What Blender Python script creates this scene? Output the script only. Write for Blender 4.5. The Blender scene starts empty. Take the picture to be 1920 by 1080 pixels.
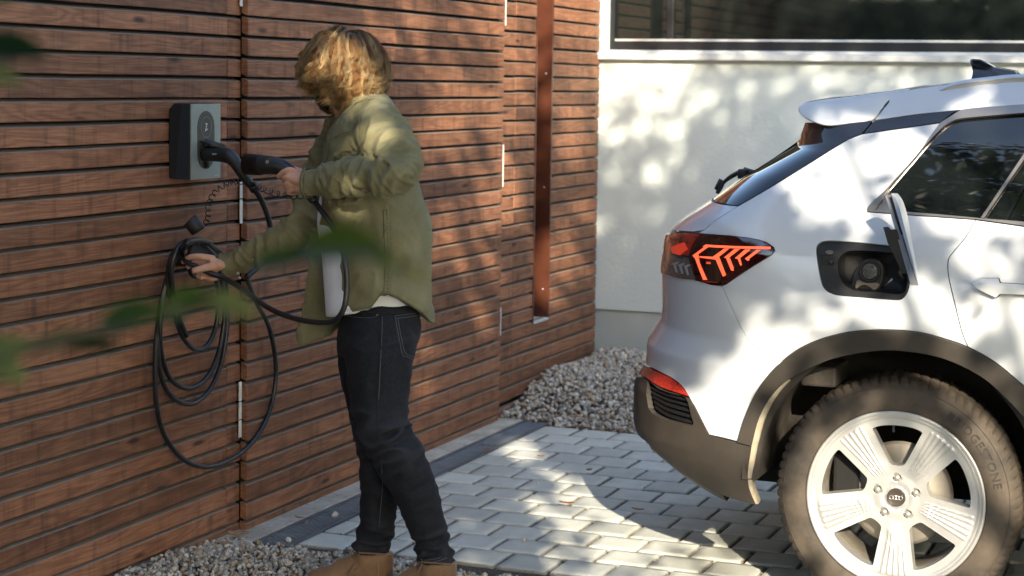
import bpy, math, random
import numpy as np
from mathutils import Vector, Matrix, noise
from mathutils.geometry import delaunay_2d_cdt

rnd = random.Random(7)
nrs = np.random.RandomState(11)
scene = bpy.context.scene
COL = scene.collection

# ------------------------------------------------------------------ camera
FPX, PYX, YAW, PITCH, ROLL, HC = 3504.17, 440.0, 0.372498, 0.0803768, -0.014176, 1.61


def _rot():
    cy, sy = math.cos(YAW), math.sin(YAW)
    fwd = np.array([-sy, cy, 0]) * math.cos(PITCH) + np.array([0, 0, -1]) * math.sin(PITCH)
    right = np.array([cy, sy, 0.])
    down = np.cross(fwd, right)
    c, s = math.cos(ROLL), math.sin(ROLL)
    return np.array([c * right + s * down, -s * right + c * down, fwd])


MC = _rot()
CAM = np.array([0, 0, HC])


def ray(x, y):
    return MC.T @ np.array([(x - 960) / FPX, (y - PYX) / FPX, 1.])


def at_x(x, y, X):
    d = ray(x, y); return CAM + d * (X / d[0])


def at_y(x, y, Y):
    d = ray(x, y); return CAM + d * (Y / d[1])


def at_z(x, y, z=0.):
    d = ray(x, y); return CAM + d * ((z - HC) / d[2])


def at_d(x, y, depth):
    return CAM + ray(x, y) * depth


def proj(p):
    v = MC @ (np.array(p, float) - CAM)
    return FPX * v[0] / v[2] + 960, FPX * v[1] / v[2] + PYX


cam_data = bpy.data.cameras.new('camera')
cam = bpy.data.objects.new('camera', cam_data)
COL.objects.link(cam)
R, D, F_ = MC
cam.matrix_world = Matrix(((R[0], -D[0], -F_[0], 0), (R[1], -D[1], -F_[1], 0), (R[2], -D[2], -F_[2], HC), (0, 0, 0, 1)))
cam_data.sensor_width = 36
cam_data.lens = FPX / 1920 * 36
cam_data.shift_y = -(540 - PYX) / 1920
cam_data.clip_start = 0.05
cam_data.clip_end = 500
cam_data.dof.use_dof = True
cam_data.dof.focus_distance = 5.95
cam_data.dof.aperture_fstop = 4.0
scene.camera = cam

# ------------------------------------------------------------------ world and sun
SUN_A, SUN_B = 1.00, 2.00          # shadow of a point z above ground falls z*(-A, +B) away
SUN_D = Vector((-SUN_A, SUN_B, -1)).normalized()
SUN_EL = math.asin(-SUN_D.z)
SUN_AZ = math.atan2(-SUN_D.x, -SUN_D.y)    # compass angle from +Y towards +X
world = bpy.data.worlds.new('World')
scene.world = world
world.use_nodes = True
wn = world.node_tree.nodes
wl = world.node_tree.links
bg = wn['Background']
sky = wn.new('ShaderNodeTexSky')
sky.sky_type = 'NISHITA'
sky.sun_disc = False
sky.sun_elevation = SUN_EL
sky.sun_rotation = SUN_AZ
sky.air_density = 1.0
sky.dust_density = 1.4
sky.ozone_density = 1.0
wl.new(sky.outputs[0], bg.inputs[0])
bg.inputs[1].default_value = 0.15
sun_data = bpy.data.lights.new('sun', 'SUN')
sun_data.energy = 3.5
sun_data.angle = math.radians(0.55)
sun_data.color = (1.0, 0.87, 0.68)
sun = bpy.data.objects.new('sun', sun_data)
sun.rotation_euler = SUN_D.to_track_quat('-Z', 'Y').to_euler()
sun.location = (6, -8, 9)
COL.objects.link(sun)
vs = scene.view_settings
vs.view_transform = 'Standard'
vs.look = 'None'
vs.exposure = 1.62
vs.gamma = 1.0
vs.use_curve_mapping = False
cyc = scene.cycles
cyc.max_bounces = 8
cyc.diffuse_bounces = 4
cyc.glossy_bounces = 4
cyc.transmission_bounces = 4
cyc.use_denoising = True
cyc.sample_clamp_indirect = 6.0


# ------------------------------------------------------------------ object helpers
def link(o):
    COL.objects.link(o); return o


def tag(o, label=None, cat=None, group=None, kind=None):
    if label: o['label'] = label
    if cat: o['category'] = cat
    if group: o['group'] = group
    if kind: o['kind'] = kind
    return o


def thing(name, label, cat, loc=(0, 0, 0), group=None):
    o = bpy.data.objects.new(name, None)
    o.empty_display_size = 0.1
    o.location = loc
    link(o)
    return tag(o, label, cat, group)


def set_parent(o, par):
    o.parent = par
    o.matrix_parent_inverse = Matrix.Translation(-world_loc(par))
    return o


def world_loc(o):
    if o.parent is None: return Vector(o.location)
    return world_loc(o.parent) + (o.matrix_parent_inverse @ Vector(o.location))


def mesh(name, verts, faces, mat=None, smooth=False, mats=None, fmat=None):
    me = bpy.data.meshes.new(name)
    me.from_pydata([tuple(map(float, v)) for v in verts], [], [tuple(map(int, f)) for f in faces])
    if mats:
        for m in mats: me.materials.append(m)
        if fmat is not None: me.polygons.foreach_set('material_index', fmat)
    elif mat: me.materials.append(mat)
    if smooth: me.polygons.foreach_set('use_smooth', [True] * len(me.polygons))
    me.update()
    return me


def obj(name, vf, mat=None, par=None, smooth=False, loc=None, **k):
    """vf in world coordinates; with loc the origin is moved there."""
    v, f = vf
    v = np.asarray(v, float)
    if loc is not None:
        v = v - np.asarray(loc, float)
    me = mesh(name, v, f, mat, smooth, **k)
    o = bpy.data.objects.new(name, me)
    link(o)
    if loc is not None: o.location = loc
    if par is not None: set_parent(o, par)
    return o


def joinvf(*parts):
    V = []; F = []; n = 0
    for v, f in parts:
        V.extend([tuple(p) for p in v]); F.extend([tuple(i + n for i in q) for q in f]); n += len(v)
    return V, F


def box(x0, x1, y0, y1, z0, z1, b=0.0):
    if b <= 0:
        v = [(x, y, z) for x in (x0, x1) for y in (y0, y1) for z in (z0, z1)]
        f = [(0, 1, 3, 2), (4, 6, 7, 5), (0, 4, 5, 1), (2, 3, 7, 6), (0, 2, 6, 4), (1, 5, 7, 3)]
        return v, f
    # bevelled: chamfered box through convex set of 24 verts
    import bmesh
    bm = bmesh.new()
    bmesh.ops.create_cube(bm, size=1)
    for q in bm.verts:
        q.co = Vector(((x0 + x1) / 2 + q.co.x * (x1 - x0), (y0 + y1) / 2 + q.co.y * (y1 - y0), (z0 + z1) / 2 + q.co.z * (z1 - z0)))
    bmesh.ops.bevel(bm, geom=bm.edges[:] + bm.verts[:], offset=b, segments=2, profile=.5, affect='EDGES')
    bm.verts.index_update()
    v = [tuple(q.co) for q in bm.verts]; f = [tuple(l.index for l in q.verts) for q in bm.faces]
    bm.free()
    return v, f


def catmull(pts, n=8, closed=False):
    P = [np.asarray(p, float) for p in pts]
    if len(P) < 3: return P
    out = []
    m = len(P)
    rng = range(m) if closed else range(m - 1)
    for i in rng:
        if closed:
            p0, p1, p2, p3 = P[(i - 1) % m], P[i], P[(i + 1) % m], P[(i + 2) % m]
        else:
            p1, p2 = P[i], P[i + 1]
            p0 = P[i - 1] if i > 0 else 2 * p1 - p2
            p3 = P[i + 2] if i + 2 < m else 2 * p2 - p1
        for k in range(n):
            t = k / n
            out.append(.5 * ((2 * p1) + (-p0 + p2) * t + (2 * p0 - 5 * p1 + 4 * p2 - p3) * t * t + (-p0 + 3 * p1 - 3 * p2 + p3) * t ** 3))
    if not closed: out.append(P[-1])
    return out


def frames(P):
    P = np.asarray(P, float)
    T = np.gradient(P, axis=0)
    T /= np.maximum(np.linalg.norm(T, axis=1), 1e-9)[:, None]
    N = []
    ref = np.array([0, 0, 1.]) if abs(T[0][2]) < .9 else np.array([0, 1., 0])
    n = np.cross(T[0], ref); n /= np.linalg.norm(n)
    for t in T:
        n = n - t * n.dot(t); n /= max(np.linalg.norm(n), 1e-9)
        N.append(n.copy())
    N = np.array(N)
    return T, N, np.cross(T, N)


def tube(pts, r, seg=10, n=6, smooth=True, cap=True, flat=1.0):
    """round tube through points; r scalar or list (per input point)"""
    k = len(pts)
    rr = np.full(k, r, float) if np.isscalar(r) else np.asarray(r, float)
    if smooth and k > 2:
        P4 = catmull([np.append(p, q) for p, q in zip(np.asarray(pts, float), rr)], n)
        P4 = np.array(P4); P = P4[:, :3]; rr = np.maximum(P4[:, 3], 1e-5)
    else: P = np.asarray(pts, float)
    T, N, B = frames(P)
    a = np.linspace(0, 2 * np.pi, seg, endpoint=False)
    V = (P[:, None, :] + rr[:, None, None] * (np.cos(a)[None, :, None] * N[:, None, :] + flat * np.sin(a)[None, :, None] * B[:, None, :])).reshape(-1, 3)
    F = []
    m = len(P)
    for i in range(m - 1):
        for j in range(seg):
            F.append((i * seg + j, i * seg + (j + 1) % seg, (i + 1) * seg + (j + 1) % seg, (i + 1) * seg + j))
    V = list(map(tuple, V))
    if cap:
        V.append(tuple(P[0])); V.append(tuple(P[-1])); a0 = len(V) - 2
        for j in range(seg):
            F.append((a0, (j + 1) % seg, j)); F.append((a0 + 1, (m - 1) * seg + j, (m - 1) * seg + (j + 1) % seg))
    return V, F


def loft(rings, cap=True, closed=True):
    m = len(rings); s = len(rings[0])
    V = [tuple(p) for r in rings for p in r]; F = []
    for i in range(m - 1):
        for j in range(s if closed else s - 1):
            F.append((i * s + j, i * s + (j + 1) % s, (i + 1) * s + (j + 1) % s, (i + 1) * s + j))
    if cap:
        F.append(tuple(range(s - 1, -1, -1))); F.append(tuple(range((m - 1) * s, m * s)))
    return V, F


def sweep_polygon(poly, org, ex, ey, ez, depth):
    """extrude 2-D polygon (a,b) placed at org + a*ex + b*ey by depth*ez"""
    org, ex, ey, ez = [np.asarray(q, float) for q in (org, ex, ey, ez)]
    bot = [org + a * ex + b * ey for a, b in poly]
    top = [p + ez * depth for p in bot]
    return loft([bot, top])


def cylinder(c, axis, r, h, seg=24, bev=0.0, r2=None):
    axis = np.asarray(axis, float); axis /= np.linalg.norm(axis)
    c = np.asarray(c, float); r2 = r if r2 is None else r2
    if bev: prof = [(0, r - bev), (bev, r), (h - bev, r2), (h, r2 - bev)]
    else: prof = [(0, r), (h, r2)]
    return revolve(prof, c, axis, seg, cap=True)


def revolve(prof, c, axis, seg=48, cap=False):
    axis = np.asarray(axis, float); axis /= np.linalg.norm(axis)
    ref = np.array([0, 0, 1.]) if abs(axis[2]) < .9 else np.array([1., 0, 0])
    n = np.cross(axis, ref); n /= np.linalg.norm(n); b = np.cross(axis, n)
    c = np.asarray(c, float)
    rings = []
    for h, r in prof:
        rings.append([c + axis * h + r * (math.cos(t) * n + math.sin(t) * b) for t in np.linspace(0, 2 * np.pi, seg, endpoint=False)])
    return loft(rings, cap=cap)


def recalc(o):
    import bmesh
    bm = bmesh.new(); bm.from_mesh(o.data)
    bmesh.ops.recalc_face_normals(bm, faces=bm.faces[:]); bm.to_mesh(o.data); bm.free()
    return o


def autosmooth(o, ang=35):
    me = o.data
    me.polygons.foreach_set('use_smooth', [True] * len(me.polygons))
    try: me.set_sharp_from_angle(angle=math.radians(ang))
    except Exception: pass
    return o


# ------------------------------------------------------------------ materials
MATS = {}


class NT:
    def __init__(s, name):
        s.m = bpy.data.materials.new(name); s.m.use_nodes = True
        s.n = s.m.node_tree.nodes; s.l = s.m.node_tree.links
        s.b = s.n['Principled BSDF']; MATS[name] = s.m

    def node(s, t, **k):
        q = s.n.new('ShaderNode' + t)
        for a, b in k.items(): setattr(q, a, b)
        return q

    def inp(s, n, i, v):
        if v is None: return
        if isinstance(v, bpy.types.NodeSocket): s.l.new(v, n.inputs[i])
        elif isinstance(v, bpy.types.Node): s.l.new(v.outputs[0], n.inputs[i])
        else:
            if isinstance(v, tuple) and len(v) == 3 and n.inputs[i].type == 'RGBA': v = v + (1,)
            n.inputs[i].default_value = v

    def coord(s, out='Object', scale=(1, 1, 1), loc=None):
        t = s.node('TexCoord'); mp = s.node('Mapping')
        s.l.new(t.outputs[out], mp.inputs[0]); mp.inputs['Scale'].default_value = scale
        if loc is not None: s.inp(mp, 'Location', loc)
        return mp.outputs[0]

    def noise(s, vec, scale, detail=3, rough=.55, dist=0.0):
        q = s.node('TexNoise'); s.inp(q, 'Vector', vec); q.inputs['Scale'].default_value = scale
        q.inputs['Detail'].default_value = detail; q.inputs['Roughness'].default_value = rough; q.inputs['Distortion'].default_value = dist
        return q.outputs[0]

    def voro(s, vec, scale, feature='F1', rnd=1.0):
        q = s.node('TexVoronoi'); q.feature = feature; s.inp(q, 'Vector', vec); q.inputs['Scale'].default_value = scale
        q.inputs['Randomness'].default_value = rnd
        return q

    def ramp(s, fac, stops, interp='LINEAR'):
        q = s.node('ValToRGB'); s.inp(q, 0, fac); q.color_ramp.interpolation = interp
        e = q.color_ramp.elements
        while len(e) < len(stops): e.new(.5)
        for k, (p, c) in enumerate(stops):
            e[k].position = p
            e[k].color = (c, c, c, 1) if np.isscalar(c) else tuple(c) + (1,)
        return q.outputs[0]

    def mix(s, fac, a, b, mode='MIX'):
        q = s.node('Mix'); q.data_type = 'RGBA'; q.blend_type = mode
        s.inp(q, 0, fac); s.inp(q, 6, a); s.inp(q, 7, b)
        return q.outputs[2]

    def math(s, op, a, b=None, c=None):
        q = s.node('Math'); q.operation = op; s.inp(q, 0, a)
        if b is not None: s.inp(q, 1, b)
        if c is not None: s.inp(q, 2, c)
        return q.outputs[0]

    def bump(s, h, strength=.3, dist=.01, nrm=None):
        q = s.node('Bump'); s.inp(q, 'Height', h); q.inputs['Strength'].default_value = strength; q.inputs['Distance'].default_value = dist
        if nrm is not None: s.l.new(nrm, q.inputs['Normal'])
        s.l.new(q.outputs[0], s.b.inputs['Normal'])
        return q.outputs[0]

    def set(s, **k):
        names = dict(color='Base Color', rough='Roughness', metal='Metallic', spec='Specular IOR Level', coat='Coat Weight', coatr='Coat Roughness',
                     trans='Transmission Weight', emis='Emission Color', emiss='Emission Strength', sheen='Sheen Weight', sheenr='Sheen Roughness',
                     sss='Subsurface Weight', sssr='Subsurface Radius', ssss='Subsurface Scale', alpha='Alpha', ior='IOR', sheent='Sheen Tint', aniso='Anisotropic')
        for a, v in k.items(): s.inp(s.b, names[a], v)
        return s


def simple(name, color, rough=.5, metal=0, nscale=None, namp=.15, bump=None, bscale=200, bdist=.001, **k):
    t = NT(name)
    c = t.coord('Object')
    if nscale:
        nz = t.noise(c, nscale, 4)
        f = t.ramp(nz, [(.25, 0), (.75, 1)])
        lo = tuple(x * (1 - namp) for x in color); hi = tuple(min(1, x * (1 + namp)) for x in color)
        t.set(color=t.mix(f, lo, hi))
        t.set(rough=t.math('MULTIPLY_ADD', nz, .25 * rough, rough * .87))
    else: t.set(color=color, rough=rough)
    t.set(metal=metal, **k)
    if bump: t.bump(t.noise(c, bscale, 3), bump, bdist)
    return t.m


# --- wood planks
def wood_mat(name, tint=1.0, sat=1.0):
    t = NT(name)
    oi = t.node('ObjectInfo')
    off = t.node('CombineXYZ')
    r1 = t.math('MULTIPLY', oi.outputs['Random'], 37.0)
    t.inp(off, 0, r1); t.inp(off, 1, t.math('MULTIPLY', oi.outputs['Random'], 91.0)); t.inp(off, 2, t.math('MULTIPLY', oi.outputs['Random'], 53.0))
    base = t.coord('Object', (1, 1, 1), off.outputs[0])
    st = t.node('Mapping'); t.l.new(base, st.inputs[0]); st.inputs['Scale'].default_value = (3, .55, 5.5)
    # slow warping field gives cathedral figure
    w = t.noise(st.outputs[0], 1.6, 2, .5, .35)
    rings = t.math('SINE', t.math('MULTIPLY', w, 85.0))
    rings = t.math('MULTIPLY_ADD', rings, .5, .5)
    fine = t.node('Mapping'); t.l.new(base, fine.inputs[0]); fine.inputs['Scale'].default_value = (20, 4, 160)
    fib = t.noise(fine.outputs[0], 2.0, 4, .65)
    kn = t.node('Mapping'); t.l.new(base, kn.inputs[0]); kn.inputs['Scale'].default_value = (1, 2.6, 11)
    vk = t.voro(kn.outputs[0], 1.05)
    knot = t.ramp(vk.outputs['Distance'], [(.05, 1), (.14, 0)])
    blot = t.noise(base, 5.0, 4, .6)
    st2 = t.node('Mapping'); t.l.new(base, st2.inputs[0]); st2.inputs['Scale'].default_value = (1, 16, 1.2)
    drip = t.ramp(t.noise(st2.outputs[0], 1.3, 3, .6), [(.52, 0), (.72, 1)])
    c1 = (.360, .162, .082); c2 = (.175, .070, .036); c3 = (.034, .017, .013)
    col = t.mix(t.ramp(rings, [(.25, 0), (1.0, .62)]), c1, c2)
    col = t.mix(t.math('MULTIPLY', t.ramp(fib, [(.40, 1), (.56, 0)]), .7), col, c2)
    col = t.mix(t.math('MULTIPLY', t.ramp(blot, [(.4, 0), (.75, 1)]), .35), col, c3)
    col = t.mix(t.math('MULTIPLY', drip, .5), col, c3)
    col = t.mix(t.math('MULTIPLY', knot, .95), col, c3)
    # faded, less stained patches and pale scuffs
    fade = t.ramp(t.noise(st.outputs[0], 3.7, 4, .65), [(.5, 0), (.85, 1)])
    col = t.mix(t.math('MULTIPLY', fade, .35), col, (.45, .245, .135))
    scf = t.ramp(t.noise(fine.outputs[0], .6, 5, .75), [(.66, 0), (.76, 1)])
    col = t.mix(t.math('MULTIPLY', scf, .35), col, (.45, .36, .28))
    hsv = t.node('HueSaturation'); t.inp(hsv, 'Color', col)
    t.inp(hsv, 'Value', t.math('MULTIPLY_ADD', oi.outputs['Random'], .6, .72 * tint))
    hsv.inputs['Saturation'].default_value = sat
    # weathered grey upper edge of each board (top faces point up)
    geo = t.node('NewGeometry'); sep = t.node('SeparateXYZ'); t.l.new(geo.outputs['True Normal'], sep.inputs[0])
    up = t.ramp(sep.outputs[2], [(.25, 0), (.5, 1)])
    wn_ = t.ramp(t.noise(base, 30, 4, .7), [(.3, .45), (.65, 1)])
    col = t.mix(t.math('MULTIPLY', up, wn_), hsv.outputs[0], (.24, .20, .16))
    t.set(color=col, rough=.62, spec=.35)
    h = t.math('ADD', t.math('MULTIPLY', rings, .25), t.math('MULTIPLY', fib, .8))
    t.bump(h, .5, .0022)
    return t.m


wood = wood_mat('stained_wood')
post_wood = simple('stained_post', (.085, .024, .011), .42, nscale=6, namp=.35, bump=.2, bscale=60, coat=.15)
plaster = NT('rough_plaster')
_c = plaster.coord('Object')
_n1 = plaster.noise(_c, 1.2, 4)
plaster.set(color=plaster.mix(plaster.ramp(_n1, [(.3, 0), (.8, 1)]), (.64, .715, .68), (.74, .80, .76)), rough=.92)
_h = plaster.math('ADD', plaster.noise(_c, 38, 4, .65), plaster.math('MULTIPLY', plaster.noise(_c, 120, 3, .6), .4))
plaster.bump(_h, .38, .005)
plaster = plaster.m
plinth_m = simple('plinth_render', (.46, .50, .465), .9, nscale=3, namp=.1, bump=.4, bscale=60, bdist=.003)
concrete = NT('kerb_concrete')
_c = concrete.coord('Object')
_s = concrete.ramp(concrete.noise(_c, 7, 5, .7), [(.42, 0), (.62, 1)])
_d = concrete.ramp(concrete.noise(_c, 40, 4, .7), [(.58, 0), (.68, 1)])
_k = concrete.mix(_s, (.42, .39, .32), (.58, .56, .49))
concrete.set(color=concrete.mix(concrete.math('MULTIPLY', _d, .7), _k, (.10, .075, .05)), rough=.9)
concrete.bump(concrete.noise(_c, 90, 4, .7), .4, .003)
concrete = concrete.m
soil = NT('jointing_grit')
_c = soil.coord('Object')
_v = soil.voro(_c, 230)
soil.set(color=soil.mix(soil.noise(_c, 120, 2), soil.mix(soil.ramp(_v.outputs['Color'], [(.2, 0), (.9, 1)]), (.055, .045, .034), (.33, .29, .22)), (.04, .032, .024)), rough=.95)
soil.bump(_v.outputs['Distance'], .8, .004)
soil = soil.m


def paver_mat():
    t = NT('paver_concrete')
    oi = t.node('ObjectInfo')
    c = t.coord('Object', (1, 1, 1), None)
    add = t.node('VectorMath'); add.operation = 'ADD'; t.l.new(c, add.inputs[0])
    cb = t.node('CombineXYZ'); t.inp(cb, 0, t.math('MULTIPLY', oi.outputs['Random'], 61.)); t.inp(cb, 1, t.math('MULTIPLY', oi.outputs['Random'], 17.)); t.l.new(cb.outputs[0], add.inputs[1])
    c = add.outputs[0]
    sp = t.ramp(t.noise(c, 330, 2, .7), [(.36, 1), (.46, 0)])
    sp2 = t.ramp(t.noise(c, 260, 2, .7), [(.60, 0), (.70, 1)])
    bl = t.ramp(t.noise(c, 9, 4, .6), [(.3, 0), (.75, 1)])
    col = t.mix(bl, (.54, .57, .51), (.70, .715, .645))
    col = t.mix(t.math('MULTIPLY', sp, .55), col, (.12, .12, .11))
    col = t.mix(t.math('MULTIPLY', sp2, .5), col, (.72, .73, .70))
    hsv = t.node('HueSaturation'); t.inp(hsv, 'Color', col); t.inp(hsv, 'Value', t.math('MULTIPLY_ADD', oi.outputs['Random'], .28, .86))
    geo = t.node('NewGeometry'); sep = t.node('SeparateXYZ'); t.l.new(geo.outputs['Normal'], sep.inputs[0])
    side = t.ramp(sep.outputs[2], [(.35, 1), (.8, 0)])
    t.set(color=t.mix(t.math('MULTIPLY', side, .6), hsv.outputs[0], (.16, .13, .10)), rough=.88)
    t.bump(t.math('ADD', t.noise(c, 200, 3, .7), t.math('MULTIPLY', sp, -.5)), .45, .002)
    return t.m


paver_m = paver_mat()
drain_m = simple('galvanised_drain', (.19, .215, .245), .42, .5, nscale=14, namp=.25, bump=.1)
drain_dark = simple('drain_void', (.012, .013, .014), .8)
strip_white = simple('pale_painted_strip', (.78, .80, .76), .5, nscale=30, namp=.12)
alu = simple('bare_aluminium', (.72, .74, .74), .35, .6, nscale=20, namp=.1)
frame_m = simple('window_frame_black', (.012, .013, .016), .35, nscale=30, namp=.2)
sill_m = simple('powder_coated_sill', (.62, .64, .62), .4, nscale=25, namp=.12)
gloss_glass = NT('dark_window_glass').set(color=(.008, .011, .010), rough=.03, spec=.6, coat=.25, coatr=.02).m


def stone_mat():
    t = NT('mixed_gravel')
    a = t.node('Attribute'); a.attribute_name = 'tint'
    c = t.coord('Object')
    n = t.noise(c, 90, 4, .65)
    t.set(color=t.mix(t.math('MULTIPLY', t.ramp(n, [(.35, 1), (.65, 0)]), .45), a.outputs['Color'], (.09, .075, .06)), rough=.8)
    t.bump(n, .4, .003)
    return t.m


stone_m = stone_mat()

# --- car materials
paint = NT('white_car_paint').set(color=(.62, .652, .685), rough=.27, spec=.5, coat=1.0, coatr=.035).m
_t = NT('unpainted_cladding'); _c = _t.coord('Object')
_t.set(color=_t.mix(_t.ramp(_t.noise(_c, 5, 4, .6), [(.3, 0), (.75, 1)]), (.026, .023, .019), (.060, .050, .040)), rough=.55, spec=.4)
_t.bump(_t.noise(_c, 700, 2), .12, .001)
cladding = _t.m
black_gloss = NT('black_gloss_trim').set(color=(.008, .009, .013), rough=.06, spec=.55, coat=.5, coatr=.02).m
black_plastic = simple('black_plastic', (.012, .012, .013), .45, nscale=40, namp=.2, bump=.08, bscale=500)
rubber = simple('black_rubber', (.014, .014, .015), .5, nscale=18, namp=.25)
satin_trim = NT('satin_window_trim').set(color=(.33, .30, .27), rough=.32, metal=.85).m
car_glass = NT('privacy_glass').set(color=(.006, .008, .009), rough=.015, spec=.65, coat=.6, coatr=.01).m
void = simple('shadow_black', (.006, .006, .006), .9)
_t = NT('tyre_rubber'); _c = _t.coord('Object')
_n = _t.noise(_c, 6, 5, .65)
_t.set(color=_t.mix(_t.ramp(_n, [(.35, 0), (.7, 1)]), (.034, .030, .026), (.108, .086, .064)), rough=.72, spec=.3)
_t.bump(_t.noise(_c, 300, 3), .15, .001)
tyre_m = _t.m
_t = NT('cast_alloy'); _c = _t.coord('Object')
_t.set(color=_t.mix(_t.ramp(_t.noise(_c, 9, 4), [(.3, 0), (.8, 1)]), (.50, .495, .475), (.62, .615, .59)), rough=.36, metal=.55, spec=.5, coat=.25, coatr=.15)
alloy = _t.m
brake_m = simple('brake_backplate', (.40, .37, .32), .5, .5, nscale=12, namp=.2)
nut_m = NT('lug_nut_steel').set(color=(.62, .60, .54), rough=.28, metal=.8).m
chrome = NT('bright_emblem').set(color=(.85, .85, .85), rough=.15, metal=.9).m
liner_m = simple('dusty_wheel_liner', (.028, .023, .018), .85, nscale=14, namp=.45, bump=.4, bscale=80, bdist=.004)
lamp_dark = NT('dark_red_lens').set(color=(.030, .002, .003), rough=.04, spec=.6, coat=1, coatr=.02).m
lamp_red = NT('red_lens').set(color=(.42, .020, .012), rough=.06, spec=.6, coat=1, coatr=.02).m
lamp_clear = NT('smoky_clear_lens').set(color=(.10, .085, .08), rough=.06, spec=.6, coat=1, coatr=.02).m
lamp_lit = NT('lit_tail_light').set(color=(.8, .08, .04), rough=.3, emis=(1.0, .115, .045), emiss=.52).m
_t = NT('reflector_red'); _c = _t.coord('Object'); _v = _t.voro(_c, 160)
_t.set(color=_t.mix(_v.outputs['Distance'], (.75, .07, .04), (.35, .010, .008)), rough=.12, coat=1, coatr=.03); _t.bump(_v.outputs['Distance'], .3, .002)
reflector_m = _t.m
# ================================================================== SETTING
def sheet(name, x0, x1, y0, y1, z, mat, nx=1, ny=1):
    V = [(x0 + (x1 - x0) * i / nx, y0 + (y1 - y0) * j / ny, z) for j in range(ny + 1) for i in range(nx + 1)]
    F = [(j * (nx + 1) + i, j * (nx + 1) + i + 1, (j + 1) * (nx + 1) + i + 1, (j + 1) * (nx + 1) + i) for j in range(ny) for i in range(nx)]
    return tag(obj(name, (V, F), mat), kind='structure')


lawn_m = simple('distant_lawn', (.06, .075, .03), .95, nscale=3, namp=.4, bump=.5, bscale=20, bdist=.03)
sheet('ground', -70, 70, -70, 70, -.045, lawn_m)
sheet('paving_bed', -3.32, 3.6, 3.4, 9.76, -.014, soil)

XW = -3.30            # face of the fixed cladding
XG = -3.268           # face of the gate cladding (proud)
YWW = 9.74            # face of the white wall

# --- planks
PITCH_Z, GAP_TOP, TH = .072, .0, .026
plank_cache = {}


def plank_mesh(L, h=.0585):
    key = round(L, 4), h
    if key in plank_cache: return plank_cache[key]
    c = .0025
    # profile (x, z): sloped upper edge
    prof = [(-TH, .010), (-.002, .0), (0, .002), (0, h - .002), (-.002, h), (-TH, h + .0075)]
    rings = []
    n = max(2, int(L / .25))
    ys = [0, c] + [L * (i + 1) / (n + 1) for i in range(n)] + [L - c, L]
    for j, y in enumerate(ys):
        e = c if j in (0, len(ys) - 1) else 0
        wob = 0 if j in (0, 1, len(ys) - 1, len(ys) - 2) else nrs.uniform(-.0009, .0009)
        rings.append([(x - (e if i in (1, 2, 3, 4) else 0), y, z + wob) for i, (x, z) in enumerate(prof)])
    me = mesh('plank', *loft(rings), mat=wood)
    plank_cache[key] = me
    return me


def put_plank(par, xf, y0, y1, z, h=.0585):
    me = plank_mesh(y1 - y0, h)
    o = bpy.data.objects.new('plank', me); link(o)
    o.location = (xf + nrs.uniform(-.0012, .0012), y0 + nrs.uniform(-.001, .001), z + nrs.uniform(-.0016, .0016))
    o.rotation_euler = (nrs.uniform(-.0006, .0006), 0, nrs.uniform(-.0008, .0008))
    set_parent(o, par)
    return o


NCOURSE = 34
Z0 = .025


def zc(k, off=0.): return Z0 + off + PITCH_Z * (k - 1) + .0135


yj = at_x(427, 100, XW)[1]; ya1 = at_x(451.5, 100, XW)[1]
yb0 = at_x(465, 100, XG)[1]; ybm = at_x(740.5, 60, XG)[1]; yb1 = at_x(946, 60, XG)[1]
yc0 = yb1 + .008; yc1 = at_x(968, 60, XW)[1]; yn0 = at_x(1007.5, 50, XW)[1]; yn1 = at_x(1036, 50, XW)[1]
ye1 = YWW - .012

wallA = thing('timber_clad_wall', 'brown stained wooden plank wall at far left, carrying the charging box and the coiled cable', 'wall', (XW, 4.2, 0))
obj('wall_core', box(-3.50, XW - TH - .0005, 3.0, ya1 + .004, -.04, 2.46), void, wallA)
for k in range(1, NCOURSE):
    put_plank(wallA, XW, 3.2, yj - .0015, zc(k))
    put_plank(wallA, XW, yj + .0015, ya1, zc(k))
put_plank(wallA, XW, 3.2, yj - .0015, -.012, .038); put_plank(wallA, XW, yj + .0015, ya1, -.012, .038)
gate = thing('timber_gate', 'wide brown plank gate section standing slightly proud of the wall behind the man', 'gate', (XG, 6.9, 0))
obj('gate_core', box(-3.50, XG - TH - .0005, yb0 + .016, yb1 - .016, .012, 2.46), void, gate)
for k in range(1, NCOURSE):
    for a, b in ((yb0, ybm - .0015), (ybm + .0015, yb1)):
        put_plank(gate, XG, a, b, zc(k, .0))
put_plank(gate, XG - .004, yb0, yb1, .002, .026)
# metal strips seen in the joints
for (p, ya, yb_, X) in ((453.6, 0, 12, XW), (453.6, 341, 372, XW), (453.4, 374, 419, XW), (451.8, 716, 752, XW), (451.6, 754, 786, XW), (451.4, 788, 820, XW)):
    a = at_x(p, ya, X + .012); b = at_x(p, yb_, X + .012)
    obj('hinge_strip', box(XW + .008, XW + .012, a[1] - .010, a[1] + .007, b[2], min(a[2] if ya else 2.3, 2.4), .001), strip_white, gate)
wallE = thing('timber_clad_wall', 'brown plank wall section with tall narrow slot, between the gate and the white house', 'wall', (XW, 9.0, 0))
ZN = at_x(1003, 603, XW)[2]
obj('wall_core', joinvf(box(-3.55, XW - TH - .0005, yc0 + .002, yn0 - .012, -.04, 2.46), box(-3.55, XW - TH - .0005, yn1 + .014, YWW - .006, -.04, 2.46),
                        box(-3.55, XW - TH - .0005, yn0 - .012, yn1 + .014, -.04, ZN - .012), box(-3.55, -3.52, yn0 - .01, yn1 + .012, ZN - .012, 2.46)), void, wallE)
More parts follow.
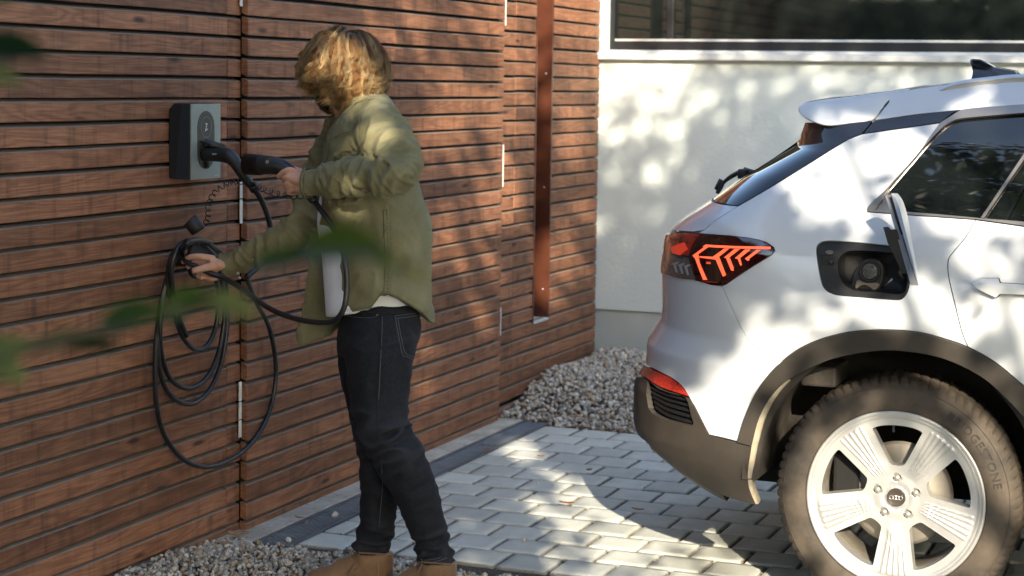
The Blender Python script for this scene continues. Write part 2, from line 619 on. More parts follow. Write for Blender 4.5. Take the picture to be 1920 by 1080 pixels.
for k in range(1, NCOURSE):
    z = zc(k, .030)
    put_plank(wallE, XW, yc0 + .004, yc1 - .0025, z)
    if z > ZN - .02:
        put_plank(wallE, XW, yc1 + .0015, yn0, z); put_plank(wallE, XW, yn1, ye1, z)
    elif z > ZN - .17:
        put_plank(wallE, XW, yc1 + .0015, yn0 - .004, z); put_plank(wallE, XW, yn0 - .001, ye1, z)
    else: put_plank(wallE, XW, yc1 + .0015, ye1, z)
put_plank(wallE, XW, yc0 + .004, ye1, .002, .03)
# slot linings
obj('slot_lining', box(-3.52, XW + .003, yn1 - .0035, yn1 + .0135, ZN - .01, 2.46, .0015), post_wood, wallE)
obj('slot_lining', box(-3.52, XW + .003, yn0 - .0115, yn0 + .0035, ZN - .01, 2.46, .0015), post_wood, wallE)
obj('slot_sill', box(-3.50, XW + .004, yn0 + .004, yn1 - .004, ZN - .010, ZN + .002, .001), sill_m, wallE)
for (sx, sy) in ((1031.5, 138), (1026.5, 351), (1026, 541)):
    p = at_x(sx, sy, XW - .02)
    obj('screw', cylinder((XW - .03, yn1 - .0035, p[2]), (0, -1, 0), .0045, .0015, 12), alu, wallE, True)
for (ya, yb_) in ((0, 48), (271, 350), (576, 626)):
    a = at_x(947.5 - ya * .0169, ya, XW); b = at_x(946, yb_, XW)
    obj('hinge_strip', box(XW + .0015, XW + .005, a[1] - .004, a[1] + .004, b[2], a[2] if ya else 2.3, .001), strip_white, wallE)

# --- white house wall with window
house = thing('house_wall', 'white rough-rendered house wall with grey plinth behind the car', 'house wall', (0, YWW, 0))
ZP = at_y(1118, 579, YWW)[2]
ZS = at_y(1500, 94, YWW)[2]
XL = at_y(1138.5, 60, YWW)[0]
obj('render', joinvf(box(-3.34, 3.8, YWW, YWW + .3, ZP, ZS - .012), box(-3.34, XL, YWW, YWW + .3, ZS - .012, 3.2), box(XL, 3.8, YWW, YWW + .3, 3.0, 3.2)), plaster, house)
obj('plinth', box(-3.34, 3.8, YWW + .012, YWW + .3, -.05, ZP - .006), plinth_m, house)
win = thing('window', 'wide dark window with black frame above the white wall', 'window', (0, YWW + .1, ZS))
YF = YWW + .045
fb = at_y(1500, 79, YF)[2]; fb2 = at_y(1500, 74.5, YF)[2]
obj('frame', joinvf(box(XL, 3.7, YF, YF + .06, ZS - .01, fb), box(XL, XL + .028, YF, YF + .06, fb, 3.0), box(3.6, 3.7, YF, YF + .06, fb, 3.0), box(XL, 3.7, YF, YF + .06, 2.94, 3.0)), frame_m, win)
obj('glazing_bead', box(XL + .028, 3.6, YF + .004, YF + .024, fb, fb2, .002), alu, win)
xm = at_y(1249, 40, YF)[0]
obj('mullion', box(xm, xm + .035, YF + .012, YF + .055, fb2, 2.94, .003), frame_m, win)
obj('pane', box(XL + .026, xm - .001, YF + .03, YF + .036, fb2 + .001, 2.93), gloss_glass, win)
obj('pane', box(xm + .036, 3.61, YF + .03, YF + .036, fb2 + .001, 2.93), gloss_glass, win)
zs1 = at_y(1500, 114, YWW - .045)[2]; zs0 = at_y(1500, 103, YWW - .045)[2]
obj('sill', loft([[(x, YWW - .045, zs1), (x, YWW - .045, zs0), (x, YF, ZS - .004), (x, YF, ZS - .014), (x, YWW - .038, zs0 - .008), (x, YWW - .038, zs1)] for x in (XL - .055, 3.75)]), sill_m, win)
for px in (1190, 1330, 1425, 1520, 1615, 1712, 1812):
    p = at_y(px, 94, YF)
    obj('sill_screw', cylinder((p[0], YF - .004, ZS - .004), (0, -.2, 1), .004, .003, 8), frame_m, win)

# --- kerb strip and drainage channel
yk0, yk1 = 5.66, 8.30
kerb = obj('kerb_strip', box(XW - .03, -3.172, yk0 - .25, yk1, -.05, .004, .004), concrete); tag(kerb, kind='structure')
drain = thing('drain_channel', 'long grey metal drainage channel along the foot of the gate', 'drain', (-3.1, 7, 0))
D0, D1 = -3.166, -3.030
obj('channel_body', box(D0 - .004, D1 + .004, yk0 + .002, yk1 - .002, -.10, -.012), drain_dark, drain)
for xa, xb in ((D0 - .003, D0 + .012), (D1 - .012, D1 + .003)):
    obj('edge_rail', box(xa, xb, yk0, yk1, -.012, .003, .001), drain_m, drain)
L0 = yk0
while L0 < yk1 - .05:
    L1 = min(L0 + .998, yk1)
    V = []; F = []
    hw = (D1 - D0 - .030)
    g = obj('grate', box(D0 + .0135, D1 - .0135, L0 + .001, L1 - .001, -.006, -.0012, .0008), drain_m, drain)
    hv = []; hf = []; rv = []; rf = []
    for r in range(7):
        for q in range(int((L1 - L0 - .02) / .026)):
            cx = D0 + .022 + r * (hw - .014) / 6; cy = L0 + .02 + q * .026 + (.013 if r % 2 else 0)
            n0 = len(hv)
            for a in range(8):
                t = a * math.pi / 4
                hv.append((cx + .0042 * math.cos(t), cy + .0085 * math.sin(t), -.0008))
            hf.append(tuple(range(n0, n0 + 8)))
            n1 = len(rv)
            for a in range(8):
                t = a * math.pi / 4
                rv.append((cx + .0042 * math.cos(t), cy + .0085 * math.sin(t), -.0009)); rv.append((cx + .0062 * math.cos(t), cy + .011 * math.sin(t), -.0012)); rv.append((cx + .0050 * math.cos(t), cy + .0096 * math.sin(t), .0016))
            for a in range(8):
                b = (a + 1) % 8
                rf.append((n1 + 3 * a, n1 + 3 * b, n1 + 3 * b + 2, n1 + 3 * a + 2)); rf.append((n1 + 3 * a + 2, n1 + 3 * b + 2, n1 + 3 * b + 1, n1 + 3 * a + 1))
    set_parent(obj('perforations', (hv, hf), drain_dark), g); set_parent(obj('punched_rims', (rv, rf), drain_m), g)
    L0 += 1.0

# --- pavers
PXP, PYP = .1875, .1915
paver_meshes = []
for q in range(5):
    rr = random.Random(40 + q)
    w, h = PXP - .011, PYP - .013
    n = 7
    per = []
    for i in range(n): per.append((w * i / n, 0))
    for i in range(n): per.append((w, h * i / n))
    for i in range(n): per.append((w - w * i / n, h))
    for i in range(n): per.append((0, h - h * i / n))
    def shr(p, d):
        x = min(max(p[0], d), w - d); y = min(max(p[1], d), h - d); return x, y
    base = [(x + rr.uniform(-.0016, .0016), y + rr.uniform(-.0016, .0016)) for x, y in per]
    r0 = [(x, y, -.04) for x, y in base]
    r1 = [(x, y, -.007) for x, y in base]
    r2 = [(*shr(p, .0028), -.0030 + rr.uniform(-.0005, .0003)) for p in base]
    r3 = [(*shr(p, .006), rr.uniform(-.0003, .0002)) for p in base]
    r4 = [(*shr(p, .03), 0) for p in base]
    V, F = loft([r0, r1, r2, r3, r4])
    me = mesh('paver', V, F, paver_m, True)
    paver_meshes.append(me)
pavers = []
j = 0
y = 8.215 - PYP
while y > 3.5:
    stag = (.5 if j % 2 else 0) * PXP
    x = -3.026 - (PXP - stag if j % 2 else 0)
    while x < 3.5:
        gapline = 5.60 if x < -2.36 else (5.56 if x < -1.9 else 3.6)
        if y > gapline - .02 and not (-2.36 < x < -1.9 and y < 5.5):
            if x < -3.026:   # cut stone at the channel
                pavers.append((x, y, True))
            else: pavers.append((x, y, False))
        x += PXP
    y -= PYP; j += 1
pavement = thing('pavement', None, None, (-1, 6.5, 0)); pavement['kind'] = 'structure'


def pdist(p):
    X, Y = proj((p[0] + .09, p[1] + .09, 0))
    inside = -60 < X < 1980 and -60 < Y < 1140
    return (0 if inside else 1, math.hypot(p[0] + .6, p[1] - 5.5))


pavers.sort(key=pdist)
far_v = []; far_f = []
cut_me = {}
for i, (x, y, cut) in enumerate(pavers):
    me = paver_meshes[rnd.randrange(5)]
    ox, oy, oz = rnd.uniform(-.0025, .0025), rnd.uniform(-.002, .002), rnd.uniform(-.002, .0015)
    if cut:
        x0 = -3.022
        k = (x + PXP - .011 - x0) / (PXP - .011)
        if k < .15: continue
    if i < 290:
        o = bpy.data.objects.new('paver', me); link(o)
        o.location = (x + ox, y + oy, oz)
        if cut: o.location.x = x0; o.scale.x = k
        o.rotation_euler = (rnd.uniform(-.006, .006), rnd.uniform(-.006, .006), rnd.uniform(-.012, .012))
        if rnd.random() < .5 and not cut:
            o.rotation_euler.z += math.pi; o.location.x += PXP - .011; o.location.y += PYP - .011
        set_parent(o, pavement)
    else:
        V, F = box(x + ox, x + ox + (PXP - .011), y + oy, y + oy + PYP - .011, -.04, oz)
        n0 = len(far_v); far_v += V; far_f += [tuple(a + n0 for a in f) for f in F]
tag(obj('outer_pavers', (far_v, far_f), paver_m, pavement), kind='stuff')

# --- gravel
def ico(sub):
    import bmesh
    bm = bmesh.new(); bmesh.ops.create_icosphere(bm, subdivisions=sub, radius=1)
    bm.verts.index_update()
    v = np.array([q.co for q in bm.verts]); f = np.array([[l.index for l in q.verts] for q in bm.faces]); bm.free()
    return v, f


def stones(name, pts, size, sub=1, seed=3, bright=1.0):
    """pts (n,3) rest positions; crushed stones with their own tint"""
    rs = np.random.RandomState(seed)
    bv, bf = ico(sub)
    n = len(pts); m = len(bv)
    S = size[:, None] * rs.uniform(.55, 1.1, (n, 3)) * np.array([1, 1, .75])
    V = bv[None] * S[:, None, :]
    V *= rs.uniform(.78, 1.18, (n, m, 1))
    q = rs.normal(size=(n, 4)); q /= np.linalg.norm(q, axis=1)[:, None]
    w, x, y, z = q.T
    Rm = np.stack([1 - 2 * (y * y + z * z), 2 * (x * y - z * w), 2 * (x * z + y * w), 2 * (x * y + z * w), 1 - 2 * (x * x + z * z), 2 * (y * z - x * w), 2 * (x * z - y * w), 2 * (y * z + x * w), 1 - 2 * (x * x + y * y)], 1).reshape(n, 3, 3)
    V = np.einsum('nij,nmj->nmi', Rm, V) + pts[:, None, :]
    Fc = (bf[None] + (np.arange(n) * m)[:, None, None]).reshape(-1, 3)
    V = V.reshape(-1, 3)
    me = bpy.data.meshes.new(name)
    me.vertices.add(len(V)); me.vertices.foreach_set('co', V.ravel())
    me.loops.add(len(Fc) * 3); me.loops.foreach_set('vertex_index', Fc.ravel().astype(np.int32))
    me.polygons.add(len(Fc)); me.polygons.foreach_set('loop_start', np.arange(0, len(Fc) * 3, 3, dtype=np.int32))
    me.update(calc_edges=True)
    pal = np.array([(.74, .70, .60), (.62, .59, .50), (.46, .45, .40), (.66, .56, .42), (.52, .40, .26), (.84, .81, .72), (.30, .29, .27), (.36, .24, .15), (.55, .54, .47)])
    pr = rs.choice(len(pal), n, p=[.17, .16, .14, .13, .11, .10, .09, .04, .06])
    c = pal[pr] * rs.uniform(.75, 1.1, (n, 1)) * bright
    c = np.repeat(np.concatenate([c, np.ones((n, 1))], 1), m, 0)
    at = me.color_attributes.new('tint', 'FLOAT_COLOR', 'POINT')
    at.data.foreach_set('color', c.ravel())
    me.materials.append(stone_m)
    o = link(bpy.data.objects.new(name, me))
    return tag(o, kind='stuff')


def front_h(x, y): return np.clip((5.62 - y) * .08, 0, .03)


n = 7000
x = nrs.uniform(-3.29, -1.95, n); y = nrs.uniform(4.55, 5.70, n)
edge = 5.66 + .03 * np.sin(x * 9) + .02 * np.sin(x * 31) - np.clip((x + 2.95) * .10, 0, .2)
keep = (y < edge + nrs.normal(0, .012, n))
x, y = x[keep], y[keep]
z = front_h(x, y) + nrs.uniform(-.008, .010, len(x))
g1 = stones('gravel', np.stack([x, y, z], 1), nrs.uniform(.006, .0145, len(x)), 1, 5)
tag(g1, 'loose crushed gravel at the foot of the plank wall below the cable, around the boots', 'gravel', kind='stuff')


def back_h(x, y):
    d = np.clip((y - 8.20) / .75, 0, 1)
    m_ = np.exp(-((x + 2.78) / .55) ** 2) * .10 + .04 + .05 * np.exp(-((x + 3.2) / .25) ** 2)
    return m_ * (d * d * (3 - 2 * d)) + .012 * np.sin(x * 11 + y * 7) * d


n = 17000
x = nrs.uniform(-3.29, -.6, n) if True else 0
x = -3.29 + (x + 3.29); y = nrs.uniform(8.215, 9.73, n)
left_ok = (x > -3.03 - .0) | (y > 8.29)
x, y = x[left_ok], y[left_ok]
z = back_h(x, y) + nrs.uniform(-.012, .014, len(x))
g2 = stones('gravel', np.stack([x, y, z], 1), nrs.uniform(.008, .0175, len(x)), 1, 6, 1.05)
tag(g2, 'heap of crushed beige and grey gravel in the corner between plank wall and white wall', 'gravel', kind='stuff')
# earth under the heap
nx, ny = 40, 24
V = [(-3.32 + 6.9 * i / nx, 8.21 + 1.56 * jj / ny, float(back_h(np.array(-3.32 + 6.9 * i / nx), np.array(8.21 + 1.56 * jj / ny))) - .012) for jj in range(ny + 1) for i in range(nx + 1)]
F = [(jj * (nx + 1) + i, jj * (nx + 1) + i + 1, (jj + 1) * (nx + 1) + i + 1, (jj + 1) * (nx + 1) + i) for jj in range(ny) for i in range(nx)]
tag(obj('gravel_bed', (V, F), soil), kind='structure')
# grit and crumbs in the joints
pts = []
for (x, y, cut) in pavers[:290]:
    for q in range(16):
        pts.append((x + PXP - .0055 + rnd.gauss(0, .0028), y + rnd.uniform(0, PYP), rnd.uniform(-.009, -.002)))
    for q in range(7):
        pts.append((x + rnd.uniform(0, PXP), y - .0055 + rnd.gauss(0, .002), rnd.uniform(-.010, -.004)))
pts = np.array(pts)
g3 = stones('joint_grit', pts, nrs.uniform(.0016, .0042, len(pts)), 1, 8, .62)
tag(g3, 'fine gravel grit filling the joints between the grey paving blocks', 'grit', kind='stuff')

# --- fallen leaves
leaf_dry = NT('dry_leaf'); _c = leaf_dry.coord('Object')
leaf_dry.set(color=leaf_dry.mix(leaf_dry.noise(_c, 60, 3), (.42, .15, .03), (.20, .06, .02)), rough=.6); leaf_dry = leaf_dry.m
leaf_tan = simple('tan_leaf', (.34, .22, .11), .7, nscale=60, namp=.3)


def curled_leaf(L, W, curl, seed):
    r = random.Random(seed)
    V = []; F = []
    n, m_ = 9, 5
    for i in range(n):
        t = i / (n - 1)
        w = W * math.sin(math.pi * min(1, t * .92 + .06)) ** .8 * (1 + .18 * math.sin(i * 2.6 + seed))
        for k in range(m_):
            s = k / (m_ - 1) - .5
            V.append((L * (t - .5), w * s, .004 + curl * ((2 * s) ** 2 * W * .5 + (t - .5) ** 2 * L * .8) + r.uniform(0, .0012)))
    for i in range(n - 1):
        for k in range(m_ - 1):
            F.append((i * m_ + k, i * m_ + k + 1, (i + 1) * m_ + k + 1, (i + 1) * m_ + k))
    return V, F


for i, (px, py, L, W, rz, m_, lab) in enumerate((
        (1063, 946, .060, .020, .15, leaf_dry, 'orange dry leaf lying on the sunlit paving left of the car bumper'),
        (1196, 958, .050, .018, -.1, leaf_dry, 'red brown curled leaf on the sunlit paving under the rear bumper'),
        (1014, 858, .034, .020, .3, leaf_dry, 'small dark brown leaf on shaded paving near the far end of the drain'),
        (1105, 884, .028, .026, .9, leaf_dry, 'tiny brown leaf standing in a paving joint between drain and bumper'),
        (1160, 809, .035, .026, .2, leaf_dry, 'reddish leaf at the edge of the gravel heap nearest the car'),
        (912, 845, .030, .018, .7, leaf_dry, 'little rust coloured leaf on the drain channel grate'),
        (446, 1006, .075, .055, .5, leaf_tan, 'tan broken leaf on the gravel at the foot of the gate edge'),
        (421, 1024, .05, .04, .2, leaf_tan, 'pale tan leaf lying on gravel in the lower left corner'),
        (560, 973, .05, .012, -.4, leaf_dry, 'thin brown twig-like leaf at the wall side of the drain'))):
    p = at_z(px, py, .01)
    o = obj('fallen_leaf', curled_leaf(L, W, .35, i), m_, smooth=True)
    o.location = p; o.rotation_euler = (0, 0, rz)
    o.modifiers.new('thickness', 'SOLIDIFY').thickness = .0008
    tag(o, lab, 'leaf', 'fallen leaves on the ground')
for i, (px, py, s) in enumerate(((628, 965, .014), (574, 980, .012), (541, 1012, .016), (983, 1012, .013), (1008, 905, .006))):
    p = at_z(px, py, s * .5)
    o = stones('pebble', np.array([p]), np.array([s]), 2, 20 + i, 1.0)
    del o['kind']
    tag(o, ['beige pebble on the drain grate beside the man\'s front leg', 'brownish pebble in the middle of the near drain grate', 'rounded pebble at the near end of the drain grate', 'beige pebble lying on the paving right of the man', 'very small stone on the paving left of the sunlit patch'][i], 'pebble', 'loose pebbles')
# ================================================================== CAR
Y0 = 5.60
CARX, CARZ = -.943, .37
SZ = [.15, .3, .45, .6, .75, .9, 1.05, 1.11, 1.15, 1.19, 1.24, 1.32, 1.45, 1.55, 1.62, 1.7]
SV = [.09, .035, .015, .012, .008, .0, .004, .008, .020, .034, .060, .098, .163, .222, .275, .36]
RZ, RV = zip(*[(0.2, -1.436), (0.198, -1.526), (0.227, -1.654), (0.283, -1.781), (0.353, -1.881), (0.412, -1.944), (0.462, -1.965), (0.536, -1.967), (0.6, -1.964), (0.649, -1.933), (0.695, -1.926), (0.742, -1.925), (0.783, -1.9), (0.822, -1.874), (0.864, -1.869), (0.928, -1.868), (1.003, -1.869), (1.058, -1.86), (1.104, -1.853), (1.133, -1.833), (1.184, -1.767), (1.244, -1.673), (1.326, -1.569), (1.43, -1.398), (1.481, -1.396), (1.544, -1.41), (1.62, -1.3199999999999998), (1.75, -1.22)])
NE = 2.5
# smoothed lookup tables
_zz = np.linspace(.1, 1.8, 1701)


def _smooth(y, w):
    k = np.hanning(w * 2 + 1); k /= k.sum()
    return np.convolve(np.pad(y, w, mode='edge'), k, 'valid')


_S = _smooth(np.interp(_zz, SZ, SV), 28)
_R = _smooth(np.interp(_zz, RZ, RV), 9)
_A = _smooth(np.interp(_zz, [.2, .5, .9, 1.1, 1.25, 1.6], [.62, .74, .70, .58, .32, .24]), 40)
_q = np.linspace(0, 1, 160)
_th = np.pi / 2 * _q ** 1.5 / (_q ** 1.5 + (1 - _q) ** 1.5)
YC = Y0 + .93


def blister(u, z):
    u = np.asarray(u, float)
    return -.022 * np.exp(-((u - CARX) / .42) ** 2 - ((z - .93) / .15) ** 2) + .016 * np.exp(-((z - .66) / .17) ** 2) / (1 + np.exp(-(u + .42) / .05))


def Sf(u, z): return np.interp(z, _zz, _S) + blister(u, z)
def rear(z): return np.interp(z, _zz, _R)
def axf(z): return np.interp(z, _zz, _A)


def Fsurf(t, z):
    """(t, z) -> xyz on the left body side; t is X on the flank and arc length round the rear corner"""
    t = np.atleast_1d(np.asarray(t, float)); z = np.broadcast_to(np.asarray(z, float), t.shape)
    r = rear(z); a = axf(z); x0 = r + a
    S0 = Sf(np.maximum(t, x0), z)
    b = .93 - S0
    out = np.stack([t, Y0 + S0, z], -1)
    m = t < x0
    if m.any():
        e = 2 / NE
        U = a[m][:, None] * np.sin(_th)[None] ** e; W = b[m][:, None] * (1 - np.cos(_th)[None] ** e)
        L = np.concatenate([np.zeros((m.sum(), 1)), np.cumsum(np.hypot(np.diff(U, axis=1), np.diff(W, axis=1)), 1)], 1)
        d = (x0[m] - t[m])
        idx = (L < d[:, None]).sum(1).clip(1, len(_th) - 1)
        k = np.arange(len(d))
        f = ((d - L[k, idx - 1]) / np.maximum(L[k, idx] - L[k, idx - 1], 1e-9)).clip(0, 1)
        u = U[k, idx - 1] * (1 - f) + U[k, idx] * f; w = W[k, idx - 1] * (1 - f) + W[k, idx] * f
        out[m, 0] = x0[m] - u; out[m, 1] = Y0 + S0[m] + w
    return out


def arc_end(z):
    z = float(z); a = axf(z); S0 = float(Sf(rear(z) + a, z)); b = .93 - S0; e = 2 / NE
    U = a * np.sin(_th) ** e; W = b * (1 - np.cos(_th) ** e)
    return rear(z) + a - np.hypot(np.diff(U), np.diff(W)).sum()


def Fnorm(t, z):
    e = .004
    du = Fsurf(t + e, z) - Fsurf(t - e, z); dz = Fsurf(t, z + e) - Fsurf(t, z - e)
    n = np.cross(du, dz); n /= np.maximum(np.linalg.norm(n, axis=1), 1e-9)[:, None]
    return n


def px2tz(x, y):
    """pixel -> (t, z) on the body side"""
    d = ray(x, y)
    lam = np.linspace(5.3 / d[1], 6.5 / d[1], 400)
    P = CAM + d * lam[:, None]
    z = P[:, 2]; u = P[:, 0]; r = rear(z); a = axf(z); x0 = r + a
    S0 = Sf(np.maximum(u, x0), z)
    q = ((x0 - u) / a).clip(0, None)
    ys = np.where(q <= 0, Y0 + S0, Y0 + S0 + (.93 - S0) * (1 - (1 - np.minimum(q, 1) ** NE) ** (1 / NE)))
    g = P[:, 1] - ys
    g = np.where(q >= 1, -1, g)
    ok = np.nonzero(g > 0)[0]
    if len(ok):
        i = ok[0]
        p = P[i] if i == 0 else P[i - 1] + (P[i] - P[i - 1]) * (-g[i - 1] / (g[i] - g[i - 1]) if g[i - 1] > -.9 else 1)
    else:
        dist = np.where(q >= 1, (q - 1) * a, 9)
        i = int(np.argmin(np.where(P[:, 1] > Y0 + .2, dist, 9))); p = P[i]
    z = float(p[2]); x0 = float(rear(z) + axf(z))
    if p[0] >= x0: return float(p[0]), z
    a = axf(z); S0 = float(Sf(x0, z)); b = .93 - S0; e = 2 / NE
    U = a * np.sin(_th) ** e; W = b * (1 - np.cos(_th) ** e)
    L = np.concatenate([[0], np.cumsum(np.hypot(np.diff(U), np.diff(W)))])
    A_ = np.stack([x0 - U, Y0 + S0 + W], 1); q = np.array([p[0], p[1]])
    d_ = np.diff(A_, axis=0); l2 = np.maximum((d_ * d_).sum(1), 1e-12)
    f = np.clip(((q - A_[:-1]) * d_).sum(1) / l2, 0, 1)
    dd = np.hypot(*(A_[:-1] + d_ * f[:, None] - q).T); i = int(np.argmin(dd))
    return x0 - float(L[i] + f[i] * (L[i + 1] - L[i])), z


def PT(pts, n=0, closed=False):
    """pixel polyline (optionally smoothed) -> (t,z) list"""
    if n: pts = catmull(pts, n, closed)
    return [px2tz(*p) for p in pts]


def dens(poly, step=.02, closed=True):
    out = []
    m = len(poly)
    for i in range(m if closed else m - 1):
        a = np.array(poly[i], float); b = np.array(poly[(i + 1) % m], float)
        k = max(1, int(np.linalg.norm(b - a) / step))
        for j in range(k): out.append(tuple(a + (b - a) * j / k))
    if not closed: out.append(tuple(poly[-1]))
    return out


def clean(poly, eps=.0015):
    out = []
    for p in poly:
        if not out or math.hypot(p[0] - out[-1][0], p[1] - out[-1][1]) > eps: out.append((float(p[0]), float(p[1])))
    while len(out) > 3 and math.hypot(out[0][0] - out[-1][0], out[0][1] - out[-1][1]) < eps: out.pop()
    return out


def area2(p):
    p = np.array(p); x, y = p.T
    return np.sum(x * np.roll(y, -1) - np.roll(x, -1) * y)


def inside(P, poly):
    P = np.asarray(P, float); poly = np.asarray(poly, float)
    x, y = P.T; c = np.zeros(len(P), bool)
    for (x1, y1), (x2, y2) in zip(poly, np.roll(poly, -1, 0)):
        if y1 == y2: continue
        m = ((y1 > y) != (y2 > y)) & (x < (x2 - x1) * (y - y1) / (y2 - y1) + x1)
        c ^= m
    return c


def offset_poly(poly, d):
    """shrink (d>0) a closed polygon"""
    P = np.array(poly, float)
    if area2(P) < 0: d = -d
    e = np.roll(P, -1, 0) - P; e /= np.maximum(np.linalg.norm(e, axis=1), 1e-9)[:, None]
    n = np.stack([-e[:, 1], e[:, 0]], 1)
    m = n + np.roll(n, 1, 0)
    m /= np.maximum((m * m).sum(1) / 2, .35)[:, None]
    return [tuple(q) for q in P + m * d]


def panel(name, outline, holes=(), mat=None, par=None, off=0., skirt=.012, grid=.025, gap=0., fn=Fsurf, fnn=Fnorm, hfun=None):
    out = clean(outline)
    if gap: out = offset_poly(out, gap)
    out = clean(dens(out))
    hs = [clean(dens(clean(h), .015)) for h in holes]
    pts = list(out); edges = []; loops = []
    n0 = 0
    for lp in [out] + hs:
        if lp is not out: pts += lp
        k = len(lp); edges += [(n0 + i, n0 + (i + 1) % k) for i in range(k)]
        loops.append((n0, k)); n0 += k
    A = np.array(out); x0, y0 = A.min(0); x1, y1 = A.max(0)
    gx, gy = np.meshgrid(np.arange(x0, x1, grid), np.arange(y0, y1, grid))
    G = np.stack([gx.ravel(), gy.ravel()], 1) + [.0013, .0017]
    if len(G):
        ok = inside(G, out)
        for h in hs: ok &= ~inside(G, h)
        G = G[ok]
        allp = np.array(pts)
        if len(G):
            dm = np.min(np.hypot(G[:, None, 0] - allp[None, :, 0], G[:, None, 1] - allp[None, :, 1]), 1)
            G = G[dm > grid * .35]
        pts += [tuple(g) for g in G]
    vs_, es_, fs_, ov, oe, of = delaunay_2d_cdt([Vector(p) for p in pts], edges, [], 0, 1e-6)
    vs_ = np.array([tuple(v) for v in vs_])
    T = np.array([f for f in fs_ if len(f) == 3])
    cen = vs_[T].mean(1)
    ok = inside(cen, out)
    for h in hs: ok &= ~inside(cen, h)
    T = T[ok]
    # orientation: outward normal is -Y -> (t right, z up) ccw seen from -Y
    a = vs_[T]
    sgn = (a[:, 1, 0] - a[:, 0, 0]) * (a[:, 2, 1] - a[:, 0, 1]) - (a[:, 2, 0] - a[:, 0, 0]) * (a[:, 1, 1] - a[:, 0, 1])
    T[sgn < 0] = T[sgn < 0][:, ::-1]
    N = fnn(vs_[:, 0], vs_[:, 1])
    P = fn(vs_[:, 0], vs_[:, 1]) + N * off
    if hfun is not None: P = P + N * hfun(vs_[:, 0], vs_[:, 1])[:, None]
    V = [tuple(p) for p in P]; F = [tuple(int(i) for i in t) for t in T]
    nf = len(F); nv = len(V)
    if skirt:
        for (s0, k) in loops:
            idx = [next(i for i, o in enumerate(ov) if (s0 + j) in o) if False else None for j in range(0)]
        inv = {}
        for i, o in enumerate(ov):
            for q in o: inv[q] = i
        for li, (s0, k) in enumerate(loops):
            ring = [inv.get(s0 + j) for j in range(k)]
            ring = [r for r in ring if r is not None]
            k = len(ring)
            lp = [vs_[r] for r in ring]
            ccw = area2(lp) > 0
            b0 = len(V)
            for r in ring: V.append(tuple(P[r]))
            for r in ring: V.append(tuple(P[r] - N[r] * skirt))
            for j in range(k):
                q = (b0 + j, b0 + (j + 1) % k, b0 + k + (j + 1) % k, b0 + k + j)
                if (li == 0) == ccw: q = q[::-1]
                F.append(q)
    me = mesh(name, V, F, mat)
    me.polygons.foreach_set('use_smooth', [True] * len(me.polygons))
    nl = np.zeros((len(me.loops), 3))
    vi = np.zeros(len(me.loops), np.int32); me.loops.foreach_get('vertex_index', vi)
    flat = vi >= nv
    NN = N
    if hfun is not None:
        e = .003
        def pos(t, z):
            n_ = fnn(t, z); return fn(t, z) + n_ * hfun(t, z)[:, None]
        du = pos(vs_[:, 0] + e, vs_[:, 1]) - pos(vs_[:, 0] - e, vs_[:, 1]); dz = pos(vs_[:, 0], vs_[:, 1] + e) - pos(vs_[:, 0], vs_[:, 1] - e)
        NN = np.cross(du, dz); NN /= np.maximum(np.linalg.norm(NN, axis=1), 1e-9)[:, None]
    nl[~flat] = NN[vi[~flat]]
    # skirts: flat face normals
    sm = np.ones(len(me.polygons), bool); sm[nf:] = False
    me.polygons.foreach_set('use_smooth', sm)
    pn = np.zeros((len(me.polygons), 3)); me.polygons.foreach_get('normal', pn.ravel())
    pn = pn.reshape(-1, 3)
    ls = np.zeros(len(me.polygons), np.int32); me.polygons.foreach_get('loop_start', ls)
    lt = np.zeros(len(me.polygons), np.int32); me.polygons.foreach_get('loop_total', lt)
    for i in range(nf, len(me.polygons)): nl[ls[i]:ls[i] + lt[i]] = pn[i]
    me.normals_split_custom_set([tuple(q) for q in nl])
    o = link(bpy.data.objects.new(name, me))
    if par is not None: set_parent(o, par)
    return o


def mirror(o, name=None, par=None):
    c = o.copy(); link(c); c.parent = None
    c.matrix_parent_inverse = Matrix.Identity(4)
    c.location = (0, 0, 0); c.scale = (1, -1, 1)
    c.matrix_world = Matrix.Translation((0, 2 * YC, 0)) @ Matrix.Diagonal((1, -1, 1, 1))
    c.location = (0, 2 * YC, 0)
    if par is not None: set_parent(c, par)
    return c


def ribbon(pts, w, closed=False):
    """polyline (t,z) -> thin closed polygon"""
    P = np.array(clean(pts), float)
    T = np.gradient(P, axis=0); T /= np.linalg.norm(T, axis=1)[:, None]
    N = np.stack([-T[:, 1], T[:, 0]], 1) * w / 2
    return [tuple(q) for q in P + N] + [tuple(q) for q in (P - N)[::-1]]


car = thing('parked_car', 'white electric estate car with open charging flap, lit tail light and five-spoke wheel', 'car', (CARX, YC, 0))

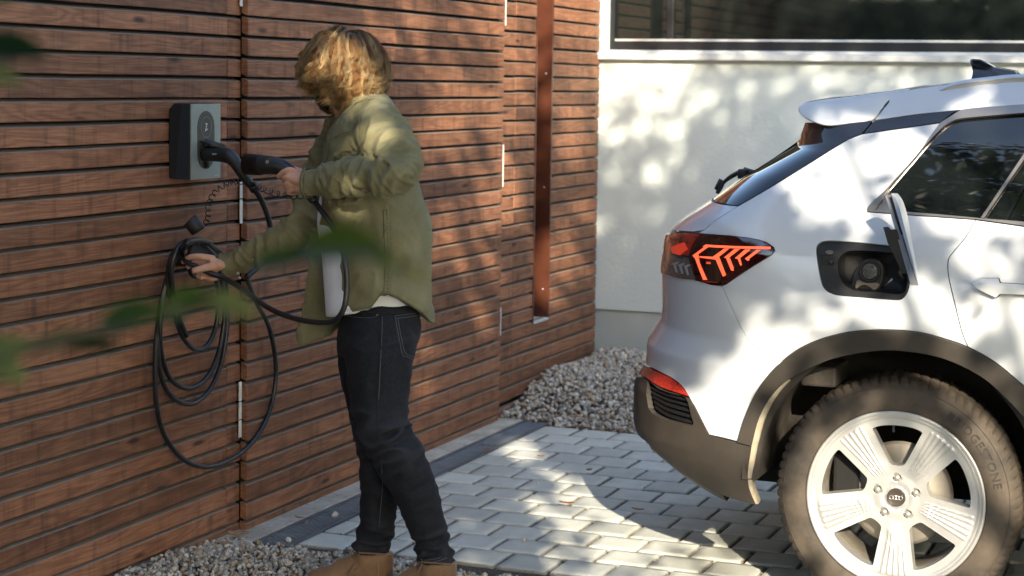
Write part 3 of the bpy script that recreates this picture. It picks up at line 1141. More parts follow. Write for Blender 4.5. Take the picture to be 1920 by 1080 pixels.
# ---- traced lines (pixels of the photograph)
arch_o = [(1385, 828), (1400, 778), (1427, 722), (1464, 679.5), (1511, 647), (1577, 625), (1649, 618), (1720, 622), (1782, 638), (1815, 650.5), (1867, 680), (1920, 724)]
arch_i = [(1411, 835), (1424, 786), (1446, 745), (1480, 711), (1529, 684), (1578, 667), (1649, 655.6), (1711, 658), (1778, 673), (1844, 706.7), (1889, 746.7), (1920, 780)]
AO = PT(arch_o, 5); AI = PT(arch_i, 5)
AO += [tuple(p) for p in catmull([AO[-1], (-.50, .72), (-.455, .60), (-.43, .47), (-.425, .36), (-.43, .25)], 4)][1:]
AI += [tuple(p) for p in catmull([AI[-1], (-.56, .68), (-.51, .57), (-.485, .45), (-.48, .36), (-.49, .25)], 4)][1:]
bump_in = PT([(1411, 835), (1404, 882), (1406, 914), (1418, 945)], 5)
door_gap = PT([(1829, 411.5), (1811, 443.7), (1793, 465.7), (1780, 482), (1777, 497), (1779, 521.5), (1788, 560.4), (1802, 617.4), (1814, 650)], 5)
belt = PT([(1627, 397.5), (1700, 403), (1829, 412), (1920, 424.5)])
lamp_o = PT([(1437, 454), (1451, 464), (1453, 470), (1447, 478), (1423, 492), (1395, 510), (1363, 532), (1354, 535.5), (1335, 534), (1317, 529), (1290, 521), (1250, 512)], 0)
lamp_top = PT([(1250, 444), (1259, 438), (1283, 437), (1310, 437.5), (1336, 439.5), (1370, 442), (1396, 445), (1420, 449), (1437, 454)], 0)
lamp_left = [(px2tz(1249, 444)[0] - .16, px2tz(1250, 444)[1]), (px2tz(1242, 500)[0] - .22, 1.05), (px2tz(1242, 500)[0] - .18, px2tz(1246, 510)[1])]
LAMP = clean(lamp_top + lamp_o[1:] + lamp_left[::-1])
blade_low = PT([(1383, 387), (1420, 366), (1470, 336), (1520, 305), (1560, 280), (1590, 262), (1616, 251.5)], 4)
strip_low = PT([(1616, 251.5), (1690, 241), (1763, 230.5)])
win_out_l = PT([(1763, 230.5), (1741, 261), (1720, 290), (1690, 324), (1655, 362), (1634, 381), (1627, 390), (1627, 397.5)], 4)
bump_seam = PT([(1465, 680), (1447, 670), (1429, 659), (1415, 648), (1403, 637), (1391, 617), (1381, 597), (1367, 566), (1354, 536)], 4)
clad_top = PT([(1385, 828), (1357, 821), (1330, 815)])
vent_diag = PT([(1330, 815), (1316, 788), (1304, 764), (1292, 744)])
refl_top = PT([(1292, 743.5), (1279, 724), (1262, 710), (1243, 700), (1227, 692), (1212, 684)], 4)
flap_hole = PT([(1530, 466), (1535, 456), (1546, 451.5), (1565, 451), (1620, 455), (1672, 460), (1690, 463), (1701, 474), (1705, 495), (1706, 530), (1702, 548), (1694, 559), (1682, 563), (1640, 560), (1578, 555), (1557, 550), (1544, 540), (1537, 520), (1532, 490)], 4, True)
CZ = lambda z: arc_end(z) + .002

# ---- rear quarter panel
Q = blade_low + strip_low[1:] + win_out_l[1:] + belt[1:3] + door_gap[1:] + [p for p in AO if False]
iA = next(i for i, p in enumerate(AO) if p[0] > door_gap[-1][0])
iS = min(range(len(AO)), key=lambda i: math.hypot(AO[i][0] - bump_seam[0][0], AO[i][1] - bump_seam[0][1]))
lampR = lamp_top[::-1] + []
iL = min(range(len(lamp_o)), key=lambda i: math.hypot(lamp_o[i][0] - bump_seam[-1][0], lamp_o[i][1] - bump_seam[-1][1]))
shut = PT([(1320, 431.5), (1329, 424), (1337, 416.5), (1360, 401), (1383, 387)])
shut_low = PT([(1310, 436), (1320, 431.5)])
Q = Q[:len(Q)] + AO[iS:iA][::-1] + bump_seam + lamp_o[:iL][::-1] + lampR[:-3][0:6] + shut_low + shut[1:-1]
quarter = panel('rear_quarter_panel', Q, [flap_hole], paint, car, gap=.0012, skirt=.02)

# ---- bumper cover (wraps round the rear corner to the centre line)
zr0 = refl_top[-1][1]
zl = lamp_o[-1][1]
BC = bump_seam[::-1] + AO[:iS][::-1] + clad_top[1:] + vent_diag[1:] + refl_top[1:]
BC += [(CZ(zr0), zr0), (CZ(.72), .72), (CZ(.80), .80), (CZ(.83), .832)]
# lower edge of the tailgate, then lamp underside
BC += [(px2tz(1243, 575)[0] - .05, .845), (px2tz(1243, 575)[0] - .02, .90), (lamp_left[-1][0] + .12, zl - .005)] + lamp_o[iL:][::-1]
bumper = panel('bumper_cover', BC, [], paint, car, gap=.0012, skirt=.015, grid=.02)

# ---- tailgate (upper lip below the glass and the part between the lamps)
g0 = px2tz(1337, 373)
TG = [shut[i] for i in range(len(shut))][::-1] + PT([(1300, 434.5), (1262, 432)]) + [(lamp_left[0][0], 1.135), (lamp_left[1][0], 1.04), (lamp_left[2][0], .95), (lamp_left[2][0] + .03, .86), (CZ(.85), .84)]
TG += [(CZ(z), z) for z in (.95, 1.05, 1.12, 1.16, 1.2, 1.238)] + [(g0[0] - .06, 1.245), (g0[0] + .002, g0[1] - .004)]
tailgate = panel('tailgate', TG, [], paint, car, gap=.0012, skirt=.015, grid=.02)

# ---- black gloss blade beside the rear glass and roof strip
BL = PT([(1383, 386.5), (1337, 374)]) + PT([(1370, 348), (1420, 319), (1460, 293), (1499, 268)]) + PT([(1503, 250), (1510, 229)]) + [px2tz(1540, 229), px2tz(1575, 227)] + PT([(1637, 226), (1627, 239)]) + blade_low[::-1]
blade = panel('side_blade', BL, [], black_gloss, car, off=.001, gap=.0015, skirt=.02)
ST = PT([(1618.5, 251), (1629, 238), (1639, 226.3), (1720, 215), (1801, 205.5), (1785, 213), (1763, 230)])
strip = panel('roof_strip', ST, [], black_gloss, car, off=.001, gap=.001, skirt=.012)

# ---- roof side (cant rail)
edge_px = [(1667, 178), (1708, 168), (1753, 161.5), (1820, 154), (1920, 147)]
ED = PT(edge_px, 3)
e1 = ED[-1]
ED_front = [tuple(p) for p in catmull([e1, (-.30, 1.625), (.1, 1.628), (.5, 1.60), (.8, 1.555), (1.05, 1.47), (1.35, 1.30), (1.62, 1.12)], 4)][1:]
wt = PT([(1801.7, 206), (1830, 202.5), (1920, 196)], 3)
WT_front = [tuple(p) for p in catmull([wt[-1], (-.30, 1.565), (.1, 1.565), (.45, 1.54), (.75, 1.485), (1.0, 1.39), (1.25, 1.25), (1.46, 1.10)], 4)][1:]
RS = PT([(1640, 225.5), (1667, 191.5)]) + ED[0:] + ED_front + WT_front[::-1] + wt[::-1] + PT([(1720, 214)])
roofside = panel('roof_side', RS, [], paint, car, gap=.0008, skirt=.015)

# ---- side window trim, glass, pillar
win_in = PT([(1667, 353), (1690, 326), (1714, 298), (1740, 268), (1765, 242), (1783, 229), (1800, 223.5), (1830, 220), (1920, 212.5)], 4)
win_bot = PT([(1640, 393.5), (1690, 396.5), (1760, 402), (1840, 409.5), (1920, 416)])
WI_front = [tuple(p) for p in catmull([win_in[-1], (-.30, 1.545), (.1, 1.545), (.45, 1.52), (.74, 1.465), (.98, 1.375), (1.20, 1.255), (1.40, 1.12)], 4)][1:]
WB_front = [(-.3, 1.165), (.1, 1.145), (.5, 1.125), (1.0, 1.105), (1.37, 1.10)]
inner = PT([(1641, 393)]) + PT([(1655, 374)]) + win_in + WI_front + WB_front[::-1] + win_bot[::-1]
BT_front = [(-.3, 1.142), (.1, 1.122), (.5, 1.102), (1.0, 1.083), (1.43, 1.078)]
belt2 = belt[0:]
outer_t = win_out_l[:-1] + belt2 + BT_front + WT_front[::-1] + wt[::-1]
trim = panel('window_trim', outer_t, [offset_poly(inner, -.0005)], satin_trim, car, off=.003, gap=.0008, skirt=.01)
glassfn = dict(off=-.010, skirt=0, grid=.04)
b0, b1 = PT([(1843, 407.5), (1920, 290)])
ext = lambda p, q, k: (p[0] + (q[0] - p[0]) * k, p[1] + (q[1] - p[1]) * k)
bt = ext(b0, b1, 1.75)
iw = 8
gl1 = [px2tz(1667, 353)] + win_in[1:] + WI_front[:2]
cut_t = bt[0]
gl1 = [p for p in gl1 if p[0] < cut_t - .012] + [(cut_t - .012, np.interp(cut_t - .012, [p[0] for p in win_in + WI_front], [p[1] for p in win_in + WI_front]))]
G1 = gl1 + [(b0[0] - .007, b0[1] - .002)] + PT([(1760, 401.7), (1688, 396.4)])
panel('side_glass', G1, [], car_glass, car, **glassfn)
filler = panel('glass_corner_filler', PT([(1642, 393), (1656, 374), (1667, 354), (1670, 372), (1677, 386), (1688, 396)]), [], satin_trim, car, off=-.004, skirt=.006)
wline = win_in + WI_front
zt = lambda t: float(np.interp(t, [p[0] for p in wline], [p[1] for p in wline]))
zb = lambda t: float(np.interp(t, [p[0] for p in win_bot + WB_front], [p[1] for p in win_bot + WB_front]))
panel('pillar_strip', [(b0[0] - .006, b0[1] - .002), (b0[0] + .004, b0[1] - .002), (cut_t + .003, zt(cut_t + .003)), (cut_t - .009, zt(cut_t - .009))], [], satin_trim, car, off=.002, skirt=.012)
p2a, p2b = PT([(1880, 413), (1920, 345)])
q2 = ext(p2a, p2b, 2.6)
panel('side_glass', [(b0[0] + .006, b0[1] - .003), (p2a[0], p2a[1]), (q2[0], zt(q2[0])), (cut_t + .006, zt(cut_t + .006))], [], car_glass, car, off=-.008, skirt=0, grid=.04)
panel('window_divider', [(p2a[0] + .001, p2a[1]), (p2a[0] + .012, p2a[1]), (q2[0] + .013, zt(q2[0] + .013)), (q2[0] + .001, zt(q2[0]))], [], black_gloss, car, off=-.003, skirt=.01)
panel('side_glass', [(p2a[0] + .013, p2a[1])] + [(t, zb(t)) for t in (-.3, 0, .2)] + [(.22, zt(.22)), (0, zt(0)), (-.2, zt(-.2)), (q2[0] + .015, zt(q2[0] + .015))], [], car_glass, car, **glassfn)
panel('side_glass', [(.27, zb(.27)), (.7, zb(.7)), (1.1, zb(1.1)), (1.33, zb(1.33)), (1.2, zt(1.2)), (.98, zt(.98)), (.74, zt(.74)), (.45, zt(.45)), (.27, zt(.27))], [], car_glass, car, **glassfn)
panel('centre_pillar', [(.222, zb(.22)), (.268, zb(.268)), (.268, zt(.268)), (.222, zt(.222))], [], black_gloss, car, off=-.004, skirt=.01)

# ---- doors and front body
beltdoor = [belt[2]] + [belt[3]]
DR = beltdoor + [(-.3, 1.140), (.1, 1.120), (.24, 1.113), (.25, .8), (.24, .43), (-.2, .40), (-.432, .40)]
DR += [p for p in AO[::-1] if p[1] > .40 and p[0] > door_gap[-1][0]] + door_gap[::-1][0:-1]
rdoor = panel('rear_door', DR, [], paint, car, gap=.0018, skirt=.02)
FD = [(.25, 1.112), (.7, 1.094), (1.20, 1.078), (1.26, .95), (1.27, .7), (1.22, .43), (.7, .40), (.245, .43), (.255, .8)]
panel('front_door', FD, [], paint, car, gap=.0018, skirt=.02)
FW = CARX + 2.764
wa = [(FW + .46 * math.cos(a), .37 + .46 * math.sin(a)) for a in np.linspace(math.pi * 1.02, -.02 * math.pi, 24)]
FB = [(1.21, 1.077), (1.62, 1.085), (2.0, 1.04), (2.3, .97), (2.52, .88), (2.60, .75), (2.62, .5), (2.55, .36)] + [p for p in wa[::-1] if p[0] < 2.5][0:] + [(1.30, .40), (1.225, .43), (1.275, .7), (1.265, .95)]
panel('front_wing', FB, [], paint, car, gap=.0018, skirt=.02)
# claddings
iA2 = len(AO)
panel('arch_cladding', AO + AI[::-1], [], cladding, car, off=.010, skirt=.03, grid=.018, gap=.0006,
      hfun=lambda t, z: .004 * np.cos((np.hypot(t - CARX, z - CARZ) - .5) / .05 * 1.2))
awf = [(FW + .46 * math.cos(a), .37 + .46 * math.sin(a)) for a in np.linspace(math.pi * 1.05, -.05 * math.pi, 24)]
awi = [(FW + .405 * math.cos(a), .37 + .405 * math.sin(a)) for a in np.linspace(math.pi * 1.05, -.05 * math.pi, 24)]
panel('arch_cladding', awf + awi[::-1], [], cladding, car, off=.008, skirt=.03)
panel('sill_cladding', [(-.43, .40), (-.2, .397), (.7, .395), (1.3, .40), (1.34, .2), (-.44, .2)], [], cladding, car, off=.006, skirt=.03)

# ---- lower bumper
VT = clean(PT([(1212, 684)]) + refl_top[::-1][1:] )
low_l = [(CZ(.675), .672)]
vent_o = PT([(1216, 716), (1235, 729), (1262, 739), (1287, 746), (1297, 778), (1300, 797), (1270, 792), (1240, 783), (1218, 765)], 3, True)
LB = PT([(1293, 747)]) + PT([(1305, 766), (1317, 790), (1331, 816), (1357, 823), (1386, 830), (1411, 836.5)]) + bump_in[1:] + PT([(1385, 936), (1351, 925), (1318, 909), (1284, 888), (1258, 868), (1232, 846), (1212, 826)], 3)
zlow = LB[-1][1]
LB += [(CZ(zlow), zlow), (CZ(.55), .55), (CZ(.655), .655)] + [(px2tz(1192, 712)[0] - .12, px2tz(1193, 709)[1] + .004)] + PT([(1193, 708), (1211, 711), (1247, 731), (1270, 738)], 3)
lowbump = panel('lower_bumper', LB, [vent_o], cladding, car, off=.004, skirt=.02, grid=.02)
rev = PT([(1210, 684.5), (1227, 694), (1243, 702), (1262, 711.5), (1279, 726), (1290, 742.5), (1270, 736), (1247, 729), (1228, 719), (1209, 706)], 3, True)
rl = PT([(1208, 686)])[0]
panel('reflector', PT([(1290, 742.5), (1279, 725.5), (1262, 711.5), (1243, 701.5), (1227, 694), (1211, 685)], 3) + [(rl[0] - .10, rl[1] + .004), (rl[0] - .10, rl[1] - .028)] + PT([(1209, 706), (1228, 719), (1247, 728.5), (1270, 736)], 3), [], reflector_m, car, off=.004, skirt=.015)
panel('vent_backing', vent_o, [], void, car, off=-.02, skirt=0)
for q in range(5):
    f0 = q / 5
    za = [(1217 + 2 * q, 722 + 9.5 * q), (1245, 735 + 9.8 * q), (1270, 742 + 10.3 * q), (1290 + 1.5 * q, 748 + 10.5 * q)]
    top = PT(za, 3); bot = PT([(a, b + 5.2) for a, b in za], 3)
    panel('vent_slat', top + bot[::-1], [], black_plastic, car, off=-.006, skirt=.012, grid=.05)
# diffuser lip under the bumper
DF = PT([(1190, 786)]) + PT([(1212, 827), (1232, 847), (1258, 869), (1284, 889), (1318, 910), (1351, 926)], 2)
dl = [(t + .02, z - .055) for t, z in DF[::-1]]
DFo = DF + dl + [(CZ(.42), .40), (CZ(.45), .455)]
panel('diffuser_lip', DF[1:] + [(t + .01, z - .030) for t, z in DF[1:][::-1]], [], black_plastic, car, off=-.004, skirt=.03)
# ---- tail lamp
lh = lambda t, z: np.full(np.shape(t), .0)
lamp = panel('tail_light', LAMP, [], lamp_dark, car, off=.004, skirt=.02, gap=.001, grid=.02)
Zm = lambda x, y: px2tz(1210 + x / 3., 400 + y / 3.)     # coordinates of a 3x crop
Zl = lambda x, y: px2tz(1300 + x / 9., 430 + y / 9.)     # 9x crop


def lit(pts, f=Zl, m=lamp_lit, off=.0065, name='light_bar'):
    P = [f(*p) for p in pts]
    if area2(P) < 0: P = P[::-1]
    return set_parent(panel(name, P, [], m, None, off=off, skirt=.003, grid=.03), lamp)


lit([(180, 292), (235, 260), (1310, 300), (1308, 338), (600, 318), (270, 300)])
lit([(215, 292), (278, 292), (100, 418), (122, 560), (250, 850), (190, 850), (95, 600), (60, 500), (15, 440)])
lit([(125, 452), (350, 462), (540, 325), (618, 325), (448, 460), (565, 770), (520, 795), (400, 510), (132, 475)])
lit([(535, 475), (712, 332), (800, 332), (622, 470), (690, 640), (690, 700), (655, 690), (570, 482)])
lit([(718, 485), (885, 342), (975, 342), (800, 482), (830, 600), (810, 612), (765, 500)])
lit([(885, 492), (1080, 350), (1145, 350), (960, 490), (950, 525), (925, 528)])
lit([(165, 862), (440, 888), (430, 902), (170, 880)], m=lamp_red)
lit([(-490, 170), (-440, 110), (-150, 80), (110, 95), (-20, 300), (-60, 440), (-280, 420), (-480, 340)], m=lamp_red, off=.005, name='red_lens')
lit([(-360, 300), (-140, 230), (-60, 330), (-200, 440), (-330, 400)], m=NT('brake_lens').set(color=(.75, .045, .02), rough=.12, coat=1, coatr=.02, emis=(1, .06, .02), emiss=.12).m, off=.0058, name='brake_segment')
lit([(-500, 400), (-380, 420), (-60, 480), (-20, 640), (60, 850), (-200, 830), (-420, 760), (-560, 690)], m=lamp_clear, off=.005, name='reversing_lens')
for k in range(3):
    x0_ = -330 + 95 * k; y0_ = 560 + 20 * k
    lit([(x0_, y0_ + 20), (x0_ + 80, y0_ - 10), (x0_ + 120, y0_), (x0_ + 60, y0_ + 40), (x0_ + 90, y0_ + 170), (x0_ + 60, y0_ + 170), (x0_ + 20, y0_ + 45)], m=simple('grey_light_guide', (.30, .31, .31), .3), off=.0062, name='light_guide') if k == 0 else \
        lit([(x0_, y0_ + 20), (x0_ + 80, y0_ - 10), (x0_ + 120, y0_), (x0_ + 60, y0_ + 40), (x0_ + 90, y0_ + 170), (x0_ + 60, y0_ + 170), (x0_ + 20, y0_ + 45)], m=MATS['grey_light_guide'], off=.0062, name='light_guide')


def ring_pts(cx, cy, r, w, n=20):
    o = [(cx + r * math.cos(a), cy + r * math.sin(a)) for a in np.linspace(0, 2 * np.pi, n, endpoint=False)]
    i = [(cx + (r - w) * math.cos(a), cy + (r - w) * math.sin(a)) for a in np.linspace(0, 2 * np.pi, n, endpoint=False)]
    return o, i


cx, cz = Zl(282, 566)
V = []; F = []
for k in range(4):
    n0 = len(V)
    xc = cx + (k - 1.5) * .0043; r1, r2 = .0031, .0022
    for a in np.linspace(0, 2 * np.pi, 18, endpoint=False):
        for r in (r1, r2):
            p = Fsurf(xc + r * math.cos(a), cz + r * math.sin(a))[0] + Fnorm(np.array([xc]), np.array([cz]))[0] * .0075
            V.append(p)
    for j in range(18): F.append((n0 + 2 * j, n0 + 2 * ((j + 1) % 18), n0 + 2 * ((j + 1) % 18) + 1, n0 + 2 * j + 1))
set_parent(obj('ring_emblem', (V, F), lamp_lit), lamp)

# ---- inner shell behind the gaps, floor and rear window
shell_o = [(1.7, .30), (1.7, 1.08)] + [(p[0], p[1] - .01) for p in WT_front[::-1]] + [(p[0], p[1] - .01) for p in wt[::-1]]
shell_o = clean(shell_o + PT([(1640, 240), (1520, 262), (1400, 345), (1345, 385)]) + [(px2tz(1262, 436)[0] - .25, 1.12), (px2tz(1243, 560)[0] - .3, .85), (px2tz(1200, 700)[0] - .3, .68), (px2tz(1195, 780)[0] - .3, .47)] + PT([(1250, 850), (1300, 885), (1380, 925)]) + [(p[0] - .004, p[1]) for p in bump_in[::-1]] + [(p[0], p[1] + .012) for p in AI if p[1] > .3] + [(-.47, .30)])
panel('inner_shell', shell_o, [offset_poly(inner, .01) if area2(inner) > 0 else offset_poly(inner, .01), [(p[0], p[1]) for p in offset_poly(flap_hole, -.03)]], void, car, off=-.022, skirt=0, grid=.06)
obj('floor_pan', box(-1.62, -.5, Y0 + .40, 2 * YC - Y0 - .40, .31, .35), void, car)
obj('floor_pan', box(-.5, 2.3, Y0 + .28, 2 * YC - Y0 - .28, .21, .26), void, car)
gr = []
for z, dx in ((1.236, .010), (1.30, .0), (1.38, .0), (1.44, .0)):
    r = float(rear(z)); row = []
    for v in np.linspace(0, 1, 13):
        y = Y0 + .42 + v * 2 * (YC - Y0 - .42)
        row.append((r + .045 - .010 * (1 - (2 * v - 1) ** 2) - .0 + dx, float(y), z))
    gr.append(row)
obj('rear_glass', loft(gr, cap=False, closed=False), car_glass, car, True)


# ---- roof, spoiler, screen, bonnet (surfaces across the car)
eds = ED + ED_front


def cross(pts, crown, name, mat, nv=15):
    rows = []
    for (t, z) in pts:
        s = float(Sf(t, z)); w = YC - Y0 - s
        rows.append([(t, Y0 + s + w * 2 * v, z + crown * (1 - (2 * v - 1) ** 2)) for v in (0, .02, .05, .1, .2, .35, .5, .65, .8, .9, .95, .98, 1)])
    return obj(name, loft(rows, cap=False, closed=False), mat, car, True)


cross([p for p in eds if p[0] < .8], .018, 'roof', paint)
cross([p for p in eds if p[0] >= .74], .03, 'windscreen', car_glass)
cross([(1.60, 1.10), (1.62, 1.085), (2.0, 1.04), (2.3, .97), (2.52, .88)], .04, 'bonnet', paint)
cross([(2.52, .88), (2.60, .75), (2.62, .5), (2.55, .3)], .0, 'nose', paint)
sp_px = [(1708, 166.5), (1665, 172), (1620, 178), (1570, 184), (1530, 189), (1507, 193.5), (1498, 198), (1495.5, 203), (1497, 211), (1504, 219), (1518, 227), (1536, 234), (1553, 237), (1573, 235.7), (1600, 231.7), (1637, 226.5), (1651, 209), (1664, 191.5), (1685, 178)]
Pn = []
for (x, y) in catmull(sp_px, 3, True):
    Yd = Y0 + .2
    for _ in range(4):
        p = at_y(x, y, Yd); Yd = Y0 + float(Sf(-1.2, p[2]))
    Pn.append(p)
Pn = np.array(Pn)
rings = []
cc = Pn.mean(0)
tips = np.array([float(at_y(px_, py_, Y0 + .2)[0]) for px_, py_ in [(0, 0)]]) if False else None
for v, k, dy in ((0, .93, .0), (0, .975, .003), (0, 1., .012)):
    rings.append([tuple(np.array([cc[0] + (p[0] - cc[0]) * k, p[1] + dy - .002, cc[2] + (p[2] - cc[2]) * k])) for p in Pn])
for v in (.1, .25, .5, .75, .9, 1.):
    bow = 1 - (2 * v - 1) ** 2
    rings.append([(p[0] - .05 * bow * (1 if p[0] < -1.2 else .3), p[1] + .012 + (2 * (YC - p[1]) - .02) * v, p[2] + .016 * bow) for p in Pn])
sp = obj('roof_spoiler', loft(rings), paint, car); recalc(sp); autosmooth(sp, 50)
# roof rail
rl_px = [(1756, 174), (1770, 168), (1803, 159), (1860, 152), (1920, 147.5)]
rp = []
for (x, y) in rl_px:
    t, z = px2tz(x, min(y + 6, 175)); rp.append(at_y(x, y, Y0 + float(Sf(t, z)) + .015))
rp += [(-.3, rp[-1][1], rp[-1][2] + .012), (.2, rp[-1][1], rp[-1][2] + .01), (.8, rp[-1][1] + .03, rp[-1][2] - .06)]
rail = obj('roof_rail', tube(rp, [.004, .012, .017, .018, .018, .018, .018, .006], 10, 5, flat=.8), NT('satin_rail').set(color=(.62, .63, .63), rough=.3, metal=.6).m, car, True)
# antenna fin
fin_px = [(1818, 116), (1820, 111.5), (1824, 110.5), (1838, 111), (1852, 117), (1867, 125), (1890, 129), (1907, 132), (1913, 139), (1900, 146), (1860, 149), (1820, 151), (1823, 140), (1824, 133), (1821, 124)]
FY = YC
fp = [at_y(x, y, FY) for x, y in fin_px]
fc = np.mean(fp, 0)
base_z = fp[11][2]; topz = fp[2][2]
rings = []
for s in (-1, -.75, 0, .75, 1):
    k = {1: .75, .75: .93, 0: 1}[abs(s)]
    rings.append([(fc[0] + (p[0] - fc[0]) * k, FY + s * (.035 * (1 - .78 * np.clip((p[2] - base_z) / (topz - base_z), 0, 1)) + .002), base_z + (p[2] - base_z) * (k if p[2] > base_z else 1)) for p in fp])
fin = obj('antenna_fin', loft(rings), black_gloss, car); recalc(fin); autosmooth(fin, 40)
# rear wiper
wy = YC - .12
wp = [at_y(x, y, wy) for x, y in ((1345, 362), (1352, 350), (1357, 342), (1368, 333), (1382, 325), (1393, 320))]
obj('rear_wiper', joinvf(tube(wp, [.012, .014, .010, .013, .014, .010], 8, 3, flat=.6), tube([np.array(wp[0]) + [-.005, 0, .012], np.array(wp[2]) + [-.01, 0, .01]], .008, 8, smooth=False),
                         tube([wp[5], np.array(wp[5]) + [.10, .02, -.03]], .014, 8, smooth=False), box(wp[5][0] - .012, wp[5][0] + .018, wy - .03, wy + .03, wp[5][2] - .028, wp[5][2] + .006, .004)), black_plastic, car, True)

# ---- door handle
hx = PT([(1823, 531.5), (1831, 526), (1840, 522.5), (1873, 522.5), (1876, 531), (1920, 533.5)])
he = hx[-1]
HO = hx + [(he[0] + .10, he[1] + .002), (he[0] + .13, he[1] - .006), (he[0] + .13, he[1] - .026), (he[0] + .09, he[1] - .034)] + PT([(1920, 552.5), (1876, 551.5), (1868, 558), (1850, 550), (1834, 542)])
HZ = float(np.mean([p[1] for p in HO]))
panel('door_handle', HO, [], paint, car, off=.030, skirt=.026, grid=.012, hfun=lambda t, z: -.008 * np.clip((z - HZ) / .022, -1, 1) ** 2)
panel('handle_recess', PT([(1872, 514), (1885, 510), (1920, 512)]) + [(he[0] + .06, he[1] + .026), (he[0] + .06, he[1] - .04)] + PT([(1920, 561), (1885, 560), (1872, 552)]), [], NT('recess_paint').set(color=(.60, .63, .66), rough=.35, coat=1, coatr=.05).m, car, off=.0015, skirt=0)
panel('handle_recess', offset_poly(HO, -.0022), [], void, car, off=.0022, skirt=0)

# ---- charging port
Zc = lambda x, y: px2tz(1500 + x / 3.857, 340 + y / 3.857)
PH = flap_hole
port = panel('charge_port_frame', offset_poly(PH, .0006), [[tuple(p) for p in catmull([Zc(*q) for q in ((275, 560), (330, 505), (400, 495), (560, 500), (700, 520), (765, 560), (775, 680), (760, 790), (700, 815), (560, 800), (400, 790), (310, 740), (272, 650))], 4, True)]], black_plastic, car, off=-.009, skirt=.02, grid=.012)
hole2 = [tuple(p) for p in catmull([Zc(*q) for q in ((275, 560), (330, 505), (400, 495), (560, 500), (700, 520), (765, 560), (775, 680), (760, 790), (700, 815), (560, 800), (400, 790), (310, 740), (272, 650))], 4, True)]
h2 = clean(hole2, .004)
rim0 = Fsurf(np.array([p[0] for p in h2]), np.array([p[1] for p in h2])) + np.array([0, .010, 0])
cen2 = rim0.mean(0)
rings = [[tuple(p) for p in rim0], [tuple(cen2 + (p - cen2) * .93 + np.array([0, .03, 0])) for p in rim0], [tuple(cen2 + (p - cen2) * .88 + np.array([0, .05, 0])) for p in rim0], [tuple(cen2 + np.array([0, .055, 0])) for p in rim0]]
set_parent(obj('port_recess', loft(rings, cap=False), black_plastic, None, True), port)
yb_ = Y0 + .052


def pz(x, y, Y=None): return at_y(1500 + x / 3.857, 340 + y / 3.857, (yb_ if Y is None else Y))


def slab(name, pts, y0_, y1_, m, par, bev=.002, smooth=3):
    P = np.array([pz(x, y, y0_) for x, y in (catmull(pts, smooth, True) if smooth else pts)])
    c = P.mean(0)
    rings = [[(p[0], y1_, p[2]) for p in P], [(p[0], y0_ + bev, p[2]) for p in P], [tuple((c + (p - c) * .97) * [1, 0, 1] + [0, y0_, 0]) for p in P]]
    o = obj(name, loft(rings), m); recalc(o); autosmooth(o, 40)
    return set_parent(o, par)


grey_pl = simple('grey_socket_plastic', (.032, .032, .032), .4, nscale=30, namp=.2)
slab('socket_housing', [(435, 590), (460, 570), (500, 562), (560, 568), (595, 600), (603, 660), (590, 740), (560, 790), (470, 800), (390, 790), (375, 740), (395, 660)], Y0 + .028, Y0 + .06, grey_pl, port)
sc = pz(505, 650, Y0 + .022); rs_ = .0315
set_parent(obj('socket_ring', revolve([(0, rs_ * .80), (-.006, rs_ * .84), (-.008, rs_ * .95), (-.004, rs_ * 1.03), (.01, rs_ * 1.06)], sc, (0, 1, 0), 40), black_plastic, None, True), port)
set_parent(obj('socket_face', cylinder(sc + np.array([0, -.001, 0]), (0, 1, 0), rs_ * .76, .01, 32, .001), simple('socket_face_grey', (.12, .12, .115), .4), None, True), port)
for k in range(7):
    a = math.radians(90 + 60 * (k - .5)) if k < 6 else 0
    rr_ = rs_ * .46 if k < 6 else 0
    pr_ = .0056 if k in (2, 3, 5, 4, 6) else .0042
    p = sc + np.array([rr_ * math.cos(a), -.0012, rr_ * math.sin(a)])
    set_parent(obj('pin_hole', revolve([(0, pr_), (-.0012, pr_ * .9), (-.0012, pr_ * .75), (.004, pr_ * .7), (.004, .0001)], p, (0, 1, 0), 16), void, None, True), port)
slab('socket_cap_clip', [(400, 740), (420, 715), (470, 735), (540, 735), (565, 740), (570, 760), (535, 790), (520, 775), (480, 750), (440, 752), (405, 775)], Y0 + .018, Y0 + .045, simple('tan_plastic', (.20, .165, .12), .45), port)
slab('latch_plate', [(150, 540), (180, 535), (250, 545), (270, 560), (268, 620), (200, 618), (155, 610)], Y0 - .0 + .008, Y0 + .02, black_plastic, port)
lp = pz(228, 582, Y0 + .006)
set_parent(obj('latch_pin', revolve([(.004, .0085), (-.004, .0085), (-.012, .0065), (-.014, .003), (-.0145, .0002)], lp, (0, 1, 0), 20), rubber, None, True), port)
slab('port_button', [(182, 508), (200, 500), (230, 502), (240, 515), (228, 527), (195, 525)], Y0 + .006, Y0 + .02, satin_trim, port)
# flap: a curved painted lid standing open, with a black lining and a swan-neck hinge
fl_out = [(1664, 362), (1671, 363), (1680, 374), (1687, 392), (1692, 412), (1697, 444), (1702, 470), (1707.5, 496), (1717, 524), (1725.5, 545), (1719, 549), (1712, 549.5), (1709, 535), (1704, 505), (1697, 470), (1689, 440), (1681, 412), (1672, 394), (1664, 380), (1661, 369)]
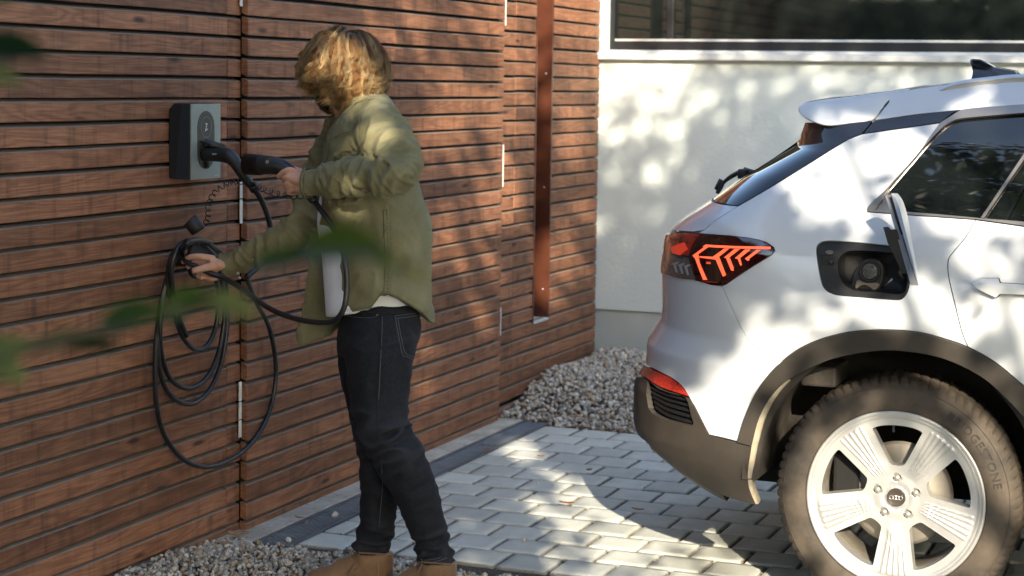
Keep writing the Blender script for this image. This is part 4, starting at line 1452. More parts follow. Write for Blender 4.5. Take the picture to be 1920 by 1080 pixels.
# depth of each point: the top edge swings out towards the viewer
def fl3(x, y, d=0.):
    k = (y - 362) / 187.
    Yd = Y0 - .150 + .150 * k ** .8
    return at_y(x, y, Yd + d)
VA = [fl3(x, y) for x, y in catmull(fl_out, 3, True)]
VB = [fl3(x, y) + np.array([.012, .030, 0]) for x, y in catmull(fl_out, 3, True)]
flap = obj('charging_flap', loft([VA, VB]), paint, car); recalc(flap); autosmooth(flap, 40)
ln = [(1656, 426), (1661, 431), (1681, 430), (1690, 452), (1697, 476), (1704, 500), (1708, 511), (1697, 513), (1687, 512), (1686, 500), (1672, 470), (1664, 455)]
LA = [at_y(x, y, Y0 - .10 + .09 * (y - 426) / 85.) for x, y in ln]
o = obj('flap_lining', loft([LA, [p + np.array([.010, .028, 0]) for p in LA]]), black_plastic); recalc(o); set_parent(o, flap)
ln = [(1669, 372), (1674, 374), (1681, 388), (1687, 410), (1690, 440), (1684, 436), (1680, 414), (1675, 409), (1673, 394), (1668, 390)]
LA = [fl3(x, y, -.004) for x, y in ln]
o = obj('flap_lining', loft([LA, [p + np.array([.006, .02, 0]) for p in LA]]), black_plastic); recalc(o); set_parent(o, flap)
hp = [at_y(x, y, Yd) for x, y, Yd in ((1686, 508, Y0 - .01), (1690, 516, Y0 + .0), (1695, 520, Y0 + .02), (1688, 524, Y0 + .04))]
set_parent(obj('hinge', tube(hp, .0055, 8), grey_pl, None, True), flap)
hp = [at_y(x, y, Yd) for x, y, Yd in ((1658, 537, Y0 + .02), (1673, 523, Y0 + .005))]
set_parent(obj('hinge_rod', tube(hp, .003, 8, smooth=False), satin_trim, None, True), flap)

# ---- thin lines: crease of the bumper edge
# ---- wheels
WY = 5.63


def tyre_mesh():
    ns = 76 * 4
    prof = [(.035, .262), (.012, .2695), (.002, .2745), (-.003, .288), (-.002, .310), (.003, .332), (.006, .343), (.011, .3505), (.020, .3615), (.034, .3690), (.052, .3735), (.080, .3760), (.118, .3768), (.156, .3760), (.184, .3735), (.202, .3690), (.214, .3600), (.226, .343), (.232, .310), (.230, .270), (.218, .240)]
    V = []; F = []
    for j in range(ns):
        a = 2 * math.pi * j / ns
        for i, (h, r) in enumerate(prof):
            g = 0.
            if 8 <= i <= 15:
                if j % 4 == 0: g = -.0065
            elif i in (7, 16): g = -.0035 if j % 4 == 0 else 0
            if 10 <= i <= 14 and i in (11, 13): g = min(g, -.007)
            aa = a + (.010 * (i - 8) if 8 <= i <= 11 else .03 if i > 11 else 0) * (1 if i < 12 else 1)
            V.append((r + g, h, aa))
    out = []
    for r, h, a in V: out.append((CARX + r * math.cos(a), WY + h, CARZ + r * math.sin(a)))
    m_ = len(prof)
    for j in range(ns):
        for i in range(m_ - 1):
            F.append((j * m_ + i, j * m_ + i + 1, ((j + 1) % ns) * m_ + i + 1, ((j + 1) % ns) * m_ + i))
    return out, F


def text_vf(s, size, extr=.0006, spacing=1.0, bold=0.0):
    cu = bpy.data.curves.new('txt', 'FONT'); cu.body = s; cu.size = size; cu.extrude = extr; cu.space_character = spacing; cu.offset = bold
    cu.align_x = 'CENTER'; cu.resolution_u = 3
    o = bpy.data.objects.new('txt', cu); COL.objects.link(o)
    dg = bpy.context.evaluated_depsgraph_get(); dg.update()
    me = o.evaluated_get(dg).to_mesh()
    V = np.array([tuple(v.co) for v in me.vertices]); F = [tuple(p.vertices) for p in me.polygons]
    o.evaluated_get(dg).to_mesh_clear()
    bpy.data.objects.remove(o); bpy.data.curves.remove(cu)
    return V, F


letter_m = simple('tyre_lettering', (.030, .025, .021), .55)


def make_wheel():
    w = thing('wheel', None, None, (CARX, WY, CARZ))
    del_keys = [k for k in ('label', 'category') if k in w.keys()]
    for k in del_keys: del w[k]
    o = obj('tyre', tyre_mesh(), tyre_m); recalc(o); autosmooth(o, 28); set_parent(o, w)
    # raised line and lettering on the sidewall
    set_parent(obj('sidewall_bead', revolve([(.0035, .3415), (.0022, .3425), (.0040, .3435)], (CARX, WY, CARZ), (0, 1, 0), 120), tyre_m, None, True), w)
    for s, a0, rr_, hgt in (('BRIDGESTONE', 36, .300, .036),):
        V, F = text_vf(s, hgt, .0010, 1.12, .0003)
        ang = math.radians(a0) - V[:, 0] / rr_
        R_ = rr_ + V[:, 1]
        yy = WY - .0022 + .25 * np.abs(R_ - .293) * .12 - V[:, 2] * 1.0
        P = np.stack([CARX + R_ * np.cos(ang), yy - .0006, CARZ + R_ * np.sin(ang)], 1)
        set_parent(obj('raised_lettering', (P, F), letter_m), w)
    # rim face
    RO = .262
    def spoke_local(x, y):
        """returns radius, signed lateral distance to nearest spoke axis"""
        r = np.hypot(x, y); th = np.arctan2(y, x)
        k = np.round((np.degrees(th) - 54) / 72.)
        d = th - np.radians(54 + 72 * k)
        return r, r * np.sin(d), r * np.cos(d), k
    def hh(x, y):
        r, lat, ax_, k = spoke_local(x, y)
        # dish: outer lip high, spokes run in and down, hub up again
        base = np.interp(r, [0, .03, .05, .07, .12, .2, .235, .247, .253, .262], [-.030, -.030, -.026, -.028, -.024, -.010, -.004, -.003, .002, .0])
        wdt = np.interp(ax_, [.04, .08, .14, .2, .24], [.018, .024, .034, .047, .056])
        q = lat / wdt
        ridge = np.zeros_like(r)
        on = ((r > .075) & (r < .238)).astype(float) * np.clip((r - .075) / .03, 0, 1) * np.clip((.240 - r) / .006, 0, 1)
        for c_, w_ in ((-.62, .10), (-.28, .10), (.06, .10), (.40, .10), (.72, .09)):
            ridge += np.maximum(0, 1 - np.abs(q - c_) / w_)
        base = base + on * ridge * .0048
        base = base + on * .004 * np.clip(1 - np.abs(q + .25), 0, 1)
        # lug pockets
        tl = np.degrees(np.arctan2(y, x))
        kk = np.round((tl - 90) / 72.); a = np.radians(90 + 72 * kk)
        dl_ = np.hypot(x - .0607 * np.cos(a), y - .0607 * np.sin(a))
        base = base - .010 * np.clip((.0125 - dl_) / .0015, 0, 1)
        dc = r
        base = base + .004 * np.clip((.034 - r) / .002, 0, 1)
        # window edge rounding handled by skirts
        return base
    wins = []
    for k in range(5):
        a = math.radians(90 + 72 * k)
        loc = [(-.017, .100), (.017, .100), (.030, .118), (.049, .155), (.069, .195), (.0745, .208), (.066, .215), (.040, .2225), (0, .2255), (-.040, .2225), (-.066, .215), (-.0745, .208), (-.069, .195), (-.049, .155), (-.030, .118)]
        c_, s_ = math.cos(a - math.pi / 2), math.sin(a - math.pi / 2)
        wins.append([(c_ * x - s_ * y, s_ * x + c_ * y) for x, y in catmull(loc, 3, True)])
    circ = [(RO * math.cos(a), RO * math.sin(a)) for a in np.linspace(0, 2 * np.pi, 120, endpoint=False)]
    fn = lambda t, z: np.stack([CARX + np.asarray(t), np.full(np.shape(t), WY + .010), CARZ + np.asarray(z)], -1)
    fnn = lambda t, z: np.tile([0, -1., 0], (len(np.atleast_1d(t)), 1))
    rim = panel('rim', circ, wins, alloy, None, off=0, skirt=.045, grid=.0045, fn=fn, fnn=fnn, hfun=hh)
    set_parent(rim, w)
    set_parent(obj('rim_flange', revolve([(.010, .255), (.004, .261), (.001, .266), (.003, .270), (.010, .272), (.022, .268)], (CARX, WY, CARZ), (0, 1, 0), 120), alloy, None, True), w)
    set_parent(obj('rim_barrel', revolve([(.018, .2625), (.035, .235), (.06, .228), (.20, .224), (.21, .238)], (CARX, WY, CARZ), (0, 1, 0), 80), simple('dusty_barrel', (.30, .27, .22), .6, .4, nscale=12, namp=.4), None, True), w)
    for k in range(5):
        a = math.radians(90 + 72 * k)
        p = np.array([CARX + .0607 * math.cos(a), WY + .036, CARZ + .0607 * math.sin(a)])
        set_parent(obj('lug_nut', revolve([(.012, .0092), (-.002, .0092), (-.006, .0085), (-.0085, .006), (-.009, .0003)], p, (0, 1, 0), 18), nut_m, None, True), w)
    cap = obj('hub_cap', revolve([(.03, .0285), (.0, .0285), (-.003, .0270), (-.0035, .0262), (-.003, .0255), (-.0034, .0003)], (CARX, WY + .034, CARZ), (0, 1, 0), 48), simple('hub_cap_brown', (.055, .042, .032), .3), None, True); set_parent(cap, w)
    V = []; F = []
    for k in range(4):
        n0 = len(V); xc = CARX + (k - 1.5) * .0092
        for a in np.linspace(0, 2 * np.pi, 28, endpoint=False):
            for r, yy in ((.0066, 0), (.0058, -.0008), (.0050, 0)): V.append((xc + r * math.cos(a), WY + .0302 + yy, CARZ + r * math.sin(a)))
        for j in range(28):
            j2 = (j + 1) % 28
            F.append((n0 + 3 * j, n0 + 3 * j2, n0 + 3 * j2 + 1, n0 + 3 * j + 1)); F.append((n0 + 3 * j + 1, n0 + 3 * j2 + 1, n0 + 3 * j2 + 2, n0 + 3 * j + 2))
    set_parent(obj('ring_emblem', (V, F), chrome, None, True), w)
    # brake
    set_parent(obj('brake_disc', revolve([(.105, .155), (.10, .163), (.10, .150), (.097, .149), (.095, .08), (.06, .075), (.055, .0)], (CARX, WY, CARZ), (0, 1, 0), 64), brake_m, None, True), w)
    set_parent(obj('brake_caliper', box(CARX - .205, CARX - .125, WY + .075, WY + .15, CARZ - .02, CARZ + .12, .012), void), w)
    set_parent(obj('hub_carrier', revolve([(.11, .12), (.2, .12), (.2, .05), (.5, .05)], (CARX, WY, CARZ), (0, 1, 0), 24), void, None, True), w)
    vs0 = math.radians(93)
    p0 = np.array([CARX + .226 * math.cos(vs0), WY + .022, CARZ + .226 * math.sin(vs0)])
    set_parent(obj('valve', tube([p0, p0 + [0, -.006, -.012], p0 + [.001, -.008, -.022]], .0042, 8), rubber, None, True), w)
    return w


wheel = make_wheel()


def copy_tree(o, par=None):
    c = o.copy(); link(c)
    c.parent = par
    for ch in list(o.children): copy_tree(ch, c)
    return c


set_parent(wheel, car)
kids = list(wheel.children)
w2 = wheel.copy(); link(w2); w2.location = (FW, WY, CARZ)
for k_ in kids:
    c = k_.copy(); link(c); c.parent = w2
w2.parent = car; w2.matrix_parent_inverse = wheel.matrix_parent_inverse
# wheel arch liners (both sides of the car share one shape through mirroring)
for cx_, n_ in ((CARX, 'liner'), (FW, 'liner')):
    rr_ = .43
    A = [(cx_ + rr_ * math.cos(a), CARZ + .02 + (rr_ + .025) * math.sin(a)) for a in np.linspace(-.1 * math.pi, 1.0 * math.pi, 36)]
    V = []; F = []
    for (x, z) in A:
        V.append((cx_ + (x - cx_) * 1.10, Y0 + .022, CARZ + (z - CARZ) * 1.09)); V.append((x, Y0 + .034, z)); V.append((x, Y0 + .10, z - .0)); V.append((x, Y0 + .40, z)); V.append((cx_, Y0 + .42, CARZ))
    for i in range(len(A) - 1):
        for j in range(4): F.append((5 * i + j, 5 * i + j + 1, 5 * (i + 1) + j + 1, 5 * (i + 1) + j))
    o = obj('wheel_arch_liner', (V, F), liner_m, car, True)
# mounting block visible in the top left of the arch
bp = at_y(1545, 700, Y0 + .16)
obj('arch_bracket', box(bp[0] - .06, bp[0] + .05, Y0 + .10, Y0 + .3, bp[2] - .035, bp[2] + .03, .008), liner_m, car)
# lighter inner edge of the bumper at the arch
lipl = [p for p in AI[:16][::-1]] + PT([(1411, 836), (1404, 882), (1406, 914), (1418, 944)], 3)[1:]
V = []; F = []
for i, p in enumerate(lipl):
    q = Fsurf(p[0], p[1])[0]; k = .003 + .010 * math.sin(math.pi * min(1, (i + .5) / len(lipl)))
    for dx, dy in ((-.001, -.006), (k, -.002), (k + .002, .008), (k - .004, .06)): V.append(q + np.array([dx, dy, -dx * .3]))
for i in range(len(lipl) - 1):
    for j in range(3): F.append((4 * i + j, 4 * i + 4 + j, 4 * i + 5 + j, 4 * i + 1 + j))
obj('arch_return_edge', (V, F), simple('dusty_lip', (.30, .26, .19), .7, nscale=30, namp=.35), car, True)
# far flank: mirrored copies of the big panels so the body is closed
for src in [o_ for o_ in list(car.children) if o_.name.split('.')[0] in ('rear_quarter_panel', 'bumper_cover', 'tailgate', 'side_blade', 'roof_strip', 'roof_side', 'window_trim', 'rear_door', 'front_door', 'front_wing', 'lower_bumper', 'inner_shell', 'side_glass', 'tail_light', 'arch_cladding', 'sill_cladding', 'roof_rail', 'reflector')]:
    mirror(src, None, car)
# ================================================================== CHARGER, CABLES
XB = XW + .078
box_dark = simple('charger_dark_case', (.003, .0055, .010), .55, nscale=30, namp=.2)
plate_m = simple('charger_grey_plate', (.30, .335, .30), .42, .25, nscale=60, namp=.06)
plate_dark = simple('charger_dark_panel', (.055, .052, .042), .4, nscale=60, namp=.1)
print_m = simple('pale_print', (.62, .62, .55), .5)
cable_m = simple('cable_sheath', (.011, .012, .014), .36, nscale=24, namp=.3, coat=.15, coatr=.3)
plug_m = simple('plug_plastic', (.012, .015, .017), .42, nscale=40, namp=.2, bump=.06, bscale=600)

P0 = at_x(358, 195, XB); P1 = at_x(413, 195, XB); P2 = at_x(358, 337.5, XB)
cy0, cy1, cz1, cz0 = P0[1], P1[1], P0[2], P2[2]
chg = thing('wall_charger', 'black charging box with grey front plate mounted on the plank wall', 'charger', (XW, (cy0 + cy1) / 2, cz0))
# case: front narrower than the back, slanting upper rear edge
xb_ = XW + .002
prof = [(xb_, cz0 + .004), (XB - .003, cz0 + .0), (XB - .003, cz1 - .0), (xb_ + .018, cz1 + .002), (xb_, cz1 - .02)]
yb0_ = at_x(326, 300, XW + .01)[1]
cr = [[(x, cy0 + (.0 if x > xb_ + .03 else -.012) + s * 0, z) for x, z in prof] for s in (0,)]
V, F = loft([[(x, cy0 - .014 * (1 - (x - xb_) / (XB - xb_)), z) for x, z in prof], [(x, cy1 + .010 * (1 - (x - xb_) / (XB - xb_)), z) for x, z in prof]])
o = obj('case', (V, F), box_dark, chg)
m_ = o.modifiers.new('edge', 'BEVEL'); m_.width = .004; m_.segments = 3
obj('side_panel', loft([[(XB - .052, cy0 - .0122, cz0 + .003), (XB - .006, cy0 - .0045, cz0 + .002), (XB - .006, cy0 - .0045, cz1 - .004), (XB - .030, cy0 - .0085, cz1 - .003)],
                        [(XB - .052, cy0 - .0095, cz0 + .003), (XB - .006, cy0 - .0010, cz0 + .002), (XB - .006, cy0 - .0010, cz1 - .004), (XB - .030, cy0 - .0055, cz1 - .003)]]), simple('charger_blue_grey_side', (.007, .017, .030), .4), chg)
obj('front_plate', box(XB - .004, XB + .0015, cy0, cy1, cz0, cz1, .0012), plate_m, chg)


def on_plate(x, y):          # crop 6.756x at (340,190)
    return at_x(340 + x / 6.756, 190 + y / 6.756, XB + .0015)


def stadium(ya, yb, za, zb, n=10):
    r = (yb - ya) / 2; c = (ya + yb) / 2
    rz = r * 1.0
    return [(c + r * math.cos(a), zb - rz + rz * math.sin(a)) for a in np.linspace(0, math.pi, n)] + [(c - r * math.cos(a), za + rz - rz * math.sin(a)) for a in np.linspace(0, math.pi, n)]


pa = on_plate(203, 300); pb = on_plate(417, 300); pt_ = on_plate(310, 120); pl_ = on_plate(305, 862)
st = stadium(pa[1], pb[1], pl_[2], pt_[2])
obj('dark_inlay', loft([[(XB + .0012, y, z) for y, z in st], [(XB + .0026, y, z) for y, z in st]]), plate_dark, chg)
c = on_plate(312, 327); rr_ = (on_plate(382, 327)[1] - on_plate(245, 327)[1]) / 2
obj('status_ring', revolve([(0, rr_), (.0008, rr_), (.0008, rr_ * .955), (0, rr_ * .955)], (XB + .0026, c[1], c[2]), (1, 0, 0), 48), simple('ring_grey', (.20, .20, .17), .3), chg, True)


def wall_text(s, size, y, z, x, m, par, name='lettering', ext=.0003):
    V, F = text_vf(s, size, ext, 1.0)
    P = np.stack([x + V[:, 2], y + V[:, 0], z + V[:, 1]], 1)
    return obj(name, (P, F), m, par)


zz = [(-.55, .85), (.5, .85), (.5, .66), (-.22, -.55), (.62, -.28), (.66, -.50), (-.6, -.92), (-.6, -.74), (.16, .63), (-.55, .63)]
zs = .0155
obj('emblem', loft([[(XB + .0026, c[1] + a * zs * .8, c[2] + b * zs) for a, b in zz], [(XB + .0034, c[1] + a * zs * .8, c[2] + b * zs) for a, b in zz]]), print_m, chg)
t_ = on_plate(440, 945)
wall_text('zaptec', .0105, t_[1] + .002, t_[2] + .001, XB + .0017, print_m, chg)
t2_ = on_plate(402, 936)
obj('emblem', revolve([(0, .0048), (.0005, .0048), (.0005, .0036), (0, .0036)], (XB + .0017, t2_[1], t2_[2]), (1, 0, 0), 6), print_m, chg)
sl = on_plate(312, 487)
obj('slot', box(XB + .0026, XB + .0034, sl[1] - .006, sl[1] + .006, sl[2] - .0012, sl[2] + .0012), void, chg)
sk = on_plate(305, 640)
obj('socket', revolve([(0, .031), (.006, .031), (.006, .027), (.001, .026)], (XB + .002, sk[1], sk[2]), (1, 0, 0), 32), black_plastic, chg, True)
sb = on_plate(305, 800)
obj('latch', box(XB + .002, XB + .011, sb[1] - .010, sb[1] + .008, sb[2] - .011, sb[2] + .010, .002), void, chg)
# lifted socket lid resting on the plug
lid = [on_plate(215, 505) + [.004, 0, 0], at_x(340 + 270 / 6.756, 190 + 492 / 6.756, XB + .012)]
ly0, ly1 = sk[1] - .034, sk[1] + .034
zt_ = on_plate(310, 500)[2]
obj('socket_lid', loft([[(XB + .002, ly0, zt_ - .004), (XB + .002, ly1, zt_ - .004), (XB + .002, ly1, zt_ + .002), (XB + .002, ly0, zt_ + .002)],
                        [(XB + .045, ly0 - .001, zt_ - .014), (XB + .045, ly1 + .001, zt_ - .014), (XB + .045, ly1 + .001, zt_ - .009), (XB + .045, ly0 - .001, zt_ - .009)],
                        [(XB + .072, ly0 + .018, zt_ - .020), (XB + .072, ly1 - .018, zt_ - .020), (XB + .072, ly1 - .018, zt_ - .016), (XB + .072, ly0 + .018, zt_ - .016)]]), black_plastic, chg)

# ---- plug in the box: leaves along +X then bends down
def ax_pts(pxs, X0, X1):
    n = len(pxs)
    return [at_x(x, y, X0 + (X1 - X0) * i / (n - 1)) for i, (x, y) in enumerate(pxs)]


plug1 = thing('charging_plug', 'black angled charging plug pushed into the wall box', 'plug', tuple(at_x(400, 288, XB + .05)), 'charging plugs of the two cable ends')
b1 = [at_x(384, 288, XB + .004), at_x(410, 289, XB + .06), at_x(428, 293, XB + .10), at_x(440, 303, XB + .125), at_x(453, 324, XB + .15), at_x(466, 341, XB + .168), at_x(476, 352, XB + .182)]
V, F = tube(b1, [.0275, .0275, .0265, .0225, .0185, .0165, .014], 20, 6, flat=.92)
obj('plug_body', (V, F), plug_m, plug1, True)
obj('collar', tube([at_x(473, 348, XB + .178), at_x(480, 358, XB + .19)], [.0165, .0165], 16, smooth=False), plug_m, plug1, True)
for k in range(3):
    p = at_x(475 + k * 3.2, 343 + k * 6, XB + .19)
    obj('grip_rib', box(p[0] - .006, p[0] + .008, p[1] - .008, p[1] + .008, p[2] - .003, p[2] + .003, .001), black_plastic, plug1)
tt = at_y(397, 288.5, b1[1][1] - .0282)
V, F = text_vf('zaptec', .0085, .0002)
obj('lettering', (np.stack([at_y(403, 290, b1[1][1] - .0285)[0] + V[:, 0], np.full(len(V), b1[1][1] - .0285) - V[:, 2], at_y(403, 290, b1[1][1] - .0285)[2] + V[:, 1]], 1), F), print_m, plug1)

HD = 5.62    # depth of the hands from the camera
# ---- held plug: points away from the hand towards the wall
plug2 = thing('charging_plug', 'black charging plug held in the man\'s raised hand', 'plug', tuple(at_d(500, 308, 5.8)), 'charging plugs of the two cable ends')
DP0, DP1 = 5.60, 5.50
q = [at_d(459, 307, 5.82), at_d(487, 309, 5.80), at_d(510, 310, 5.78), at_d(530, 314, 5.765), at_d(548, 326, 5.755), at_d(562, 341, 5.75), at_d(575, 360, 5.745), at_d(590, 378, 5.74)]
obj('plug_cap', tube([at_d(459, 307.5, 5.82), at_d(460, 307.5, 5.82), at_d(486, 309.3, 5.805), at_d(489, 309.6, 5.80)], [.030, .0335, .0325, .0325], 28, smooth=False), rubber, plug2, True)
obj('plug_body', tube(q[1:], [.0315, .030, .0265, .021, .0175, .0165, .0135], 20, 6, flat=.95), plug_m, plug2, True)
pn = [at_d(x, y, 5.785 - .0315) for x, y in ((496, 302), (501, 296), (516, 297.5), (530, 303), (527, 311), (512, 312), (498, 310))]
obj('grip_panel', loft([[p + np.array([0, .006, 0]) for p in pn], pn]), plug_m, plug2)
V, F = text_vf('zaptec', .0105, .0003)
o_ = at_d(512, 305.5, 5.752)
ex = (MC[0] * .985 - MC[2] * .17); ez = -MC[1]
obj('lettering', (np.array([o_ + a * ex + b * ez - MC[2] * c_ for a, b, c_ in V]), F), print_m, plug2)
o_ = at_d(501, 303.5, 5.753)
obj('emblem', revolve([(0, .0042), (.0006, .0042), (.0006, .0030), (0, .003)], o_, -MC[2], 18), print_m, plug2)

# ---- cable: one long run from the box, behind the sleeve, down round the coil and back to the held plug
def run(pts):   # (px, py, X)
    return [at_x(x, y, X) for x, y, X in pts]


cab = thing('charging_cable', 'long black charging cable looped and coiled on the plank wall and running past the man', 'cable', (XW + .05, 5.4, .9))
R_C = .0088
part_a = run([(478, 356, XB + .187), (490, 375, XB + .195), (501, 402, XB + .19), (508, 432, XB + .17), (508, 462, XW + .15), (495, 490, XW + .11), (462, 520, XW + .08)])
obj('cable_run', tube(part_a, R_C * 1.12, 12, 8), cable_m, cab, True)
# big outer loop
L1 = run([(462, 520, XW + .07), (480, 565, XW + .06), (505, 615, XW + .06), (517, 680, XW + .055), (514, 735, XW + .05), (498, 790, XW + .045), (465, 838, XW + .04), (420, 868, XW + .035), (380, 875, XW + .03), (340, 858, XW + .03), (308, 815, XW + .03), (294, 760, XW + .035), (291, 700, XW + .04), (293, 640, XW + .045), (300, 580, XW + .05), (314, 520, XW + .06), (335, 475, XW + .075), (358, 456, XW + .09), (385, 460, XW + .09)])
obj('cable_loop', tube(L1, R_C, 12, 8), cable_m, cab, True)
loops = [
    [(385, 462, .05), (405, 478, .05), (420, 510, .045), (427, 570, .04), (424, 630, .04), (412, 690, .035), (390, 735, .03), (360, 757, .03), (328, 748, .03), (305, 715, .03), (296, 660, .035), (298, 600, .04), (308, 540, .05), (325, 490, .06), (345, 462, .07), (372, 455, .07)],
    [(392, 468, .06), (410, 495, .055), (418, 545, .05), (420, 600, .045), (410, 660, .04), (388, 708, .035), (355, 728, .03), (322, 712, .03), (305, 672, .035), (300, 620, .045), (306, 560, .05), (320, 505, .06), (338, 470, .07), (362, 456, .08)],
    [(380, 458, .08), (398, 480, .075), (405, 520, .07), (410, 565, .065), (404, 615, .06), (388, 648, .055), (366, 655, .05), (345, 635, .05), (330, 600, .05), (318, 555, .06), (315, 510, .065), (325, 475, .08), (345, 458, .09), (365, 455, .09)],
    [(372, 455, .10), (350, 452, .10), (333, 466, .10), (322, 500, .09), (325, 545, .08), (335, 590, .07), (350, 630, .06)],
    [(350, 452, .12), (380, 452, .11), (404, 466, .10), (428, 486, .10)],
]
for lp in loops:
    obj('cable_loop', tube(run([(x, y, XW + .012 + d) for x, y, d in lp]), R_C * .97, 12, 8), cable_m, cab, True)
# part in the far hand: over the hook, through the fingers, sagging to the near hip and up to the held plug
hand_run = [at_x(338, 508, XW + .14), at_x(341, 478, XW + .16), at_x(352, 458, XW + .17), at_x(372, 450, XW + .17), at_x(395, 455, XW + .16)]
c2 = [at_x(395, 455, XW + .13), at_x(372, 449.5, XW + .15), at_x(352, 456, XW + .17), at_d(341, 474, 6.04), at_d(350, 491, 6.0), at_d(370, 501, 5.985), at_d(395, 512, 5.975), at_d(425, 524, 5.96), at_d(460, 547, 5.90), at_d(505, 578, 5.84), at_d(545, 595, 5.78), at_d(590, 604, 5.73), at_d(625, 602, 5.69), at_d(644, 580, 5.67), at_d(650, 540, 5.67), at_d(648, 500, 5.67), at_d(640, 460, 5.68), at_d(624, 425, 5.69), at_d(606, 400, 5.71), at_d(590, 378, 5.74)]
obj('cable_run', tube(c2, R_C, 12, 8), cable_m, cab, True)
# hook
hk = at_x(374, 480, XW + .02)
hook = thing('cable_hook', 'black rounded cable hook on the plank wall holding the coil', 'hook', tuple(hk))
hp = [at_x(x, y, XW + .10) for x, y in catmull([(358, 468), (363, 457), (374, 452), (385, 456), (391, 470), (392, 500), (385, 520), (372, 524), (360, 515), (356, 490)], 3, True)]
hc = np.mean(hp, 0)
o = obj('hook_face', loft([[hc + (np.array(p) - hc) * .96 for p in hp], [np.array(p) - [.004, 0, 0] for p in hp], [np.array(p) - [.012, 0, 0] for p in hp]]), black_plastic, hook); recalc(o)
obj('hook_arm', tube([(XW - .001, hc[1], hc[2] - .01), (XW + .09, hc[1], hc[2] - .005)], [.022, .020], 16, smooth=False), black_plastic, hook, True)


# ---- coiled lanyards and hanging cap
def coil(path, turns, r, w, seg=7):
    P = np.array(catmull(path, 12)); T, N, B = frames(P)
    n = turns * 12
    s = np.linspace(0, len(P) - 1, n); i0 = np.clip(s.astype(int), 0, len(P) - 2); f = (s - i0)[:, None]
    C = P[i0] * (1 - f) + P[i0 + 1] * f; NN = N[i0]; BB = B[i0]
    a = np.linspace(0, 2 * np.pi * turns, n)[:, None]
    return tube(C + r * (np.cos(a) * NN + np.sin(a) * BB), w, seg, smooth=False)


cap = thing('plug_cover', 'small round black plug cover dangling on a coiled cord in front of the planks', 'plug cover', tuple(at_x(365, 423, XW + .12)))
c0_ = at_x(352, 430, XW + .11); c1_ = at_x(373, 416, XW + .13)
ca, cb = at_x(378, 433, XW + .12), at_x(354, 411, XW + .12)
mid = at_x(362, 425, XW + .12); tip = at_x(371, 418, XW + .12)
o1, o2 = at_d(354, 414, 5.95), at_d(374, 433, 5.95)
obj('cover_body', tube([at_d(356, 413, 6.10), at_d(357, 414, 6.10), at_d(372, 432, 6.10), at_d(373, 433.5, 6.10)], [.024, .027, .026, .022], 24, smooth=False), rubber, cap, True)
obj('coiled_cord', coil([at_d(376, 428, 6.12), at_d(390, 410, 6.15), at_d(391, 385, 6.2), at_d(402, 362, 6.25), at_d(425, 345, 6.25), at_d(445, 341, 6.25), at_d(474, 342, 6.22)], 15, .0085, .0017), rubber, cap, True)
cord = obj('coiled_cord', coil([at_d(480, 350, 6.2), at_d(495, 355, 6.1), at_d(515, 363, 5.95), at_d(535, 366, 5.86), at_d(552, 368, 5.80), at_d(575, 366, 5.75)], 8, .0095, .0018), rubber, None, True)
tag(cord, 'thin black coiled cord stretched between the two charging plugs', 'cord')
# ================================================================== MAN
EX, EY, EZ = MC[0], -MC[1], MC[2]     # right, up, away as the viewer sees him (used only to measure his pose)
_t = NT('skin'); _c = _t.coord('Object')
_t.set(color=_t.mix(_t.noise(_c, 45, 4), (.50, .27, .185), (.66, .40, .29)), rough=.5, sss=.12, ssss=.01, spec=.4)
_t.bump(_t.noise(_c, 260, 3), .12, .001)
skin = _t.m


def cloth_mat(name, c1, c2, worn_and_lit, rough, thread, bstr, sheen=.2):
    t = NT(name); c = t.coord('Object')
    a = t.node('Attribute'); a.attribute_name = 'fold'
    n = t.noise(c, 7, 4, .6)
    col = t.mix(t.ramp(n, [(.3, 0), (.75, 1)]), c1, c2)
    w = t.noise(c, 140, 3, .7)
    col = t.mix(t.math('MULTIPLY', t.ramp(w, [(.35, 0), (.7, 1)]), .35), col, worn_and_lit)
    col = t.mix(t.math('MULTIPLY', t.ramp(a.outputs['Fac'], [(.55, 0), (1, 1)]), .45), col, worn_and_lit)  # fold crests painted lighter so creases still read in soft light
    t.set(color=col, rough=rough, sheen=sheen, sheenr=.4, spec=.2)
    wv = t.node('TexWave'); t.l.new(c, wv.inputs[0]); wv.inputs['Scale'].default_value = thread; wv.bands_direction = 'DIAGONAL'
    t.bump(t.math('ADD', t.noise(c, 380, 2, .7), t.math('MULTIPLY', wv.outputs[1], .4)), bstr, .0012)
    return t.m


shirt_m = cloth_mat('olive_cotton', (.140, .130, .066), (.185, .172, .092), (.25, .236, .14), .85, 300, .35, .04)
tee_m = cloth_mat('white_jersey', (.72, .74, .77), (.80, .81, .83), (.84, .85, .86), .8, 300, .15)
denim_m = cloth_mat('black_denim', (.006, .007, .010), (.010, .0115, .015), (.040, .044, .052), .75, 420, .45, .03)
thread_m = simple('grey_thread', (.09, .095, .10), .8)
suede_m = cloth_mat('tan_suede', (.155, .085, .042), (.21, .122, .064), (.28, .18, .105), .9, 60, .3, .3)
sole_m = simple('boot_sole', (.16, .10, .055), .8, nscale=30, namp=.2)
sock_m = simple('dark_sock', (.012, .014, .022), .9)


def tube_px(pts, seg=18, n=6, flat=1.0):
    return tube([at_d(x, y, d) for x, y, d, r in pts], [r for *_, r in pts], seg, n, flat=flat)


